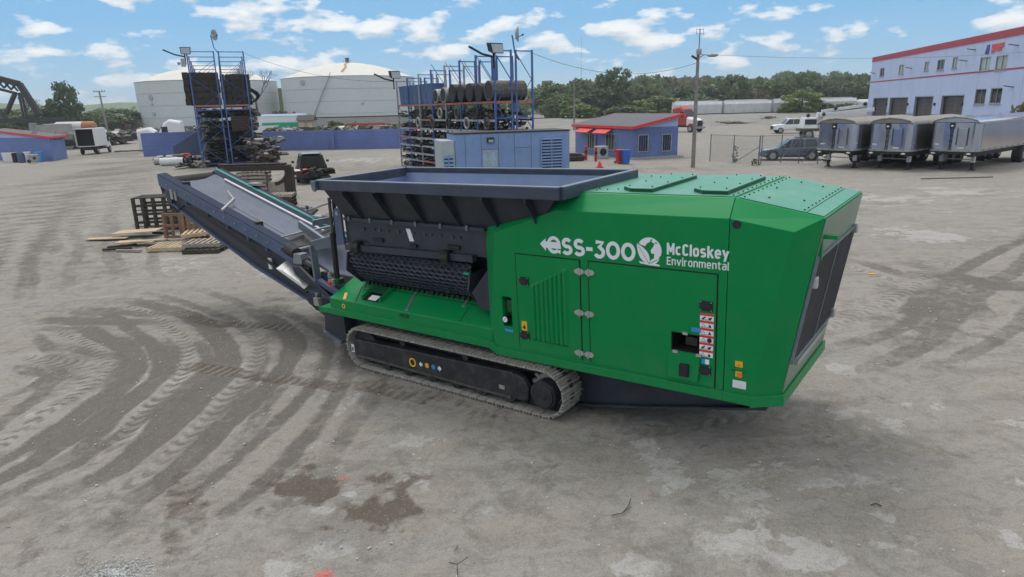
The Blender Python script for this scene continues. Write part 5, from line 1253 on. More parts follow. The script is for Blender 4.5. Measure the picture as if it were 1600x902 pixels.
mb = MB(); mb.cyl((0,0,h+ha-.3), (0,0,h+ha+1.2), .55, 14); mb.cyl((0,0,h+ha+1.2), (0,0,h+ha+1.45), .7, 14); v_ = part(mb, 'roof_vent', 'scrap_mid', rf)
mb = MB()
for k in range(8): a = k*.785; mb.bar((1.2*math.cos(a),1.2*math.sin(a),h+ha-.2), (1.2*math.cos(a),1.2*math.sin(a),h+ha+.8), .06)
part(mb, 'vent_railing', 'galv', rf)
mat('rust_streak', (.40, .25, .14), .9, var=.3)
mb = MB(); pts = []
for k in range(12):
    u = .03+k*.075; z = h+ha*(1-u**1.75)+.03; pts.append((.5+u*2.4+.3*math.sin(k), -r*u, z))
for a, b in zip(pts, pts[1:]): mb.bar(a, b, .75, .02)
part(mb, 'rust_streak', 'rust_streak', rf)
for px, py, s in ((461,129,.8), (569,162,.35)):
    p = W(px, py, 222-r*.93); mb = MB(); q = Vector((p.x-c.x, p.y-c.y, p.z)); a = math.atan2(q.y, q.x); mb.cyl((r*.99*math.cos(a), r*.99*math.sin(a), q.z), ((r+.3)*math.cos(a), (r+.3)*math.sin(a), q.z), s, 16); part(mb, 'manhole', 'box_end', t)
mb = MB()
for k in range(14): a = -1.95+k*.026; z = 1+k*h/14; mb.bar(((r+.3)*math.cos(a),(r+.3)*math.sin(a),z), ((r+.3)*math.cos(a+.026),(r+.3)*math.sin(a+.026),z+h/14), .5, .12)
part(mb, 'stairway', 'tank_white', t)
t, c, r, h, ha, rf = tank(216.5, 425, 129, 104, 222, 'big white domed storage tank behind the tall parts rack')
for px, py, s in ((241,153,.85), (244,163,.3), (247,178,.6)):
    p = W(px, py, 222-r*.75); q = Vector((p.x-c.x, p.y-c.y, p.z)); a = math.atan2(q.y, q.x); mb = MB(); mb.cyl((r*.99*math.cos(a), r*.99*math.sin(a), q.z), ((r+.25)*math.cos(a), (r+.25)*math.sin(a), q.z), s, 16); part(mb, 'manhole', 'box_end', t)
mb = MB(); a = W(425, 185, 260); b = W(445, 185, 260); mb.box(a.x, b.x, 260, 270, 0, W(432,138,260).z); tag(mb.build('dark_silo', MAT['leaf_dark'] if False else MAT['weed']), 'tall overgrown block standing in the gap between the two white tanks', 'building')
# bund wall at the foot of the tanks
a = W(362, 195, 186); b = W(640, 195, 186); mb = MB(); mb.box(a.x, b.x, 186, 186.5, 0, 2.55); o = mb.build('bund_wall', MAT['concrete']); tag(o, 'long grey concrete bund wall in front of the right white tank', 'wall')
mb = MB(); mb.box(a.x, b.x, 185.9, 186.6, 2.55, 2.8); mb.build('wall_coping', MAT['scrap_dark'], o)
# ---- blue block walls
def blockwall(p0, p1, htop, label, th=.35):
    M = frame3(p0, p1-p0); L = (p1-p0).length; t = empty('block_wall', label, 'wall', M)
    mb = MB(); mb.box(0, L, 0, th, 0, htop); part(mb, 'wall', 'blue_wall', t)
    mb = MB()
    for z in np.arange(.2, htop, .41): mb.box(0, L, -.004, -.001, z, z+.012)
    part(mb, 'mortar_lines', 'navy_lit', t)
    return t, M, L
p0 = G(413, 236); p1 = G(652, 231.5); t, M, L = blockwall(p0, p1, 2.15, 'long blue painted block wall between the two parts racks')
mb = MB(); x, z = wallpt(M, 520, 215); mb.box(x-.2, x+.2, -.25, -.005, 0, 2.2); part(mb, 'wall_pier', 'blue_wall', t)
p0 = G(225, 245); p1 = G(330, 240); t, M, L = blockwall(p0, p1, 2.45, 'shorter blue block wall left of the tall rack, below the white truck cabs')
mb = MB(); x, z = wallpt(M, 271, 232); mb.prism([(x,1.0),(x+2.4,2.42),(x+3.2,2.42),(x+3.2,.0),(x,.0)], 'y', -1.9, -1.6); part(mb, 'ramp_side', 'navy_lit', t)
# ---- pent-roofed huts
def hut(P0, P1, P2, ze, zh, over, label, name='pent_roof_hut', roofm='roof_grey'):
    """P0-P1 carries the low eave, P1-P2 is the end wall; roof climbs from P0-P1 away"""
    M = frame3(P1, P2-P1); L = (P2-P1).length; I = M.inverted(); q = I @ P0; t = empty(name, label, 'building', M)
    w_ = q.length; d = Vector((q.x, q.y)).normalized()
    c = [Vector((0,0)), Vector((L,0)), Vector((L,0))+d*w_, d*w_]
    zt = [ze, zh, zh, ze]
    mb = MB(); mb.hexa([(p.x,p.y,-.1) for p in c], [(p.x,p.y,z) for p, z in zip(c, [ze]*4)]); part(mb, 'walls', 'blue_shed', t)
    mb = MB(); mb.hexa([(p.x*.998+.003,p.y+.01,ze+.002) for p in c], [(p.x*.998+.003,p.y+.01,z-.01) for p, z in zip(c, zt)]); part(mb, 'gable', 'bldg_blue', t)
    mid = (c[0]+c[2])/2; e = [(p-mid)*(1+over/((p-mid).length))+mid for p in c]
    sl = (zh-ze)/L
    zz = [ze+sl*0, zh, zh, ze]
    mb = MB(); mb.hexa([(p.x,p.y,z+.0) for p, z in zip(e, zz)], [(p.x,p.y,z+.10) for p, z in zip(e, zz)]); rf = part(mb, 'roof', roofm, t)
    mb = MB()
    for i in range(4):
        a, b = e[i], e[(i+1) % 4]; mb.bar((a.x,a.y,zz[i]+.0), (b.x,b.y,zz[(i+1) % 4]+.0), .06, .22)
    part(mb, 'fascia', 'red_bright', t)
    return t, M, c, d, w_, L
P0 = G(899, 238); P1 = G(987, 249); P2 = G(1057.4, 245)
t, M, c, d, w_, L = hut(P0, P1, P2, 2.42, 3.30, .45, 'blue office hut with a red-edged sloping grey roof, by the light pole')
def window(M, p_tl, p_br, parent, fm='scrap_light', gm='glass', nm='window', off=0.0, mull=1):
    x0, z1 = wallpt(M, *p_tl); x1, z0 = wallpt(M, *p_br); x0, x1 = min(x0, x1), max(x0, x1)
    mb = MB(); e = .08
    for r_ in ((x0-e,x0,z0-e,z1+e),(x1,x1+e,z0-e,z1+e),(x0,x1,z1,z1+e),(x0,x1,z0-e,z0)): mb.box(r_[0], r_[1], -.06-off, .02-off, r_[2], r_[3])
    for k in range(mull): xm = x0+(x1-x0)*(k+1)/(mull+1); mb.box(xm-.03, xm+.03, -.045-off, -.022-off, z0, z1)
    f = part(mb, nm, fm, parent); mb = MB(); mb.box(x0, x1, -.02-off, -.006-off, z0, z1); part(mb, 'pane', gm, f); return f
window(M, (998,212), (1011,236), t, mull=0); window(M, (1035,211), (1047,235), t, mull=0)
mb = MB()
for k in range(22): x = L*k/21; mb.box(x-.02, x+.02, -.025, -.002, .15, 2.3)
part(mb, 'wall_ribs', 'blue_shed', t)
mb = MB(); mb.box(-.3, L+.3, -.5, .0, -.1, .12); part(mb, 'footing', 'concrete', t)
# eave side windows and awnings, in the wall that runs from P1 to P0
M2 = M.inverted() @ frame3(P0, P1-P0)
Mw = frame3(P0, P1-P0); te = bpy.data.objects.new('front_wall', None)
def onfront(mb): 
    mb.xf(M2); return mb
for (tl, br) in (((919,209),(929,232)), ((948,210),(960,234))):
    x0, z1 = wallpt(Mw, *tl); x1, z0 = wallpt(Mw, *br); mb = MB()
    for r_ in ((x0-.1,x0,z0-.1,z1+.1),(x1,x1+.1,z0-.1,z1+.1),(x0,x1,z1,z1+.1),(x0,x1,z0-.1,z0)): mb.box(r_[0], r_[1], -.07, .02, r_[2], r_[3])
    for k in (1, 2): mb.box(x0+(x1-x0)*k/3-.03, x0+(x1-x0)*k/3+.03, -.06, -.025, z0, z1)
    f = part(onfront(mb), 'window', 'scrap_light', t); mb = MB(); mb.box(x0, x1, -.02, -.008, z0, z1); part(onfront(mb), 'pane', 'glass', f)
for xa, xb in ((909,929), (937,958)):
    x0, z1 = wallpt(Mw, xa, 201); x1, z0 = wallpt(Mw, xb, 207); mb = MB(); mb.hexa([(x0,-.75,1.88),(x1,-.75,1.88),(x1,0,2.22),(x0,0,2.22)], [(x0,-.78,1.93),(x1,-.78,1.93),(x1,0,2.30),(x0,0,2.30)]); part(onfront(mb), 'awning', 'red_bright', t)
x0, z0 = wallpt(Mw, 934, 215); mb = MB(); mb.cyl((x0,-.12,0), (x0,-.12,2.1), .06, 8); part(onfront(mb), 'downpipe', 'rack_blue', t)
def bollard(px, py, label):
    p = onto(G(px, py)); b = thing('bollard', label, 'bollard', p, 0, 'red bollards before the office'); mb = MB(); mb.cyl((0,0,-.2), (0,0,1.05), .11, 12); mb.ball((0,0,1.05), (.11,.11,.06), 12, 6); part(mb, 'post', 'red', b, smooth=False)
    mb = MB(); mb.cyl((0,0,.55), (0,0,.75), .113, 12); part(mb, 'band', 'black', b)
bollard(915.5, 250.5, 'red steel bollard before the left office window'); bollard(931, 252.5, 'red steel bollard beside the pale air conditioner')
p = onto(G(939, 248)); t2 = thing('air_conditioner', 'pale boxy air conditioner standing against the blue office', 'air conditioner', p, .3); mb = MB(); mb.box(-.45,.45,-.4,.4,.0,1.0); part(mb, 'case', 'box_end', t2, bevel=.03); mb = MB(); mb.cyl((0,-.41,.55),(0,-.402,.55),.3,16); part(mb, 'fan_grille', 'scrap_dark', t2)
def bin_(px, py, m, label):
    p = onto(G(px, py)); b = thing('wheelie_bin', label, 'bin', p, .2, 'bins at the office corner'); mb = MB(); mb.hexa([(-.22,-.25,.05),(.22,-.25,.05),(.22,.25,.05),(-.22,.25,.05)], [(-.29,-.33,.95),(.29,-.33,.95),(.29,.33,.95),(-.29,.33,.95)]); part(mb, 'body', m, b, bevel=.02)
    mb = MB(); mb.box(-.31,.31,-.36,.35,.955,1.02); part(mb, 'lid', m, b, bevel=.02); mb = MB(); mb.cyl((-.3,.3,.1),(-.24,.3,.1),.1,12); mb.cyl((.24,.3,.1),(.3,.3,.1),.1,12); part(mb, 'wheels', 'rubber', b)
bin_(968.5, 256, 'red', 'red bin at the corner of the blue office'); bin_(977, 256.5, 'blue_drum', 'blue bin at the corner of the blue office')
p = onto(G(937, 262)); t2 = thing('red_funnel', 'small red cone-shaped object on the ground before the office', 'cone', p); mb = MB(); mb.cyl((0,0,0),(0,0,.42),.22,14,r2=.05); part(mb, 'cone', 'red_bright', t2); mb = MB(); mb.box(-.25,.25,-.25,.25,0,.04); part(mb, 'base', 'red', t2)
p = onto(G(896, 252)); t2 = thing('scrap_bumper', 'dark bent scrap panel lying between the blue generator and the office', 'scrap', p, .2); mb = MB(); mb.prism([(-.9,0),(.8,0),(.9,.35),(.5,.6),(-.8,.65)], 'y', -.3, .3); part(mb, 'panel', 'scrap_dark', t2, bevel=.08); mb = MB(); mb.box(-.8,.7,-.34,-.302,.3,.4); part(mb, 'trim', 'scrap_mid', t2)
# left hut and its barrels
t, M, c, d, w_, L = hut(G(106,247), G(84,252), G(-8,250), 2.35, 3.15, .35, 'blue hut with red-edged sloping roof at the far left, barrels in front')
mb = MB(); mb.cyl((L*.42,-1.2,2.7),(L*.42,-1.2,3.6),.22,12); mb.cyl((L*.42,-1.2,3.6),(L*.42,-1.2,3.8),.34,12); part(mb, 'chimney', 'scrap_light', t)
def barrel(px, py, r, h, m, label, tip=None):
    p = onto(G(px, py)); b = thing('barrel', label, 'barrel', p, random.uniform(0, 3), 'barrels before the left hut'); mb = MB()
    rs = [(r*.92,0),(r,.03),(r,h*.3),(r*1.05,h*.33),(r,h*.36),(r,h*.64),(r*1.05,h*.67),(r,h*.7),(r,h-.03),(r*.92,h)]
    mb.tube([(0,0,z) for _, z in rs], [q for q, _ in rs], 16); i = len(mb.v)
    if tip: mb.xf(Matrix.Translation((0,0,tip))@Matrix.Rotation(R(78),4,'Y'))
    part(mb, 'drum', m, b, smooth=False); mb = MB(); mb.cyl((r*.5,0,h),(r*.5,0,h+.03),.04,8); mb.cyl((-r*.5,0,h),(-r*.5,0,h+.03),.03,8)
    if tip: mb.xf(Matrix.Translation((0,0,tip))@Matrix.Rotation(R(78),4,'Y'))
    part(mb, 'bungs', 'black', b)
for a in ((5,247,.32,.9,'blue_drum','dark blue barrel leftmost by the hut wall'), (12,252,.3,.95,'blue_drum','blue barrel with a stick, left of the white tub'), (26,254,.30,.95,'black','black barrel between the white tub and the navy one'),
          (35,254.5,.32,.95,'navy_lit','navy barrel right of the black one'), (45,253,.33,1.0,'white','white barrel in the middle of the row'), (63,253,.33,1.0,'sticker_blue','bright blue barrel near the red one'), (74,251,.34,1.0,'red','dark red barrel rightmost in the row')): barrel(*a)
barrel(50, 247, .33, .95, 'sticker_blue', 'bright blue barrel lying on its side on top of the others', tip=1.25)
p = onto(G(17,253)); t2 = thing('tub', 'white plastic tub among the barrels at the left hut', 'tub', p, .1); mb = MB(); mb.hexa([(-.45,-.4,0),(.45,-.4,0),(.45,.4,0),(-.45,.4,0)],[(-.52,-.46,.95),(.52,-.46,.95),(.52,.46,.95),(-.52,.46,.95)]); part(mb,'tub_wall','white',t2,bevel=.03); mb=MB(); mb.box(-.47,.47,-.41,.41,.955,.97); part(mb,'contents','scrap_dark',t2)
p = onto(G(54,255)); t2 = thing('compressor', 'dirty white machine on the ground between the white and blue barrels', 'machine', p, .1); mb = MB(); mb.box(-.4,.4,-.3,.3,.15,.85); part(mb,'case','scrap_light',t2,bevel=.06); mb=MB(); mb.cyl((-.3,-.32,.2),(-.3,-.31,.2),.18,12); mb.cyl((.25,-.35,.5),(.25,-.31,.5),.15,12); part(mb,'pulleys','rubber',t2)
# ---- generator container
p0 = onto(G(713, 283.5)); e = W(889, 270, 33.6); e.z = p0.z; D0 = p0.y
P0c = W(712, 250, 32.0); P0c.z = 0; P1c = W(890, 250, 33.4); P1c.z = 0
M = frame3(P0c, P1c-P0c); L = (P1c-P0c).length; t = empty('generator_container', 'light blue generator container with louvred end, behind the hopper', 'container', M); Hc = 3.02
mb = MB(); mb.box(0, L, 0, 2.4, .2, Hc); bd = part(mb, 'container_body', 'blue_box', t, bevel=.02)
mb = MB(); mb.box(-.03, L+.03, -.03, 2.43, Hc, Hc+.06); part(mb, 'roof_edge', 'scrap_dark', t)
mb = MB()
for px in (727, 752, 779, 804, 830): x, z = wallpt(M, px, 230); mb.box(x-.012, x+.012, -.004, -.001, .3, Hc-.05)
x0, z1 = wallpt(M, 753, 234); x1, _ = wallpt(M, 778, 234); mb.box(x0, x1, -.004, -.001, z1-.012, z1+.012); x2, z2 = wallpt(M, 805, 231); x3, _ = wallpt(M, 829, 231); mb.box(x2, x3, -.004, -.001, z2-.012, z2+.012)
part(mb, 'panel_joints', 'navy_lit', t)
mat('faded_panel', (.25, .33, .43), .7, var=.25, scale=3, dirt=(.42, .46, .47), dirt_amt=.5)
mb = MB(); mb.box(x0+.03, x1-.03, -.010, -.005, .3, z1-.03); part(mb, 'door_panel', 'faded_panel', t); mb = MB(); mb.box(x2+.03, x3-.03, -.010, -.005, .3, z2-.03); part(mb, 'door_panel', 'blue_box', t)
x, z = wallpt(M, 766, 219); mb = MB(); mb.box(x-.17, x+.17, -.16, -.005, z-.12, z+.12); lp = part(mb, 'wall_lamp', 'scrap_dark', t, bevel=.02); mb = MB(); mb.box(x-.12, x+.12, -.175, -.161, z-.10, z+.02); part(mb, 'lamp_glass', 'glass_pale', lp)
xa, za = wallpt(M, 846, 216); xb, _ = wallpt(M, 877, 216); mb = MB(); mb.box(xa, xb, -.012, -.005, .4, za); lv = part(mb, 'louvre_panel', 'black', t)
mb = MB()
for k in range(16): z = .5+k*(za-.55)/15; mb.hexa([(xa,-.07,z-.03),(xb,-.07,z-.03),(xb,-.015,z+.03),(xa,-.015,z+.03)],[(xa,-.07,z-.012),(xb,-.07,z-.012),(xb,-.015,z+.048),(xa,-.015,z+.048)])
for x in (xa-.02, (xa+xb)/2, xb+.02): mb.box(x-.02, x+.02, -.075, -.005, .4, za)
part(mb, 'louvre_blades', 'blue_box', lv)
x0 = wallpt(M, 690, 240)[0]; mb = MB(); mb.box(x0, -.01, .05, 2.3, .2, Hc-.28); re = part(mb, 'end_unit', 'box_end', t, bevel=.02)
mb = MB(); mb.box(x0+.12, -.12, .03, .045, .6, 2.05); lv = part(mb, 'louvre_panel', 'black', t); mb = MB()
for k in range(8): z = .7+k*.18; mb.hexa([(x0+.12,-.02,z-.03),(-.12,-.02,z-.03),(-.12,.025,z+.05),(x0+.12,.025,z+.05)],[(x0+.12,-.02,z),(-.12,-.02,z),(-.12,.025,z+.08),(x0+.12,.025,z+.08)])
mb.box((x0-.0)/2-.03,(x0)/2+.03,-.03,.02,.6,2.05); part(mb, 'louvre_blades', 'blue_box', lv)
mb = MB(); mb.box(x0, L, .2, 2.2, 0, .2); part(mb, 'skid', 'scrap_dark', t)
# ---- the big grey-blue truck shop on the right
P1b = G(1353, 187); P2b = G(1600, 205.4); dr = (P2b-P1b).normalized(); Pend = P1b+dr*((P2b-P1b).length*1.35)
M = frame3(P1b, dr); L = (Pend-P1b).length; t = empty('truck_shop', 'two-storey pale blue truck shop with a red roof band and four truck doors', 'building', M); Hb = 11.9
holes = []
doors_px = [((1365,154),(1383,190)), ((1391,153.5),(1414,190)), ((1430,152),(1453,190)), ((1472,150.5),(1500.5,190))]
win_px = [((1375.5,107),(1381,119),'glass'), ((1405.5,102),(1411.5,115),'glass_pale'), ((1445.5,97),(1450.5,110),'glass_pale'), ((1465.5,94),(1474.5,109),'glass'), ((1489.5,90),(1495,106),'glass_pale'), ((1532.5,90.5),(1546,110),'glass_pale'), ((1557.5,88),(1572,108.5),'glass_pale'), ((1525,139.5),(1538,163),'glass'), ((1549,138),(1563,162),'glass')]
rects = []
for a, b in doors_px: x0, z1 = wallpt(M, *a); x1, _ = wallpt(M, *b); rects.append((x0, x1, 0.02, z1))
wr = []
for a, b, g_ in win_px: x0, z1 = wallpt(M, *a); x1, z0 = wallpt(M, *b); wr.append((x0, x1, z0, z1, g_))
xe = sorted(set([0, L]+[v for r_ in rects for v in r_[:2]]+[v for r_ in wr for v in r_[:2]]))
mb = MB(); th = .35
for xa, xb in zip(xe, xe[1:]):                       # wall built round its openings
    xm = (xa+xb)/2; cuts = sorted([(r_[2], r_[3]) for r_ in rects if r_[0] < xm < r_[1]]+[(r_[2], r_[3]) for r_ in wr if r_[0] < xm < r_[1]])
    z = 0
    for c0_, c1_ in cuts:
        if c0_ > z+.01: mb.box(xa, xb, 0, th, z, c0_)
        z = c1_
    mb.box(xa, xb, 0, th, z, Hb)
part(mb, 'front_wall', 'bldg_blue', t)
mb = MB(); mb.box(0, .35, th+.01, 26, 0, Hb); mb.box(.35, L, 25.6, 26, 0, Hb); mb.box(L-.35, L, th+.01, 25.6, 0, Hb); part(mb, 'side_walls', 'bldg_blue', t)
mb = MB(); mb.box(.35, L-.35, th+.02, 25.5, Hb-.9, Hb-.6); part(mb, 'roof', 'roof_grey', t)
mb = MB(); mb.box(-.06, L, -.06, -.002, Hb-.85, Hb+.05); mb.box(-.06, -.002, -.002, 26, Hb-.85, Hb+.05); part(mb, 'roof_band', 'bldg_red', t)
xs1, zs1 = wallpt(M, 1400, 125); mb = MB(); mb.box(-.03, L, -.03, -.002, zs1-.10, zs1+.10); part(mb, 'string_band', 'bldg_red', t); mb = MB()
for k in range(1, 14): x = L*k/14; mb.box(x-.03, x+.03, -.004, -.001, 0, zs1-.11); mb.box(x-.03, x+.03, -.004, -.001, zs1+.11, Hb-.86)
part(mb, 'wall_joints', 'bldg_grey', t)
zg = wallpt(M, 1420, 177)[1]; 
mb = MB(); xe2 = [0]+[v for r_ in rects for v in r_[:2]]+[L]
for i in range(0, len(xe2), 2): mb.box(xe2[i], xe2[i+1], -.02, -.002, 0, zg)
part(mb, 'plinth', 'bldg_grey', t, each=True)
for (x0, x1, z0, z1) in rects:
    mb = MB(); mb.box(x0+.15, x1-.02, th+.1, th+.16, .03, z1-.1); dd = part(mb, 'truck_door', 'door_brown' , t); mb = MB()
    for k in range(1, 6): z = z1*k/6; mb.box(x0+.15, x1-.02, th+.08, th+.098, z-.05, z)
    part(mb, 'door_seams', 'black', dd); mb = MB()
    for xa in (x0, x1-.02): mb.box(xa, xa+.14, -.03, .28, 0.02, z1)
    mb.box(x0, x1+.12, -.03, .28, z1-.005, z1+.15); part(mb, 'door_frame', 'bldg_grey', t)
for (x0, x1, z0, z1, g_) in wr:
    mb = MB(); e_ = .09
    mb.box(x0+.002, x0+e_, .02, .26, z0, z1); mb.box(x1-e_, x1-.002, .02, .26, z0, z1); mb.box(x0+e_, x1-e_, .02, .26, z1-e_, z1-.002); mb.box(x0+e_, x1-e_, .02, .26, z0+.002, z0+e_); mb.box((x0+x1)/2-.04, (x0+x1)/2+.04, .08, .2, z0+e_, z1-e_)
    mb.box(x0-.08, x1+.08, -.10, -.004, z0-.10, z0-.004); f = part(mb, 'window', 'scrap_light', t); mb = MB(); mb.box(x0+e_, x1-e_, .15, .17, z0+e_, z1-e_); part(mb, 'pane', g_, f)
for px, py in ((1424,106), (1510,94.5), (1590,70), (1367,114), (1523,77), (1582,135)):
    x, z = wallpt(M, px, py); mb = MB(); mb.bar((x-.5,-.7,z+.1), (x+.35,-.15,z-.1), .22, .10); mb.bar((x+.3,-.15,z-.08), (x+.35,-.0,z-.08), .08, .08); part(mb, 'wall_floodlight', 'black', t)
for px in (1386, 1419, 1461, 1504): x, z = wallpt(M, px, 163); mb = MB(); mb.box(x-.2, x+.2, -.2, -.003, z-.2, z+.2); part(mb, 'door_lamp', 'black', t)
# emblem: a blue letter block beside a red block split by a pale line
x0, z0 = wallpt(M, 1539.5, 84.5); x1, z1 = wallpt(M, 1547.5, 70); xm, _ = wallpt(M, 1550.5, 75); x2, _ = wallpt(M, 1569.5, 68)
mat('logo_blue', (.03, .07, .34), .6); mat('logo_red', (.52, .06, .06), .6)
mb = MB(); mb.prism([(x0,z0),(x0+.35,z1),(x1,z1),(x1,z0),(x1-.45,z0),(x1-.6,z0+.55),(x0+.75,z0+.55),(x0+.6,z0)], 'y', -.08, -.004); part(mb, 'emblem_letter', 'logo_blue', t)
h_ = z1-z0; mb = MB(); mb.box(xm, x2, -.08, -.004, z0+h_*.48, z1); mb.prism([(xm,z0),(xm+.5,z0),(xm+1.2,z0+h_*.3),(xm+1.7,z0+h_*.1),(x2-.4,z0+h_*.1),(x2-.4,z0+h_*.42),(xm,z0+h_*.42)], 'y', -.08, -.004); part(mb, 'emblem_block', 'logo_red', t)
# ---- parts racks
def rack(O, dvec, rows, nb, bay, h0, h1, levels, label, redtop=None):
    """tall open shelving seen from its end; rows = (start, width) across"""
    M = frame3(O, Vector((dvec[1], -dvec[0], 0))); t = empty('parts_rack', label, 'rack', M)
    for (s0, wd) in rows:
        for k in range(nb+1):
            y = k*bay; hh = h0+(h1-h0)*k/nb; mb = MB()
            for x in (s0, s0+wd): mb.box(x-.05, x+.05, y-.04, y+.04, 0, hh)
            zz = .3; i = 0
            while zz < hh-.9: mb.bar((s0+(.05 if i % 2 else wd-.05), y, zz), (s0+(wd-.05 if i % 2 else .05), y, zz+1.35), .04, .03); zz += 1.35; i += 1
            for z in (.25, hh*.5, hh-.06): mb.box(s0, s0+wd, y-.025, y+.025, z-.03, z+.03)
            part(mb, 'upright_frame', 'rack_blue' if k < 3 else ('rack_pale' if k % 2 else 'rack_blue'), t)
        for li, z in enumerate(levels):
            for k in range(nb):
                mb = MB()
                for x in (s0, s0+wd): mb.box(x-.035, x+.035, k*bay+.045, (k+1)*bay-.045, z-.12, z)
                part(mb, 'shelf_beam', 'rack_red' if (li == len(levels)-1 or (li+k) % 5 == 0) else 'rack_pale', t)
            mb = MB(); mb.box(s0+.04, s0+wd-.04, .05, nb*bay-.05, z-.03, z-.005); part(mb, 'shelf_deck', 'scrap_dark', t)
        mb = MB()
        for y in (-.055, nb*bay*.5): mb.box(s0+.055, s0+wd-.055, y, y+.03, levels[-1]-.14, levels[-1]+.0)
        part(mb, 'end_tie', 'rack_red', t, each=True)
    return t, M
def junk(M, x0, x1, y0, y1, z, hmax, n, name, label, cat, seed, mats=('scrap_dark','scrap_mid','scrap_light','rust'), wts=(5,4,1.2,2), small=1.0):
    """uncountable loose car parts heaped on a shelf"""
    rr = random.Random(seed); mb = MB()
    for _ in range(n):
        x = rr.uniform(x0, x1); y = rr.uniform(y0, y1); s = rr.uniform(.10, .34)*small; zz = z+rr.uniform(.02, max(.05, hmax-s)); mi = rr.choices(range(len(mats)), wts[:len(mats)])[0]; i0 = len(mb.v); k = rr.random()
        if k < .12: mb.box(-s,s,-s*.6,s*.6,-s*.4,s*.4, mi=mi)
        elif k < .46: mb.box(-s*1.7,s*1.7,-s*.8,s*.8,-s*.14,s*.14, mi=mi)
        elif k < .62: mb.cyl((-s,0,0),(s,0,0), s*rr.uniform(.25,.6), 9, mi)
        elif k < .80: mb.tube([(-s,0,0),(-s*.2,s*.4,s*.5),(s*.4,0,s*.2),(s*1.2,s*.3,-.1*s)], s*.16, 6, mi)
        else: mb.ball((0,0,0), (s*.8,s*.6,s*.5), 7, 5, mi, .3)
        mb.xf(Matrix.Translation((x,y,zz))@Matrix.Rotation(rr.uniform(0,6.28),4,'Z')@Matrix.Rotation(rr.uniform(-.7,.7),4,'X'), i0)
    o = mb.build(name, [MAT[m] for m in mats]); o.matrix_world = M; return tag(o, label, cat, kind='stuff')
O1 = onto(G(317.5, 262)); lv1 = [.25,1.1,2.05,2.8,4.0,4.95]
t, M = rack(O1, (-.385,.923), [(0,1.95),(2.32,1.85)], 5, 4.1, 9.1, 8.6, lv1, 'tall leaning-looking blue steel rack heaped with dark car parts, left of the two racks'); MR1 = M
for i, (z, zn) in enumerate(zip(lv1[:-1], lv1[1:])):
    junk(M, .4, 4.0, .35, 19, z, (zn-z)*.8, 330, 'loose_car_parts', f'heaped dark car parts on the {["bottom","second","third","fourth","fifth"][i]} shelf of the left rack', 'car parts', 40+i)
    junk(M, 3.8, 4.5, .4, 18, z, (zn-z)*.85, 120, 'loose_car_parts', f'pale and dark parts bulging from the right side of the left rack, {["bottom","second","third","fourth","fifth"][i]} shelf', 'car parts', 60+i, wts=(6,4,1.6,2), small=1.2)
mat('load_dark', (.022,.016,.013), .8, var=.5, scale=4, dirt=(.05,.03,.02), dirt_amt=.5)
def load(name, label, mbs, M, group=None):
    t = empty(name, label, name.replace('_',' '), M, group); 
    for nm, mb, m in mbs: part(mb, nm, m, t)
    return t
def axle_stack(x0, x1, y0, y1, z0, z1, label, m='load_dark', flutes=0):
    t = empty('radiator_stack', label, 'radiators', MR1 @ Matrix.Translation((x0,y0,z0)), 'big dark stacks on top of the left rack'); mb = MB(); a, b, c_ = x1-x0, y1-y0, z1-z0; e_ = .10
    rr = random.Random(int(a*97+b*31)); n_ = 6
    for q in range(n_):
        for l in range(5):
            u0 = c_*l/5; dx = rr.uniform(-.05,.05); dy = rr.uniform(-.06,.05); mb.box(a*q/n_+.006+dx*(q in (0,n_-1)), a*(q+1)/n_-.006+dx*(q in (0,n_-1)), dy, b+dy, u0+.008, u0+c_/5-rr.uniform(.004,.03))
    part(mb, 'stacked_plates', m, t); mb = MB()
    for k in range(3): x = a*(k+1)/4; mb.box(x-.04, x+.04, -.02, b+.02, -.01, c_+.015)
    if flutes:
        for k in range(flutes): x = .2+k*(a-.4)/flutes; mb.box(x, x+.09, -.10, -.065, .3, c_-.4)
    part(mb, 'straps', 'scrap_dark', t)
axle_stack(-.55, 2.1, .08, 3.6, 4.97, 7.5, 'big brownish black stack of plates overhanging the left of the tall rack, topmost'); axle_stack(2.2, 4.4, .08, 3.6, 4.97, 7.35, 'black stack with vertical fins, right-hand bay on top of the tall rack', 'black', 5)
axle_stack(-.3, 2.0, 4.3, 8, 4.97, 7.1, 'dark stack in the second bay on top of the tall rack'); axle_stack(2.5, 4.6, 4.3, 11, 4.97, 7.0, 'long black stack deep in the right row of the tall rack', 'black')
for k in range(4):
    mb = MB(); y = .6+k*1.3; mb.tube([(4.35+.7*math.sin(t_)*(1 if t_ < 3.2 else .3), y+.25*math.cos(t_*1.3), 5.05+1.6*(t_/4.2)) for t_ in np.linspace(0, 4.2, 14)], .07, 7); o = mb.build('bent_hose', MAT['rubber']); o.matrix_world = MR1; tag(o, 'black rubber hose looping out of the tall rack, '+['foremost of four','second of four','third of four','hindmost of four'][k], 'hose', 'black hoses hanging out of the left rack')
# a rusty grille and a gold box of tubes in the right-hand bay
mb = MB(); mb2 = MB()
for i in range(6):
    for k in range(5): mb2.cyl((i*.22,-.02,k*.22),(i*.22,.6,k*.22),.09,8)
mb.box(-.14,1.24,.02,.7,-.14,1.02); t2 = empty('tube_bundle', 'rusty golden block of round tubes in the right bay of the tall rack', 'tube bundle', MR1 @ Matrix.Translation((2.75,.05,3.0))); part(mb, 'block', 'rust', t2); part(mb2, 'tube_ends', 'dark_rust', t2)
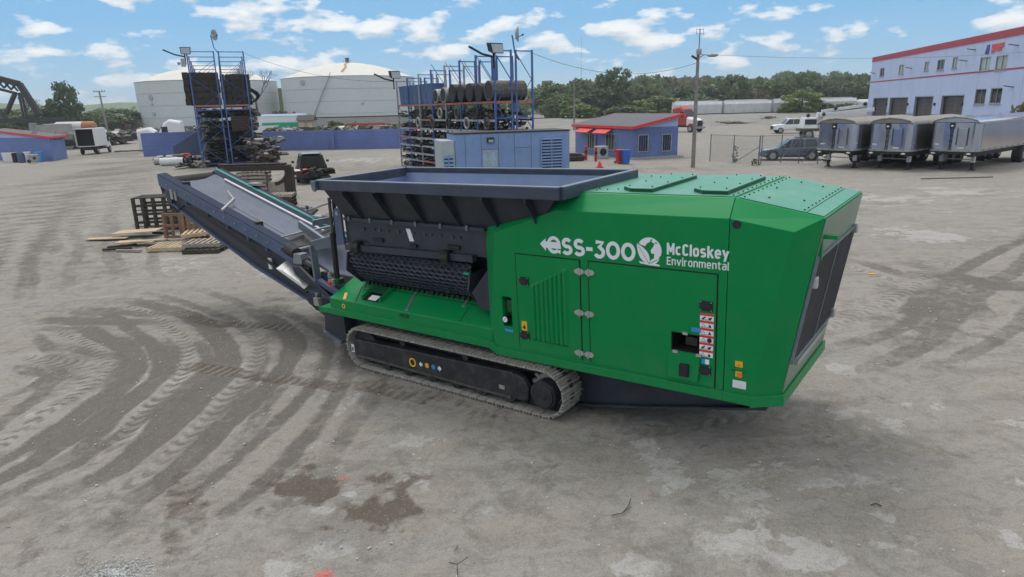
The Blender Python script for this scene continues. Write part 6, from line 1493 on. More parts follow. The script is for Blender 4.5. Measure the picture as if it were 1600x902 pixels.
# top rails with lamp heads
def flood(M, x, y, z, label, arm=-1):
    t = empty('floodlight', label, 'floodlight', M @ Matrix.Translation((x,y,z)), 'floodlights on the racks'); mb = MB(); mb.cyl((0,0,-.6),(0,0,.2),.05,8); mb.tube([(0,0,0),(arm*.7,0,.15),(arm*1.5,-.1,.5)],.06,6); part(mb,'bracket','scrap_dark',t)
    mb = MB(); mb.hexa([(-.25,-.35,.15),(.45,-.35,.15),(.45,.15,.3),(-.25,.15,.3)],[(-.3,-.2,.7),(.5,-.2,.7),(.5,.25,.75),(-.3,.25,.75)]); part(mb,'lamp_head','scrap_dark',t,bevel=.03); mb = MB(); mb.hexa([(-.2,-.37,.2),(.4,-.37,.2),(.4,-.35,.2),(-.2,-.35,.2)],[(-.24,-.25,.64),(.44,-.25,.64),(.44,-.22,.64),(-.24,-.22,.64)]); part(mb,'lamp_glass','box_end',t)
flood(MR1, -.15, -.1, 8.65, 'floodlight on the top left corner of the left rack')
t2 = empty('utility_box', 'small grey box fixed under the floodlight of the left rack', 'box', MR1 @ Matrix.Translation((-.2,-.08,7.9))); mb = MB(); mb.box(-.3,.05,-.15,.05,0,.6); part(mb,'case','box_end',t2,bevel=.02); mb = MB(); mb.ball((-.45,-.05,.25),.13,8,6); part(mb,'knob','scrap_light',t2)
def dish(M, x, y, z, label):
    t = empty('satellite_dish', label, 'satellite dish', M @ Matrix.Translation((x,y,z)), 'satellite dishes'); mb = MB(); mb.tube([(.35,0,-1.3),(.1,0,-.9),(0,0,-.2),(-.05,0,0)],.04,6); part(mb,'mast','rack_blue',t)
    rings = [[(.12+.16*(q*q)*1.0, q*.42*math.cos(a), .05+q*.42*math.sin(a)) for a in np.linspace(0,6.283,16,endpoint=False)] for q in (.05,.5,1.0)]
    rings += [[(p[0]+.02,p[1],p[2]) for p in r_] for r_ in rings[::-1]]; mb = MB(); mb.loft(rings); mb.xf(Matrix.Rotation(R(-35),4,'Z')); part(mb,'reflector','box_end',t,smooth=True); mb = MB(); mb.tube([(.1,0,-.2),(.55,0,0)],.02,5); mb.ball((.55,0,0),.06,6,5); mb.xf(Matrix.Rotation(R(-35),4,'Z')); part(mb,'feed_horn','scrap_dark',t)
dish(MR1, 1.95, 0, 10.25, 'satellite dish on a mast above the left rack')
O2 = G(778, 0+300); O2 = W(778, 300, 38.0); O2.z = 0; e2 = W(631, 300, 52.0); dv = Vector((e2.x-O2.x, e2.y-O2.y)).normalized(); Lr = Vector((e2.x-O2.x, e2.y-O2.y)).length
lv2 = [.15,.7,1.2,1.75,2.3,2.95,3.55,4.55]
t, M = rack(O2, (dv.x, dv.y), [(0,1.05),(1.35,1.05)], 7, Lr/7, 7.25, 6.3, lv2, 'long pale and blue rack of many shelves full of car parts, behind the blue generator'); MR2 = M
for i, (z, zn) in enumerate(zip(lv2[:-1], lv2[1:])):
    junk(M, .02, 1.1, .3, Lr-.2, z, max(.22, (zn-z)*.72), 260, 'loose_car_parts', f'small grimy engine parts on shelf {["one","two","three","four","five","six","seven"][i]} counted from the ground, right rack front row', 'car parts', 80+i, wts=(5,5,1.5,1.5), small=.62)
for i in (5, 6):
    junk(M, 1.35, 2.4, .3, Lr-.2, lv2[i], .6, 120, 'loose_car_parts', f'car parts in the back row of the right rack, {["sixth","seventh"][i-5]} shelf', 'car parts', 95+i, small=.7)
rr = random.Random(5)
def drum_load(y, z, r_, ln, m, label, hollow=True):
    t = empty('steel_drum', label, 'drum', MR2 @ Matrix.Translation((-.15,y,z+r_)), 'drums lying on the right rack'); mb = MB(); n = 18
    ro = [[(x, q*math.cos(a), q*math.sin(a)) for a in np.linspace(0,6.283,n,endpoint=False)] for x, q in ((0,r_),(ln*.33,r_),(ln*.35,r_*1.04),(ln*.37,r_),(ln*.66,r_),(ln*.68,r_*1.04),(ln*.70,r_),(ln,r_),(ln,r_*.86),(ln*.3,r_*.86))]+[[(.04, q*math.cos(a), q*math.sin(a)) for a in np.linspace(0,6.283,n,endpoint=False)] for q in (r_*.86,)]
    mb.loft(ro[:8]); part(mb,'shell',m,t); mb = MB(); mb.cyl((-.012,0,0),(-.002,0,0),r_*.84,n); part(mb,'dark_end','black',t)
specs = [(.5,.55,'scrap_mid','large grey drum at the right end of the top shelf'), (1.75,.47,'scrap_dark','dark drum second from the right end of the top shelf'), (3.0,.53,'scrap_dark','dark drum third from the right end of the top shelf'), (4.2,.50,'black','black drum in the middle of the top shelf'), (5.5,.55,'black','black drum left of the middle of the top shelf'), (6.9,.48,'scrap_light','silvery ribbed drum on the top shelf'), (8.2,.45,'scrap_light','silvery drum leaning against the blue crates')]
for y, r_, m, lab in specs: drum_load(y, 4.56, r_, 2.2, m, lab)
for k in range(7):
    t2 = empty('plastic_crate', 'blue plastic crate on the top shelf, '+['nearest the silvery drums','second from the silvery drums','third from the silvery drums','middle one of the row of seven','third from the far end of the row','second from the far end of the row','last one at the far end of the row'][k], 'crate', MR2 @ Matrix.Translation((.1,9.4+k*.9,4.56)), 'blue crates on the right rack'); mb = MB(); mb.hexa([(0,0,0),(.9,0,0),(.9,.8,0),(0,.8,0)],[(-.05,-.04,1.25),(.95,-.04,1.25),(.95,.84,1.25),(-.05,.84,1.25)]); part(mb,'crate_wall','scrap_blue',t2); mb = MB(); mb.box(-.08,.98,-.07,.87,1.255,1.31); part(mb,'crate_lip','rack_blue',t2)
for k in range(9):
    y = 1.0+k*1.35; z = 3.57 if k % 2 else 2.97; t2 = empty('tyre_casing', ['grey','black','silvery'][k % 3]+' round casing on '+('an upper' if k % 2 else 'a lower')+' shelf, '+['at the near end of the right rack','second from the near end','third from the near end','fourth from the near end','in the middle of the right rack','fourth from the far end','third from the far end','second from the far end','at the far end of the right rack'][k], 'casing', MR2 @ Matrix.Translation((-.05,y,z+.36)), 'round casings on the right rack'); mb = MB(); mb.tube([(0,.30*math.cos(a),.30*math.sin(a)) for a in np.linspace(0,6.283,20)], .075, 7, cap=False); part(mb,'ring',['scrap_mid','rubber','scrap_light'][k % 3],t2); mb = MB(); mb.cyl((-.02,0,0),(.05,0,0),.16,12); part(mb,'hub','scrap_dark',t2)
flood(MR2, -.05, -.05, 6.85, 'floodlight on the near corner of the right rack'); flood(MR2, -.15, Lr+.2, 6.3, 'floodlight on the far end of the right rack')
dish(MR2, 1.2, 0, 8.0, 'satellite dish on a mast above the right rack')
# ---- poles and wires
def pole(px, py, D, ytop, label, r_=.14, lean=0, name='utility_pole'):
    b = onto(G(px, py)) if D is None else W(px, py, D); 
    if D is not None: b.z = 0
    h_ = W(px, ytop, b.y).z-b.z; t = thing(name, label, 'pole', b); mb = MB(); mb.tube([(0,0,-.5),(lean*.5*h_,0,h_*.5),(lean*h_,0,h_)],[r_*1.15,r_,r_*.75],12); part(mb,'post','pole_wood',t); return t, b, h_
t, b, h_ = pole(1082.5, 262, None, 80, 'tall wooden light pole with a street lamp, beside the blue office', .125)
polelight = b+Vector((0,0,h_))
mb = MB(); mb.tube([(0,0,h_-.45),(.35,-.1,h_-.25),(.75,-.2,h_-.25)],.035,6); ar = part(mb,'lamp_arm','scrap_light',t); mb = MB(); mb.ball((.88,-.2,h_-.29),(.38,.2,.12),12,7); part(mb,'lamp_head','scrap_light',ar)
mb = MB(); mb.hexa([(-.45,-.25,h_-.35),(-.12,-.25,h_-.55),(-.12,.0,h_-.55),(-.45,.0,h_-.35)],[(-.42,-.22,h_-.25),(-.08,-.22,h_-.45),(-.08,.03,h_-.45),(-.42,.03,h_-.25)]); part(mb,'floodlight','black',t); mb = MB(); mb.box(-.14,.14,-.3,-.0,h_-.25,h_+.1); part(mb,'meter_box','scrap_light',t,bevel=.02)
mb = MB(); mb.cyl((.05,.2,.0),(.10,.2,h_+1.35),.035,8); m_ = part(mb,'conduit_mast','galv',t); mb = MB()
for z in (h_+1.3, h_+1.05): mb.bar((-.12,.2,z),(.32,.2,z),.02)
for x in (-.12,.1,.32): mb.bar((x,.2,h_+1.0),(x,.2,h_+1.38),.02)
part(mb,'antenna','galv',m_)
t, b2, h2 = pole(897, 188, 120, 130, 'thin weathered utility pole standing before the trees left of the office roof', .16); mb = MB(); mb.bar((-.9,0,h2-.2),(.9,0,h2-.2),.1); part(mb,'crossarm','pole_wood',t); mb = MB(); mb.cyl((.35,-.1,h2-2.2),(.35,-.1,h2-1.3),.3,10); part(mb,'transformer','scrap_mid',t)
t, b3, h3 = pole(165.5, 190, 150, 142, 'leaning wooden utility pole with two crossarms, left of the white tanks', .2, -.03); mb = MB()
for z in (h3-.15, h3-1.2): mb.bar((-1.3-.3,0,z),(1.3-.3,0,z),.14)
for x in (-1.5,-.9,.3,.9): mb.cyl((x,0,h3-.1),(x,0,h3+.2),.06,6)
part(mb,'crossarm','pole_wood',t)
def mast(px, y0, y1, D, label):
    a = W(px, y0, D); b = W(px, y1, D); t = thing('radio_mast', label, 'mast', (a.x,D,0)); mb = MB(); mb.cyl((0,0,0),(0,0,b.z*.6),.09,6); part(mb,'mast_pole','bldg_red',t); mb = MB(); mb.cyl((0,0,b.z*.6),(0,0,b.z),.05,6); part(mb,'mast_tip','galv',t)
mast(908, 120, 55, 330, 'very thin tall radio mast on the skyline above the trees')
def cable(a, b, sag, label, r_=.011):
    mb = MB(); mb.tube([a.lerp(b, u)-Vector((0,0,sag*4*u*(1-u))) for u in np.linspace(0,1,25)], r_, 4); tag(mb.build('overhead_cable', MAT['black']), label, 'cable', 'overhead wires')
r1 = MR1 @ Vector((4.17,0,9.0)); r2 = MR2 @ Vector((2.4,0,7.1))
cable(r1, MR2 @ Vector((1,Lr,6.3)), .75, 'thin black wire slung from the left rack to the right rack'); cable(r2, polelight-Vector((0,0,.7)), .9, 'thin black wire from the right rack up to the wooden light pole')
cable(polelight-Vector((0,0,.2)), W(1620,80,60), .4, 'thin black wire from the light pole towards the truck shop', .009)
cable(b2+Vector((0,0,h2-.2)), W(1360,133,140), 1.6, 'upper wire from the far utility pole along the tree line', .02); cable(b2+Vector((0,0,h2-2)), W(1360,150,140), 1.0, 'lower wire from the far utility pole along the tree line', .02)
# ---- chain-link fence with its gate
posts_px = [(1109,252), (1145,255), (1185,257.5), (1188.5,257), (1219,255), (1247.5,256), (1277,256.5)]
pp = [onto(G(*p)) for p in posts_px]; t = thing('chain_link_fence', 'chain-link fence with pale posts in front of the grey hatchback', 'fence', pp[0])
for p in pp:
    q = p-pp[0]; mb = MB(); mb.cyl((q.x,q.y,-.3),(q.x,q.y,1.95),.035 if p is not pp[2] else .05,8); part(mb,'fence_post','galv',t)
mb = MB()
for a, b in zip(pp, pp[1:]):
    a = a-pp[0]; b = b-pp[0]; mb.tube([a+Vector((0,0,1.9)), b+Vector((0,0,1.9))],.018,6)
q = pp[2]-pp[0]; q1 = pp[1]-pp[0]; mb.tube([q1+Vector((.1,0,.05)), q+Vector((0,0,1.2))],.025,6); q5, q6 = pp[4]-pp[0], pp[6]-pp[0]; mb.tube([q5+Vector((0,0,.3)), pp[5]-pp[0]+Vector((0,0,1.7))],.025,6); mb.tube([pp[5]-pp[0]+Vector((.2,0,.1)), q6+Vector((0,0,1.2))],.025,6)
part(mb,'fence_rails','galv',t)
for a, b in zip(pp, pp[1:]):
    a = a-pp[0]; b = b-pp[0]; L_ = (b-a).length
    if L_ < .4: continue
    mb = MB(); n_ = Vector((-(b-a).y,(b-a).x,0)).normalized()*.002; mb.hexa([(0,-.002,.05),(L_,-.002,.05),(L_,.002,.05),(0,.002,.05)],[(0,-.002,1.9),(L_,-.002,1.9),(L_,.002,1.9),(0,.002,1.9)]); o = part(mb,'mesh_panel','chain_link',t); o.matrix_local = frame3(a, b-a)
for px, py, s, lab in ((1147,254,1.0,'thin green weed climbing a fence post'), (1290,254,.5,'low weeds at the end of the fence near the trailer'), (1178,259,.35,'dry weed clump at the foot of the double fence post')):
    p = onto(G(px,py)); t2 = thing('weed', lab, 'weed', p); mb = MB(); mc = MB()
    for k in range(26): z = random.uniform(0,1.1)*s; a = random.uniform(0,6.28); r_ = random.uniform(.02,.22)*(1 if s > .8 else 1.6); mc.ball((r_*math.cos(a),r_*math.sin(a),z+.05),(.07,.07,.05),5,4,0,.4)
    mb.tube([(0,0,-.05),(.02,0,.5*s),(0,.02,1.1*s)],.012,5); part(mb,'stem','weed',t2); part(mc,'leaves','leaf_mid',t2)
# ---- railway: rails and white tank cars on the bank
mb = MB(); mb.box(5, 200, 151.5, 152, 1.50, 1.72); o = mb.build('rail_track', MAT['scrap_dark']); tag(o, 'long dark railway line along the top of the grey bank', 'railway')
mb = MB(); mb.box(5, 200, 153.2, 153.6, 1.50, 1.72); mb.build('far_rail', MAT['scrap_dark'], o)
def tankcar(x, D, ln, label, m='rail_white', hop=False):
    t = thing('tank_car', label, 'rail car', (x,D,.75), 0, 'white rail cars on the bank'); mb = MB()
    if hop: mb.prism([(-1.5,.9),(1.5,.9),(1.5,2.9),(1.0,3.6),(-1.0,3.6),(-1.5,2.9)],'x',0,ln)
    else:
        rr_ = [(0,.3),(.15,.9),(.4,1.18),(ln-.4,1.18),(ln-.15,.9),(ln,.3)]; mb.tube([(x_,0,2.0) for x_,_ in rr_],[q for _,q in rr_],16); 
    part(mb,'tank_barrel',m,t,smooth=not hop); mb = MB(); mb.box(-.3,ln+.3,-1.1,1.1,.55,.8); part(mb,'underframe','scrap_dark',t); mb = MB()
    if not hop: mb.cyl((ln/2,0,3.1),(ln/2,0,3.5),.5,12); mb.bar((ln/2-1.2,-1,3.2),(ln/2+1.2,-1,3.2),.06); mb.box(ln*.3,ln*.7,-1.25,-1.15,.85,.95)
    else: mb.box(.5,ln-.5,-.3,.3,3.6,3.8)
    part(mb,'top_fittings','rail_white',t); mb = MB()
    for x_ in (1.0,2.6,ln-2.6,ln-1.0): mb.cyl((x_,-.85,.42),(x_,-.7,.42),.42,12)
    part(mb,'wheels','scrap_dark',t)
x = W(1052,170,156).x
names = ['pale rail car just right of the light pole, leftmost of the train','second pale rail car from the light pole','pale boxy hopper car in the middle of the train','pale rail car behind the bright green tree','white tank car right of the bright green tree, behind the pickup','pale rail car behind the dark green bush','rightmost white tank car next to the truck shop','pale rail car hidden by the truck shop corner']
for i, lab in enumerate(names): tankcar(x, 156, 10.6 if i != 2 else 7.5, lab, hop=(i in (0, 1, 2, 3, 5, 7))); x += 11.2 if i != 2 else 8.1
# ---- steel truss bridge at the far left
t = thing('truss_bridge', 'dark riveted steel truss bridge cut by the left edge of the picture', 'bridge', W(0,300,145)); o_ = Vector((t.location.x,t.location.y,0))
t.location.z = 0
def bp(px, py, D=145): p = W(px, py, D); return Vector((p.x-o_.x, p.y-o_.y, p.z))
for k, dD in enumerate((0, 7)):
    mb = MB(); D = 145+dD; mb.bar(bp(-70,110,D), bp(-20,118,D), 1.0, 1.1); mb.bar(bp(-20,118,D), bp(30,131,D), .9, 1.1); mb.bar(bp(30,131,D), bp(62,180,D), .9, 1.1); mb.bar(bp(-70,122,D), bp(25,146,D), .5, .5); part(mb,'top_chord','bridge_steel',t)
    mb = MB(); mb.bar(bp(24,145,D), bp(10,178,D), .9, .5); mb.bar(bp(29,145,D), bp(37,184,D), .35, .3); mb.bar(bp(33,145,D), bp(42,184,D), .35, .3); mb.bar(bp(-40,130,D), bp(15,190,D), .6, .5)
    for q in range(-60, 28, 11): mb.bar(bp(q,113+(q+60)*.22,D), bp(q+11,124+(q+60)*.24,D), .28, .28); mb.bar(bp(q+8,115+(q+60)*.22,D), bp(q,122+(q+60)*.24,D), .28, .28)
    part(mb,'web_members','bridge_steel',t)
mb = MB()
for px, py in ((30,131),(0,124),(-30,116),(46,155)): mb.bar(bp(px,py), bp(px,py,152), .35, .35)
mb.bar(bp(30,131), bp(0,124,152), .25, .25); part(mb,'cross_bracing','bridge_steel',t)
mb = MB(); a = bp(-80,186); b = bp(66,186); mb.box(a.x, b.x, -.5, 8, a.z-1.2, a.z-.2); part(mb,'deck','bridge_steel',t); mb = MB(); mb.box(b.x-2.5,b.x+.5,-1,8.5,0,b.z-1.2); part(mb,'abutment','concrete',t)
# ================================================================== VEHICLES
def wheel_set(t, xs_, yw, r, wd=.22, rim='scrap_light', sides=(-1, 1), dual=False):
    for x in xs_:
        for s in sides:
            y = s*yw; mb = MB(); prof = [(y-wd/2,r*.80),(y-wd/2+.03,r*.97),(y-wd*.2,r),(y+wd*.2,r),(y+wd/2-.03,r*.97),(y+wd/2,r*.80)]
            mb.tube([(x,a,r) for a,_ in prof],[q for _,q in prof],22); wh = part(mb,'wheel','rubber',t,smooth=False)
            mb = MB(); yo_ = y+s*(wd/2); mb.cyl((x,yo_-s*.03,r),(x,yo_+s*.012,r),r*.62,18); 
            mb.cyl((x,yo_+s*.012,r),(x,yo_+s*.03,r),r*.2,10); part(mb,'rim',rim,wh,bevel=.01)
def carshape(t, stations, m, nm='body', bevel=.0):
    """stations along x: (x, half width low, half width belt, z low, z belt)"""
    rings = []
    for x, wl, wb, z0, z1 in stations:
        rings.append([(x,-wl*.92,z0),(x,-wl,z0+.10),(x,-wb,(z0+z1)*.52),(x,-wb*.97,z1-.06),(x,-wb*.86,z1),(x,wb*.86,z1),(x,wb*.97,z1-.06),(x,wb,(z0+z1)*.52),(x,wl,z0+.10),(x,wl*.92,z0)])
    mb = MB(); mb.loft(rings); return part(mb, nm, m, t, smooth=False, bevel=.03)
def suv(name, label, p, yaw, m, L=4.5, Wd=1.84, H=1.62, lamps=True):
    """x forward; nose at +L/2"""
    t = thing(name, label, 'car', p, yaw); h = L/2; w = Wd/2; zb = H*.60
    b = carshape(t, [(-h,w*.86,w*.84,.42,zb*.98),(-h+.12,w*.95,w*.95,.32,zb*1.04),(-h+.7,w,w,.24,zb*1.03),(0,w,w,.24,zb*1.0),(h-1.35,w,w*.99,.24,zb*.98),(h-.9,w,w*.97,.24,zb*.94),(h-.25,w*.95,w*.90,.26,zb*.84),(h-.05,w*.86,w*.80,.32,zb*.70),(h,w*.78,w*.72,.36,zb*.62)], m)
    # glasshouse: tapering upward, roof on top
    def ring(x0, x1, z, wy): return [(x0,-wy,z),(x1,-wy,z),(x1,wy,z),(x0,wy,z)]
    xr0, xr1 = -h+.10, h-1.25
    mb = MB(); mb.hexa(ring(xr0, xr1, zb*.99, w*.90), ring(xr0+.42, xr1-.80, H-.07, w*.70)); gl_ = part(mb,'windows','glass',t,bevel=.03)
    mb = MB(); mb.hexa(ring(xr0+.34, xr1-.74, H-.085, w*.725), ring(xr0+.55, xr1-1.0, H, w*.62)); part(mb,'roof',m,t,bevel=.03)
    mb = MB()
    for s in (-1, 1):
        for (xa, xb, wd_) in ((xr0+.02, xr0+.44, .26), (xr0+1.25, xr0+1.25, .09), (xr0+2.15, xr0+2.05, .07), (xr1-.03, xr1-.83, .08)):
            mb.hexa([(xa-wd_/2,s*(w*.90)-.012,zb*.98),(xa+wd_/2,s*(w*.90)-.012,zb*.98),(xa+wd_/2,s*(w*.90)+.012,zb*.98),(xa-wd_/2,s*(w*.90)+.012,zb*.98)],[(xb-wd_/2,s*(w*.705)-.012,H-.06),(xb+wd_/2,s*(w*.705)-.012,H-.06),(xb+wd_/2,s*(w*.705)+.012,H-.06),(xb-wd_/2,s*(w*.705)+.012,H-.06)])
        mb.bar((xr0+.45,s*w*.62,H+.03),(xr1-1.1,s*w*.62,H+.03),.04)
    part(mb,'pillars',m,t)
    mb = MB()
    for x in (-h+.82, h-.88):
        for s in (-1, 1): mb.prism([(x+.41*math.cos(a),.36+.41*math.sin(a)) for a in np.linspace(0,6.283,18,endpoint=False)],'y',s*w-.012,s*w+.012)
    part(mb,'wheel_arches','black',t)
    wheel_set(t, (-h+.82, h-.88), w-.08, .35)
    if lamps:
        for s in (-1, 1):
            mb = MB(); mb.hexa([(h-.30,s*w*.62-.16,zb*.70),(h-.05,s*w*.62-.14,zb*.70),(h-.05,s*w*.62+.12,zb*.70),(h-.30,s*w*.62+.24,zb*.70)],[(h-.34,s*w*.62-.16,zb*.79),(h-.10,s*w*.62-.14,zb*.79),(h-.10,s*w*.62+.12,zb*.79),(h-.34,s*w*.62+.24,zb*.79)]); part(mb,'headlight','glass_pale',t)
        mb = MB(); mb.box(h-.06,h+.012,-w*.5,w*.5,.46,.62); part(mb,'grille','black',t); mb = MB(); mb.box(h-.04,h+.03,-w*.7,w*.7,.30,.42); part(mb,'bumper','scrap_dark',t,bevel=.02)
        mb = MB(); mb.box(h+.012,h+.03,-.16,.16,.36,.46); part(mb,'number_plate','decal_white',t)
    for s in (-1, 1): mb = MB(); mb.box(xr1-.42,xr1-.22,s*(w+.14)-.09,s*(w+.14)+.09,zb*1.0,zb*1.0+.16); part(mb,'mirror',m,t,bevel=.03)
    mb = MB()
    for s in (-1, 1): mb.box(-h+1.2,h-1.3,s*(w+.004)-.006,s*(w+.004)+.006,.30,.40); mb.box(xr0+1.5,xr0+1.68,s*(w+.01)-.014,s*(w+.01)+.014,zb*.86,zb*.90)
    part(mb,'side_trim','black',t); return t
# grey hatchback behind the fence
a = onto(G(1196,254)); b = onto(G(1272,249)); c = (a+b)/2+Vector((.35,.9,0)); c.z = 0
suv('parked_hatchback', 'grey hatchback parked behind the chain-link fence', c, math.pi-.28, 'suv_grey', 4.3, 1.85, 1.56)
# black SUV seen from behind with its tail open and parts heaped in it
a = onto(G(484,287)); yaw = math.radians(90+18)
t = suv('stripped_suv', 'black stripped SUV seen from the rear, its tail piled with scrap parts', a+Vector((-.55,2.5,0)), yaw, 'suv_black', 4.7, 1.9, 1.72, False)
Ms = t.matrix_world.copy() if False else Matrix.Translation(a+Vector((-.55,2.5,0)))@Matrix.Rotation(yaw,4,'Z')
mb = MB(); mb.hexa([(-2.44,-.72,.98),(-2.40,-.72,.98),(-2.40,.72,.98),(-2.44,.72,.98)],[(-2.10,-.60,1.58),(-2.04,-.60,1.58),(-2.04,.60,1.58),(-2.10,.60,1.58)]); part(mb,'tail_opening','dark_void',t)
mb = MB(); mb.box(-1.9,-.4,-.55,.55,1.725,1.75); part(mb,'roof_panel','glass_pale',t)
junk(Ms, -3.1, -2.3, -.8, .8, .35, .75, 46, 'scrap_parts', 'heap of engine scrap spilling from the tail of the black SUV', 'scrap', 7, mats=('scrap_dark','scrap_mid','scrap_light','red'), wts=(6,3,2,.6))
t2 = empty('loose_tyre', 'black tyre lying on the scrap behind the black SUV', 'tyre', Ms@Matrix.Translation((-2.75,-.95,.72))@Matrix.Rotation(.5,4,'Y')); mb = MB(); mb.tube([(.27*math.cos(q),.27*math.sin(q),0) for q in np.linspace(0,6.283,22)],.1,8,cap=False); part(mb,'tread','rubber',t2); mb = MB(); mb.cyl((0,0,-.05),(0,0,.05),.19,16); part(mb,'rim','scrap_dark',t2)
# white pickup
a = G(1221,208.5); b = G(1268,209); c = (a+b)/2+Vector((0,1.2,0)); c.z = 0
t = thing('pickup_truck', 'white crew-cab pickup in front of the grey railway bank', 'pickup', c, math.pi-.12); Lh = 2.65
carshape(t, [(-Lh,.92,.95,.50,1.12),(-Lh+.1,.96,.98,.48,1.18),(.6,.97,.98,.42,1.16),(Lh-1.3,.97,.97,.42,1.20),(Lh-.3,.95,.92,.45,1.12),(Lh,.86,.84,.5,.98)], 'truck_white')
mb = MB(); mb.hexa([(-.75,-.88,1.14),(1.45,-.88,1.14),(1.45,.88,1.14),(-.75,.88,1.14)],[(-.55,-.74,1.86),(.75,-.74,1.86),(.75,.74,1.86),(-.55,.74,1.86)]); part(mb,'windows','glass',t,bevel=.03)
mb = MB(); mb.hexa([(-.62,-.77,1.80),(.85,-.77,1.80),(.85,.77,1.80),(-.62,.77,1.80)],[(-.5,-.68,1.91),(.65,-.68,1.91),(.65,.68,1.91),(-.5,.68,1.91)])
for s in (-1,1):
    for xa, xb in ((-.72,-.55),(.25,.15),(1.40,.76)): mb.bar((xa,s*.885,1.14),(xb,s*.75,1.84),.12,.03)
part(mb,'roof','truck_white',t); mb = MB(); mb.box(-Lh+.15,-.85,-.78,.78,1.165,1.19); part(mb,'load_bed','black',t); wheel_set(t,(-1.55,1.75),.87,.40)
mb = MB(); mb.box(Lh-.08,Lh+.03,-.7,.7,.55,.98); part(mb,'grille','scrap_dark',t); mb = MB(); mb.box(Lh-.03,Lh+.06,-.88,.88,.42,.58); part(mb,'bumper','scrap_light',t)
for s in (-1,1): mb = MB(); mb.box(Lh-.12,Lh+.035,s*.78-.12,s*.78+.12,.72,.98); part(mb,'headlight','glass_pale',t)
# white crane / drilling equipment behind the trailers
a = G(1290,216); a.z = 0
t = thing('boom_truck', 'white boom truck with folded arms and black lamps, between pickup and trailers', 'boom truck', a, -.15)
mb = MB(); mb.box(-3,4.5,-1,1,.8,1.1); part(mb,'chassis','scrap_mid',t); mb = MB(); mb.hexa([(-2.8,-1,1.1),(-1.2,-1,1.1),(-1.2,1,1.1),(-2.8,1,1.1)],[(-2.6,-.9,2.3),(-1.4,-.9,2.3),(-1.4,.9,2.3),(-2.6,.9,2.3)]); part(mb,'cab','truck_white',t,bevel=.08); mb = MB(); mb.box(-2.6,-1.4,-1.02,-.93,1.55,2.1); part(mb,'cab_window','glass',t)
mb = MB(); mb.bar((-1.0,-.4,2.5),(4.6,-.4,3.0),.35,.4); mb.bar((-.6,.4,2.9),(3.6,.4,3.4),.3,.32); mb.bar((-1.0,0,1.1),(-.8,0,2.8),.6,.6); part(mb,'boom','rail_white',t,bevel=.03); mb = MB()
for x,z in ((-2.2,2.5),(-.6,2.6),(.6,3.2),(3.6,3.6)): mb.ball((x,-.5,z),.22,8,6)
part(mb,'work_lamp','black',t,each=True); mb = MB()
for k in range(5): mb.box(-.4+k*.7,.0+k*.7,-.9,-.5,1.1,1.6+.3*(k%2))
part(mb,'tool_lockers','scrap_light',t); wheel_set(t,(-2.1,2.2,3.4),.95,.5)
t2 = thing('plate_compactor', 'small tan compactor standing in front of the white boom truck', 'machine', (lambda p:(p.x,p.y,0))(G(1262,216)), .3); mb = MB(); mb.hexa([(-.6,-.4,0),(.6,-.4,0),(.6,.4,0),(-.6,.4,0)],[(-.5,-.35,.5),(.5,-.35,.5),(.4,.35,.9),(-.5,.35,.9)]); part(mb,'body','wood_grey',t2,bevel=.05); mb = MB(); mb.tube([(.5,0,.6),(1.0,0,1.3),(1.2,0,1.35)],.05,6); part(mb,'handle','black',t2)
# conventional truck cabs
def tractor(name, label, p, yaw, m, s=1.0, cat='truck'):
    """x forward"""
    t = thing(name, label, cat, p, yaw); mb = MB()
    def rg(x, w, z0, z1): return [(x,-w,z0),(x,w,z0),(x,w,z1-.25),(x,w*.8,z1),(x,-w*.8,z1),(x,-w,z1-.25)]
    mb.loft([rg(-1.6*s,1.1,1.0,3.5),rg(-.3*s,1.12,1.0,3.75),(rg(.35,1.1,1.0,3.3)),rg(.95,1.08,1.0,2.35)]); part(mb,'cab',m,t,bevel=.05)
    mb = MB(); mb.loft([rg(.95,.95,.95,2.2),rg(2.2,.85,.9,1.95),rg(2.7,.75,.85,1.7)]); part(mb,'bonnet','truck_white' if m == 'truck_red' else m,t,bevel=.06)
    mb = MB(); mb.hexa([(.98,-.95,2.36),(1.0,-.95,2.36),(1.0,.95,2.36),(.98,.95,2.36)],[(.40,-.85,3.22),(.42,-.85,3.22),(.42,.85,3.22),(.40,.85,3.22)]); part(mb,'windscreen','glass',t)
    for s_ in (-1,1): mb = MB(); mb.box(-.1,.6,s_*1.115-.01,s_*1.115+.012,2.15,2.9); part(mb,'side_window','glass',t)
    mb = MB(); mb.box(2.66,2.76,-.55,.55,.9,1.65); part(mb,'grille','scrap_dark',t); mb = MB(); mb.box(2.55,2.85,-1.1,1.1,.5,.8); part(mb,'bumper','scrap_light',t,bevel=.04)
    for s_ in (-1,1): mb = MB(); mb.box(2.3,2.7,s_*.85-.15,s_*.85+.15,1.15,1.4); part(mb,'headlight','glass_pale',t)
    mb = MB(); mb.box(-4.6,1.5,-.45,.45,.7,1.0); part(mb,'chassis','scrap_dark',t); mb = MB()
    for s_ in (-1,1): mb.hexa([(1.3,s_*.75-.3,.6),(2.5,s_*.75-.3,.6),(2.5,s_*.75+.3,.6),(1.3,s_*.75+.3,.6)],[(1.5,s_*.75-.3,1.25),(2.3,s_*.75-.3,1.25),(2.3,s_*.75+.3,1.25),(1.5,s_*.75+.3,1.25)])
    part(mb,'mudguards',m,t,bevel=.05); wheel_set(t,(1.85,-3.0,-4.2),1.0,.5,.3); return t
def at0(px, py): p = G(px, py); p.z = 0; return p
p = W(279,300,84); p.z = .0; tractor('truck_tractor','white lorry cab with high sleeper roof behind the left blue wall', p, math.radians(195), 'truck_white')
p = W(254,300,86); p.z = -.9; tractor('truck_tractor','white and blue lorry cab at the left end of the blue wall', p, math.radians(15), 'truck_white')
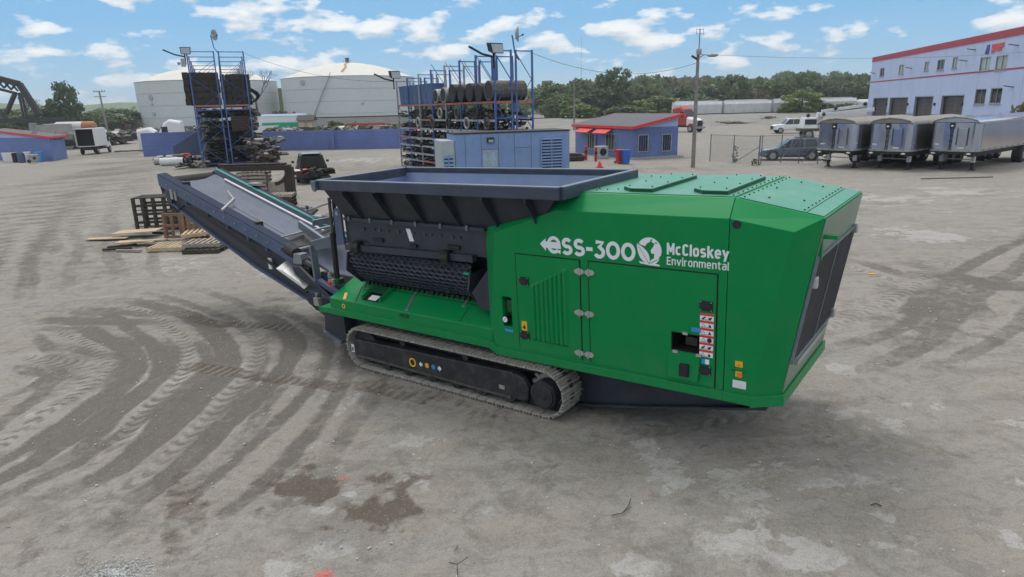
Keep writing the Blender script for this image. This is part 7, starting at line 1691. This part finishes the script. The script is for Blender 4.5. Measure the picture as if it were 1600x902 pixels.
p = at0(1082,207); tractor('truck_tractor','red lorry with white nose parked behind the light pole', p+Vector((-.6,2,0)), math.radians(-55), 'truck_red')
mb = MB(); t = thing('truck_trailer','long pale trailer with green tarpaulin behind the blue wall','trailer',(lambda q:(q.x,q.y,0))(W(455,300,125)),.0)
mb.box(-4.2,4.2,-1.2,1.2,1.3,3.6); part(mb,'box_body','truck_white',t,bevel=.03); mb = MB(); mb.hexa([(-4.3,-1.3,3.62),(4.2,-1.3,3.62),(4.2,1.3,3.62),(-4.3,1.3,3.62)],[(-4.2,-.9,4.0),(4.0,-.9,4.0),(4.0,.9,4.0),(-4.2,.9,4.0)]); part(mb,'top_cover','bldg_blue',t); mb = MB(); mb.box(-3.4,4.6,-1.6,-1.25,1.6,2.5); part(mb,'green_stripe','teal',t,bevel=.03); mb = MB(); mb.box(-4,4,-.5,.5,.8,1.25); part(mb,'chassis','scrap_dark',t); wheel_set(t,(-3.2,-2,2.8),1.05,.5,.3)
p = W(491,300,122); t = thing('site_hut','small timber hut right of the pale trailer behind the blue wall','hut',(p.x,p.y,0)); mb = MB(); mb.box(-1.4,1.4,-1,1,0,2.8); part(mb,'walls','wood_grey',t); mb = MB(); mb.prism([(-1.3,2.8),(1.3,2.8),(0,3.7)],'x',-1.6,1.6); part(mb,'roof','scrap_dark',t); mb=MB(); mb.box(-1.2,-.2,-1.02,-1.002,1.2,2.4); mb.box(.3,1.2,-1.02,-1.002,1.2,2.4); part(mb,'panels','wood_new',t)
for px, lab, m, w_ in ((581,'low orange-red skip standing behind the blue wall','red_bright',3.2),(420,'white skip behind the blue wall near the left rack','white',2.6)):
    p = W(px,300,110); t = thing('skip',lab,'skip',(p.x,p.y,0)); mb = MB(); mb.hexa([(-w_*.7,-1,1.2),(w_*.7,-1,1.2),(w_*.7,1,1.2),(-w_*.7,1,1.2)],[(-w_,-1.1,2.25),(w_,-1.1,2.25),(w_,1.1,2.25),(-w_,1.1,2.25)]); part(mb,'hull',m,t,bevel=.03); mb = MB(); mb.box(-w_*.9,w_*.9,-.95,.95,2.1,2.3); part(mb,'load','scrap_dark',t); mb=MB(); mb.box(-w_*.6,w_*.6,-.8,.8,0,1.2); part(mb,'base','scrap_dark',t)
M0 = Matrix.Identity(4)
a = W(430,300,100); b = W(630,300,100); junk(M0, a.x, b.x, 98, 108, 1.6, .75, 260, 'scrap_pile', 'low ridge of mixed scrap just above the top of the long blue wall', 'scrap', 12, mats=('scrap_dark','scrap_light','weed','scrap_mid'), wts=(4,2,3,3), small=2.4)
# far left: tanker, box truck, red skip, scrap
p = at0(107,243); t = thing('box_truck', 'white box truck with its rear open beside the left blue hut', 'truck', p+Vector((1.6,2.9,0)), math.radians(101)); t.scale = (.85,.85,.85)
mb = MB(); mb.box(-3.2,-3.1,-1.15,1.15,1.1,3.3) if False else None
mb.box(-3.2,1.2,-1.2,-1.12,1.1,3.5); mb.box(-3.2,1.2,1.12,1.2,1.1,3.5); mb.box(-3.2,1.2,-1.12,1.12,3.42,3.5); mb.box(-3.2,1.2,-1.12,1.12,1.1,1.18); mb.box(1.12,1.2,-1.12,1.12,1.18,3.42); part(mb,'cargo_box','truck_white',t); mb = MB(); mb.box(-2.9,1.1,-1.11,1.11,1.2,3.4); part(mb,'dark_inside','dark_void',t)  # near-black block stands in for the shaded inside of the open box
mb = MB(); mb.hexa([(1.3,-1.05,.8),(3.2,-1.0,.8),(3.2,1.0,.8),(1.3,1.05,.8)],[(1.4,-1.0,2.5),(2.2,-.9,2.5),(2.2,.9,2.5),(1.4,1.0,2.5)]); part(mb,'cab','truck_white',t,bevel=.06); mb = MB(); mb.hexa([(2.85,-.85,1.6),(2.88,-.85,1.6),(2.88,.85,1.6),(2.85,.85,1.6)],[(2.3,-.8,2.4),(2.33,-.8,2.4),(2.33,.8,2.4),(2.3,.8,2.4)]); mb.box(1.6,2.3,-1.08,-1.03,1.6,2.3); part(mb,'cab_windows','glass',t); mb=MB(); mb.box(-3.1,3,-.5,.5,.6,.95); part(mb,'chassis','scrap_dark',t); wheel_set(t,(-2.2,2.2),.95,.48,.28)
p = at0(120,214); t = thing('tanker_truck','white tank lorry with an orange band, beyond the left hut','truck',p+Vector((0,1.5,0)),.1); mb = MB(); mb.tube([(x,0,2.2) for x in (-5.2,-5.0,-4.6,1.0)],[.6,1.0,1.2,1.2],18); part(mb,'tank_barrel','truck_white',t); mb = MB(); mb.tube([(x,0,2.2) for x in (1.0,3.2,3.5,3.6)],[1.205,1.205,1.0,.5],18); part(mb,'orange_end','dull_orange',t); mb=MB(); mb.box(-5,3.5,-.6,.6,.6,1.0); part(mb,'chassis','scrap_dark',t); wheel_set(t,(-4,-2.8,1.6,2.8),1.0,.5,.3)
mb=MB(); mb.box(-7.2,-5.5,-1.1,1.1,.8,3.0); part(mb,'cab','truck_white',t,bevel=.12); mb=MB(); mb.box(-7.22,-7.18,-.9,.9,1.9,2.7); mb.box(-6.8,-6,-1.13,-1.11,1.9,2.6); part(mb,'cab_windows','glass',t)
p = at0(150,215); t = thing('red_car_body','red pickup-like wreck with a white end, beyond the left hut','wreck',p,.05); mb=MB(); mb.hexa([(-2.2,-.9,.3),(2.0,-.9,.3),(2.0,.9,.3),(-2.2,.9,.3)],[(-2.2,-.9,1.5),(1.7,-.9,1.5),(1.7,.9,1.5),(-2.2,.9,1.5)]); part(mb,'body','red',t,bevel=.05); mb=MB(); mb.hexa([(.6,-.85,1.5),(2.2,-.85,1.2),(2.2,.85,1.2),(.6,.85,1.5)],[(.7,-.8,2.1),(1.6,-.8,2.1),(1.6,.8,2.1),(.7,.8,2.1)]); part(mb,'white_cab','truck_white',t,bevel=.05); mb=MB(); mb.box(-2.1,-1.2,-.93,-.905,.9,1.25); part(mb,'panel_sign','decal_white',t); wheel_set(t,(-1.4,1.3),.85,.33)
for px, py, m, nm, lab, dims in ((169,216,'truck_white','parked_van','low white wreck right of the red one, beyond the left hut',(2.0,.9,1.3)),(176,205,'wood_grey','shipping_container','pale container among scrap left of the blue wall',(2.2,1.2,2.5)),(194,204,'rust','shipping_container','rust red container left of the blue wall end',(2.6,1.2,2.2)),(140,200,'scrap_light','shipping_container','grey container behind the white tanker',(3,1.2,2.6)),(60,204,'scrap_dark','shipping_container','dark container behind the roof of the left hut',(4,1.2,2.4)),(22,200,'scrap_light','shipping_container','pale low container above the left hut roof',(5,1.2,1.8))):
    p = at0(px,py); t = thing(nm, lab, 'van' if 'van' in nm else 'container', p+Vector((0,1.5,0)), random.uniform(-.15,.15)); a_,b_,c_ = dims; mb=MB(); 
    if nm == 'parked_van': carshape(t,[(-a_,b_*.9,b_*.9,.4,1.0),(-a_+.3,b_,b_,.3,c_),(a_*.4,b_,b_,.3,c_),(a_*.6,b_,b_*.95,.3,.95),(a_,b_*.8,b_*.75,.4,.8)],m); wheel_set(t,(-1.2,1.2),b_-.08,.32); mb.box(-a_+.3,a_*.4,-b_-.01,-b_+.02,.85,c_-.15); part(mb,'windows','glass',t)
    else:
        mb.box(-a_,a_,-b_,b_,.1,c_); part(mb,'container_body',m,t,bevel=.03); mb=MB()
        for k in range(int(a_*4)): x=-a_+.25+k*.5; mb.box(x-.06,x+.06,-b_-.04,-b_-.002,.2,c_-.12)
        part(mb,'corrugation',m,t)
p = at0(206,213); t = thing('bulldozer','brown rusty tracked digger standing left of the blue wall','digger',p,.3); mb=MB(); mb.prism([(-1.6,.2),(1.4,.2),(1.7,.5),(1.4,.8),(-1.6,.8),(-1.9,.5)],'y',-1,1); part(mb,'crawler_tracks','scrap_dark',t); mb=MB(); mb.box(-1.2,.9,-.8,.8,.8,1.6); mb.box(-1.0,.0,-.7,.7,1.6,2.5); part(mb,'body','rust',t,bevel=.05); mb=MB(); mb.tube([(.6,0,1.4),(1.8,0,2.6),(2.9,0,1.2)],.16,6); mb.hexa([(2.6,-.5,.6),(3.2,-.5,.6),(3.2,.5,.6),(2.6,.5,.6)],[(2.7,-.5,1.3),(3.1,-.5,1.3),(3.1,.5,1.3),(2.7,.5,1.3)]); part(mb,'digging_arm','rust',t)
for (px0,px1,D0,D1,n,z,hm,sm,lab,sd_) in ((-40,110,92,112,260,0,2.4,3.2,'jumble of scrap behind the left blue hut',21),(60,225,120,160,300,0,2.2,3.4,'jumble of dark scrap below the lone tall tree',22)):
    a=W(px0,300,D0); b=W(px1,300,D0); junk(M0,a.x,b.x,D0,D1,z,hm,n,'scrap_pile',lab,'scrap',sd_,mats=('scrap_dark','scrap_mid','rust','scrap_light','weed'),wts=(4,4,2,1.6,2),small=sm)
p=at0(70,214); t=thing('satellite_dish','small white satellite dish on a post behind the left hut roof','satellite dish',p,0,'satellite dishes'); h_=W(70,186,p.y).z; mb=MB(); mb.cyl((0,0,0),(0,0,h_),.06,8); part(mb,'mast','scrap_mid',t); mb=MB(); mb.ball((0,-.1,h_),(.42,.12,.55),14,8); part(mb,'reflector','box_end',t)
# pipe and cylinder heap right of the left blue wall
for i,(px,py,r_,ln,m,lab) in enumerate(((243,258,.30,1.2,'scrap_light','short silver pipe with a dark mouth, leftmost of the heap by the blue wall'),(252,259.5,.34,1.9,'white','long white pipe lying in front of the heap by the blue wall'),(247,253,.28,1.4,'scrap_light','silver pipe lying at the back of the heap'),(262,250,.26,1.5,'scrap_mid','grey pipe in the middle of the heap by the blue wall'))):
    p=onto(G(px,py)); t=thing('steel_pipe',lab,'pipe',p,.05+.1*i,'pipes by the left blue wall'); ro=[[(x,q*math.cos(a),r_+q*math.sin(a)) for a in np.linspace(0,6.283,18,endpoint=False)] for x,q in ((0,r_),(ln,r_),(ln,r_*.86),(.05,r_*.86))]; mb=MB(); mb.loft(ro,cap=True); part(mb,'pipe_wall',m,t); mb=MB(); mb.cyl((ln-.03,0,r_),(ln+.003,0,r_),r_*.85,16); part(mb,'mouth','dark_void',t)
p=onto(G(284,255)); Mj=Matrix.Translation(p); junk(Mj,-2.2,1.6,-.6,1.8,0,.8,70,'scrap_parts','heap of grey car parts at the foot of the left rack','scrap',31,mats=('scrap_dark','scrap_mid','scrap_light','red'),wts=(5,4,2.5,.3),small=1.1)
p=onto(G(291,248)); t=thing('car_bonnet','red car panel standing among the parts left of the tall rack','car panel',p,.1); mb=MB(); mb.prism([(-.6,0),(.6,0),(.5,.4),(.2,.55),(-.5,.5)],'y',-.15,.15); part(mb,'panel','red_bright',t,bevel=.08); mb=MB(); mb.box(-.4,.4,-.17,-.152,.1,.2); part(mb,'trim','black',t)
p=onto(G(300,263)); Mj=Matrix.Translation(p); junk(Mj,-.9,1.2,-.6,1.0,0,.7,40,'scrap_parts','parts heaped before the left foot of the tall rack','scrap',33,mats=('scrap_mid','scrap_light','wood_grey','scrap_dark'),wts=(4,2,3,3),small=.9)
p=onto(G(412,262)); Mj=Matrix.Translation(p); junk(Mj,-.9,.9,-1.5,3,0,2.6,130,'scrap_parts','tall heap of pale and dark parts against the right foot of the left rack','scrap',34,mats=('scrap_dark','scrap_mid','scrap_light','rust'),wts=(5,4,2,2),small=1.1)
# ================================================================== PALLETS, TIMBER
def pallet_mb(lx=1.2, ly=1.0, h=.14, n=7, mb=None, z=0.0, jit=.0, rr=random):
    mb = mb or MB()
    for y in (-ly/2+.05, 0, ly/2-.05): mb.box(-lx/2,lx/2,y-.045,y+.045,z+.022,z+h-.022)
    for k in range(n): x=-lx/2+.05+k*(lx-.10)/(n-1); w_=.048+rr.uniform(-jit,jit); mb.box(x-w_,x+w_,-ly/2,ly/2,z+h-.021,z+h)
    for k in range(3): x=-lx/2+.06+k*(lx-.12)/2; mb.box(x-.05,x+.05,-ly/2,ly/2,z,z+.021)
    return mb
def pallet(px, py, label, m, rz, z=0.0, tilt=(0,0), lx=1.2, ly=1.0, n=7):
    p = onto(G(px, py)); t = empty('wooden_pallet', label, 'pallet', Matrix.Translation(p+Vector((0,0,z)))@Matrix.Rotation(rz,4,'Z')@Matrix.Rotation(tilt[0],4,'X')@Matrix.Rotation(tilt[1],4,'Y'), 'wooden pallets by the conveyor'); mb=MB(); h=.14
    for y in (-ly/2+.05,0,ly/2-.05): mb.box(-lx/2,lx/2,y-.045,y+.045,.022,h-.022)
    part(mb,'bearers',m,t); mb=MB()
    for k in range(n): x=-lx/2+.05+k*(lx-.10)/(n-1); w_=.05+random.uniform(-.012,.008); mb.box(x-w_,x+w_,-ly/2,ly/2,h-.021,h)
    for k in range(3): x=-lx/2+.06+k*(lx-.12)/2; mb.box(x-.05,x+.05,-ly/2,ly/2,0,.021)
    part(mb,'boards',m,t); return t
# dark stack of four crate-like stillages
for k in range(4):
    p=onto(G(247,357)); t=thing('stacked_crate',['dark slatted crate lowest in the tall stack left of the conveyor','dark slatted crate second from the ground in the tall stack','dark slatted crate third from the ground in the tall stack','dark slatted crate topmost in the tall stack left of the conveyor'][k],'crate',p+Vector((0,.5,.32*k)),.10+.02*(k%2),'crates stacked left of the conveyor'); mb=MB(); W2=.85
    for y in (-.5,.5):
        for z in (.015,.29): mb.box(-W2,W2,y-.02,y+.02,z-.012,z+.03)
        for x in (-W2+.05,-.48,-.08,.32,.62,W2-.05): mb.box(x-.055,x+.055,y-.05,y+.05,.0,.30)
        mb.box(-W2,W2,y-.015,y+.015,.15,.18) if k in (0,2) else None
    part(mb,'side_slats','wood_dark',t); mb=MB()
    for q in range(6): y=-.5+q*.2; mb.box(-W2,W2,y-.06,y+.06,.302,.318) if k==3 or q%2==0 else None
    part(mb,'boards','wood_dark',t)
p=onto(G(270,352)); t=thing('steel_chute','rust brown steel box frame standing right of the dark crate stack','frame',p+Vector((.2,.4,0)),.15); mb=MB(); mb.box(-.22,.25,-.5,-.46,.0,1.35); mb.box(.25,.29,-.5,.5,.0,1.35); part(mb,'plate','dark_rust',t); mb=MB(); mb.bar((-.22,-.48,1.35),(.5,-.2,1.75),.06,.3); part(mb,'chute','dark_rust',t)
p=onto(G(249,312)); t=thing('scrap_hopper','dark green scrap container behind the dark crate stack','container',p+Vector((.2,1.2,0)),.1); mb=MB(); mb.hexa([(-.7,-.6,0),(.8,-.6,0),(.8,.6,0),(-.7,.6,0)],[(-.85,-.7,1.5),(.9,-.7,1.5),(.9,.7,1.5),(-.85,.7,1.5)]); mb.xf(Matrix.Scale(.62,4)); part(mb,'hull','scrap_dark',t,bevel=.03); mb=MB(); mb.bar((-.3,-.48,.8),(-.05,-.46,.5),.08,.06); part(mb,'pale_strut','scrap_light',t)
pallet(269,380,'pale new pallet lying flat, foremost in the middle of the timber heap','wood_new',.05,lx=1.25,ly=1.1,n=8)
pallet(322,383,'grey pallet lying flat at the right end of the timber heap, under another','wood_dark',.0); pallet(322,381,'grey pallet stacked on the dark one at the right end of the heap','wood_grey',.08,z=.16); pallet(318,372,'yellowish pallet tipped on top of the right pallet stack','wood_new',.2,z=.33,tilt=(.05,-.10))
pallet(287,368,'brown pallet standing on edge before the pallet stack under the conveyor','wood_brown',.05,z=.52,tilt=(math.pi/2*.98,0),lx=1.25,ly=.9,n=5)
pallet(309,369,'brown pallet standing on edge, right of its twin under the conveyor','wood_brown',.02,z=.52,tilt=(math.pi/2*.97,0),lx=.9,ly=.9,n=5)
for k in range(5): pallet(292,352,['grey pallet lowest in the stack under the conveyor','grey pallet second in the stack under the conveyor','grey pallet third in the stack under the conveyor','grey pallet fourth in the stack under the conveyor','grey pallet topmost in the stack under the conveyor'][k],'wood_grey',.03*k,z=.15*k+.35*(k>3)*0)
def sheet(px, py, label, m, lx, ly, th, rz, z=.03, tilt=(0,0), nm='plywood_sheet'):
    p=onto(G(px,py)); mb=MB(); mb.box(-lx/2,lx/2,-ly/2,ly/2,0,th); o=mb.build(nm,MAT[m]); o.matrix_world=Matrix.Translation(p+Vector((0,0,z)))@Matrix.Rotation(rz,4,'Z')@Matrix.Rotation(tilt[0],4,'X')@Matrix.Rotation(tilt[1],4,'Y'); tag(o,label,'timber','loose timber on the ground')
sheet(216,366,'wide pale plywood sheet lying on top, at the back of the timber','wood_new',1.55,.75,.03,.12,z=.20,tilt=(.0,-.03)); sheet(168,371,'long narrow plywood sheet at the far left of the timber','wood_new',1.4,.35,.03,.10,z=.05); sheet(212,377,'plywood sheet under the slanting board','wood_new',1.3,.45,.03,.05,z=.12); sheet(223,378,'pale board leaning diagonally across the timber heap','wood_new',1.5,.16,.04,.72,z=.16,tilt=(0,.06),nm='board')
for k,(px,py,rz) in enumerate(((182,384,.2),(200,386,-.1),(190,380,.5),(240,372,.3),(255,362,-.2))): sheet(px,py,['dark broken stick left of the diagonal board','dark stick in front of the plywood sheets','short grey batten among the sticks','grey batten behind the new pallet','brown batten at the foot of the crate stack'][k],'wood_grey' if k%2 else 'wood_dark',.9,.09,.07,rz,z=.02,nm='batten')
# frame and pallets behind the conveyor
p=onto(G(415,312)); t=thing('trestle','dark brown heavy frame of beams with a curved brace behind the conveyor','frame',p+Vector((0,1.2,0)),.03); mb=MB(); mb.box(-2.6,1.05,-.25,.2,1.35,1.62); mb.box(-2.6,.8,-.2,.25,1.63,1.72); part(mb,'top_beam','dark_rust',t,bevel=.03); mb=MB(); mb.box(.75,1.15,-.2,.2,0,1.5); mb.box(-2.5,-2.2,-.2,.2,0,1.35); part(mb,'posts','dark_rust',t,bevel=.02); mb=MB(); mb.ribbon([(.85-.75*(1-math.sin(q)),.65+.68*(1-math.cos(q))) for q in np.linspace(.1,1.5,9)],.18,-.12,.12); part(mb,'curved_brace','dark_rust',t); mb=MB(); mb.box(-.2,.65,-.1,.3,.1,.75); part(mb,'board','wood_grey',t)
for k in range(7): pallet(401,307,['weathered pallet lowest in the stack before the brown frame','weathered pallet second from the ground before the brown frame','weathered pallet third from the ground before the brown frame','weathered pallet fourth from the ground before the brown frame','weathered pallet fifth from the ground before the brown frame','weathered pallet sixth from the ground before the brown frame','weathered pallet topmost in the stack before the brown frame'][k],'wood_grey',.02*(k%3),z=.19*k,lx=1.5)
for k in range(4): pallet(440,322,['dark pallet lowest in the stack near the stay rods','dark pallet second from the ground near the stay rods','dark pallet third from the ground near the stay rods','pale pallet topmost in the stack near the stay rods'][k],'wood_dark' if k<3 else 'wood_grey',.04*k,z=.15*k)
p=onto(G(420,304)); t=thing('blue_jug','blue plastic jug standing on a dark drum behind the conveyor','jug',p); mb=MB(); mb.cyl((0,0,0),(0,0,.45),.17,14); part(mb,'dark_drum','navy',t); mb=MB(); mb.tube([(0,0,.45),(0,0,.5),(0,0,.95),(0,0,1.05),(0,0,1.12)],[.15,.18,.18,.08,.06],14); part(mb,'jug','blue_drum',t)
p=onto(G(448,340)); Mj=Matrix.Translation(p); junk(Mj,-.9,.9,-.5,.6,0,.6,60,'scrap_parts','heap of dark seats and metal behind the conveyor tail','scrap',35,mats=('scrap_dark','navy','scrap_light','scrap_mid'),wts=(6,4,1,2),small=1.0)
# ================================================================== TRAILERS
def trailer(name, label, p, yaw, L=11.5, side='alu_side', tarp='tarp'):
    """x runs back along the trailer; front wall at x=0, right side (towards us) at y=0, far side y=2.5"""
    t = thing(name, label, 'trailer', p, yaw, 'aluminium tipping trailers'); z0,z1=1.18,2.72; wd=2.5
    ring=lambda z:[(.45,0,z),(L,0,z),(L,wd,z),(.45,wd,z)]+[(.45-.45*math.sin(q)*1.0,wd-.32+.32*math.cos(q),z) for q in np.linspace(.25,1.57,5)]+[(.0,wd*.7,z),(-.03,wd/2,z),(.0,wd*.3,z)]+[(.45-.45*math.cos(q),.32-.32*math.sin(q),z) for q in np.linspace(0,1.3,5)]
    mb=MB(); r0=ring(z0); r1=ring(z1); mb.loft([r0,r1]); bd=part(mb,'trailer_body','alu',t)
    mb=MB(); mb.box(.62,L-.05,-.012,-.002,z0+.02,z1-.05); part(mb,'side_wall',side,t)
    mb=MB(); mb.loft([[(x,y,z) for x,y,z in [(a[0],a[1],z_) for a in r0]] for z_ in (z0-.08,z0+.03)]); mb.xf(Matrix.Translation((L/2,wd/2,0))@Matrix.Scale(1.012,4)@Matrix.Translation((-L/2,-wd/2,0))); mb.v=[(v[0],v[1],min(max(v[2],z0-.1),z0+.05)) for v in mb.v]; part(mb,'bottom_rail','scrap_light',t)
    mb=MB(); P=[(0.05,z1+.01),(.18,z1+.14),(.6,z1+.26),(1.25,z1+.33),(1.9,z1+.26),(2.32,z1+.14),(2.45,z1+.01)]; mb.prism(P,'x',.02,L); part(mb,'tarpaulin' if tarp=='tarp' else 'top_cover',tarp,t,bevel=.05)
    mb=MB(); mb.box(-.02,L,-.05,.02,z1-.06,z1+.02); mb.box(-.02,L,wd-.02,wd+.05,z1-.06,z1+.02); mb.tube([(-.01,y,z+.01) for y,z in P],.045,6); part(mb,'top_rail','scrap_light',t)
    # front panel ribs and fittings
    mb=MB(); mb.box(-.10,-.035,1.22,1.48,z1-.32,z1+.02); fp=part(mb,'gladhand_box','black',t); mb=MB(); mb.prism([(1.27,z1-.17),(1.31,z1-.20),(1.39,z1-.20),(1.43,z1-.17),(1.39,z1-.13),(1.35,z1-.10),(1.31,z1-.13)],'x',-.108,-.1005); part(mb,'white_mark','decal_white',fp)
    mb=MB()
    for k,y in enumerate((1.28,1.42)): mb.tube([(-.07,y,z1-.3),(-.12,y+.06*(1-2*k),z1-.8),(-.14,y+.10*(1-2*k),z0+.5),(-.10,y,z0+.0)],.022,6)
    part(mb,'air_hoses','black',t)
    mb=MB(); mb.box(-.055,-.034,.55,1.02,z0+.25,z1-.3); part(mb,'front_panel','alu',t,bevel=.01); mb=MB(); mb.box(-.066,-.056,.62,.95,z0+.12,z0+.18); mb.box(-.066,-.03,1.9,2.15,z0+.3,z0+.36); part(mb,'front_labels','decal_white',t)
    mb=MB()
    for y in (.52,1.06): mb.tube([(-.05,y,z1-.25),(-.07,y,z0+.3)],.018,5)
    part(mb,'ladder_rails','scrap_mid',t)
    mb=MB(); mb.box(.1,L,.25,.45,.82,1.08); mb.box(.1,L,wd-.45,wd-.25,.82,1.08); mb.box(.0,.25,.1,wd-.1,.95,1.09); part(mb,'chassis','scrap_dark',t)
    for y,side_ in ((.42,0),(2.08,1)):
        mb=MB(); mb.box(.95,1.15,y-.1,y+.1,.45,1.08); mb.bar((1.05,y,.95),(1.7,y,1.0),.08); mb.bar((1.05,y,.6),(1.55,y,.98),.05); lg=part(mb,'landing_leg','rail_white',t); mb=MB(); mb.box(.98,1.12,y-.07,y+.07,.05,.44); mb.box(.9,1.2,y-.15,y+.15,0.0,.05); part(mb,'leg_foot','black',lg)
    mb=MB(); mb.bar((1.05,.5,.62),(1.05,2.0,.62),.05); part(mb,'leg_tie','scrap_light',t)
    for y in (.12,1.95):
        mb=MB(); mb.box(-.06,-.03,y,y+.45,.90,1.09); fl_=part(mb,'reflector_plate','black',t); mb=MB(); yc=y+.225; mb.prism([(yc-.14,1.0),(yc-.06,.96),(yc+.06,.96),(yc+.14,1.0),(yc+.06,1.045),(yc,1.06),(yc-.06,1.045)],'x',-.068,-.0605); part(mb,'white_mark','decal_white',fl_)
    mb=MB()
    for k in range(int(L)): mb.box(.9+k,1.1+k,-.03,-.014,z0-.02,z0+.03)
    part(mb,'marker_strips','scrap_dark',t)
    c_=None; xs_=[L-1.2,L-2.5,L-3.8]; 
    for x in xs_:
        for y0_ in (.2,2.3):
            mb=MB(); mb.tube([(x,y0_+d_,.5) for d_ in (-.28,-.22,.22,.28)],[.44,.5,.5,.44],20); wh=part(mb,'wheel','rubber',t); mb=MB(); mb.cyl((x,y0_-.3,.5),(x,y0_-.27,.5),.26,14); part(mb,'rim','scrap_light',wh)
    return t
yaw=math.atan2(.61,.79)
q=G(1525,238.5,1.10); q.z=0
sv=Vector((-.61,.79,0)); lv=Vector((.79,.61,0))
trailer('tipping_trailer','polished aluminium trailer nearest on the right, its long side running out of frame',q,yaw,12.0,'alu_side','alu')
q2=q+sv*2.85-lv*1.55; trailer('tipping_trailer','polished aluminium trailer in the middle of three, under a grey tarpaulin',q2,yaw,9.0)
q3=q+sv*5.7-lv*2.3; trailer('tipping_trailer','polished aluminium trailer at the left of three, next to the grey hatchback',q3,yaw,9.0)
# ================================================================== SMALL THINGS ON THE GROUND
def twig(px, py, pts, r_, label):
    p=onto(G(px,py)); mb=MB(); mb.tube([Vector((x,y,.02+z)) for x,y,z in pts],r_,5); 
    if len(pts)>3: mb.tube([Vector(pts[1])+Vector((0,0,.02)),Vector(pts[1])+Vector((.10,.06,.05))],r_*.7,5)
    o=mb.build('twig',MAT['bark']); o.location=p; tag(o,label,'twig','twigs on the gravel')
twig(955,813,[(0,0,0),(.12,.02,.01),(.2,.12,.02),(.25,.26,.02)],.005,'bent brown twig below the doors of the shredder')
twig(702,883,[(0,0,.02),(.08,-.04,.03),(.09,-.13,0),(.10,-.2,0)],.005,'short forked twig at the bottom edge of the picture')
twig(710,862,[(0,0,0),(.03,.03,.01),(.02,.06,.01)],.004,'tiny curled twig near the bottom edge')
twig(1092,712,[(0,0,0),(.07,.05,.01),(.13,.06,.0)],.004,'thin dark twig on the gravel before the rear of the shredder'); twig(1358,808,[(0,0,0),(.06,.01,.01),(.10,-.02,.0)],.007,'small dark stick on the gravel at lower right')
mat('stone', (.42,.41,.39), .9, var=.3, scale=8); rr=random.Random(11); mb=MB()
def stones(n, x0, x1, y0, y1, s0, s1):
    for _ in range(n):
        x=rr.uniform(x0,x1); y=rr.uniform(y0,y1); s=s0+(s1-s0)*rr.random()**4; i0=len(mb.v); mb.ball((0,0,0),(s,s*rr.uniform(.6,1),s*rr.uniform(.4,.7)),6,4,0,.35); mb.xf(Matrix.Translation((x,y,float(gz(x,y))+s*.2))@Matrix.Rotation(rr.uniform(0,6.28),4,'Z'),i0)
stones(2600,-9,9,4,16,.004,.022); o=mb.build('loose_gravel',MAT['stone']); tag(o,'scattered loose stones over the near yard','gravel',kind='stuff')
mat('pale_gravel', (.40,.41,.41), .9, var=.3, scale=14); c=onto(G(178,882)); mb=MB()
for _ in range(1100):
    a=rr.uniform(0,6.28); q=min(1.6,abs(rr.gauss(0,.5))); x=q*.66*math.cos(a); y=q*.34*math.sin(a); s=rr.uniform(.004,.011); mb.ball((x,y,.004+.012*(1-q)**1.0),(s,s,s*.7),5,3,0,.3)
o=mb.build('gravel_patch',MAT['pale_gravel'],fix=False); o.location=c; tag(o,'low spread of pale grey gravel at the bottom left','gravel',kind='stuff')
mat('spray_red', (.75,.10,.09), .85, var=.2, scale=20)
def spray(px, py, s, label, sd_):
    r_=random.Random(sd_); p=onto(G(px,py)); mb=MB()
    for k in range(120 if s > .1 else 60):
        x=r_.gauss(0,s*.5); y=r_.gauss(0,s*.35); q=r_.uniform(.002,.010)*s/.12; n_=7; z=.012+k*.0002
        mb.add([(x+q*r_.uniform(.6,1.2)*math.cos(6.283*i/n_),y+q*r_.uniform(.6,1.2)*math.sin(6.283*i/n_),z) for i in range(n_)],[tuple(range(n_))])
    o=mb.build('spray_mark',MAT['spray_red'],fix=False); o.location=p; tag(o,label,'paint mark','red paint sprayed on the ground')
spray(538,742,.09,'faint pink paint mark beside the brown stain',1); spray(505,897,.13,'bright red paint mark at the bottom edge',2)
p=onto(G(1360,446)); mb=MB(); mb.hexa([(-.07,-.03,0),(.08,-.02,0),(.08,.03,0),(-.06,.035,0)],[(-.06,-.025,.015),(.07,-.01,.02),(.075,.025,.02),(-.05,.03,.01)]); o=mb.build('litter',MAT['yellow']); o.location=p; tag(o,'small yellow scrap of litter right of the shredder','litter')
p=onto(G(1495,279)); mb=MB(); mb.box(-1.9,1.9,-.035,.035,.01,.05); o=mb.build('timber_baulk',MAT['scrap_mid']); o.location=p; tag(o,'long thin beam lying on the ground before the trailers','timber')
# ================================================================== AIR
mb = MB(); mb.box(-1700, 1700, -1050, 3500, -4, 70)
hm = bpy.data.materials.new('haze'); hm.use_nodes = True; t_ = hm.node_tree; t_.nodes.remove(t_.nodes['Principled BSDF'])
pv = t_.nodes.new('ShaderNodeVolumePrincipled'); pv.inputs['Color'].default_value = (.80, .88, .95, 1); pv.inputs['Density'].default_value = .00038; pv.inputs['Anisotropy'].default_value = .2
t_.links.new(pv.outputs[0], t_.nodes['Material Output'].inputs['Volume'])
hz = mb.build('haze', hm); tag(hz, 'thin pale haze in the distance', 'haze', kind='stuff')
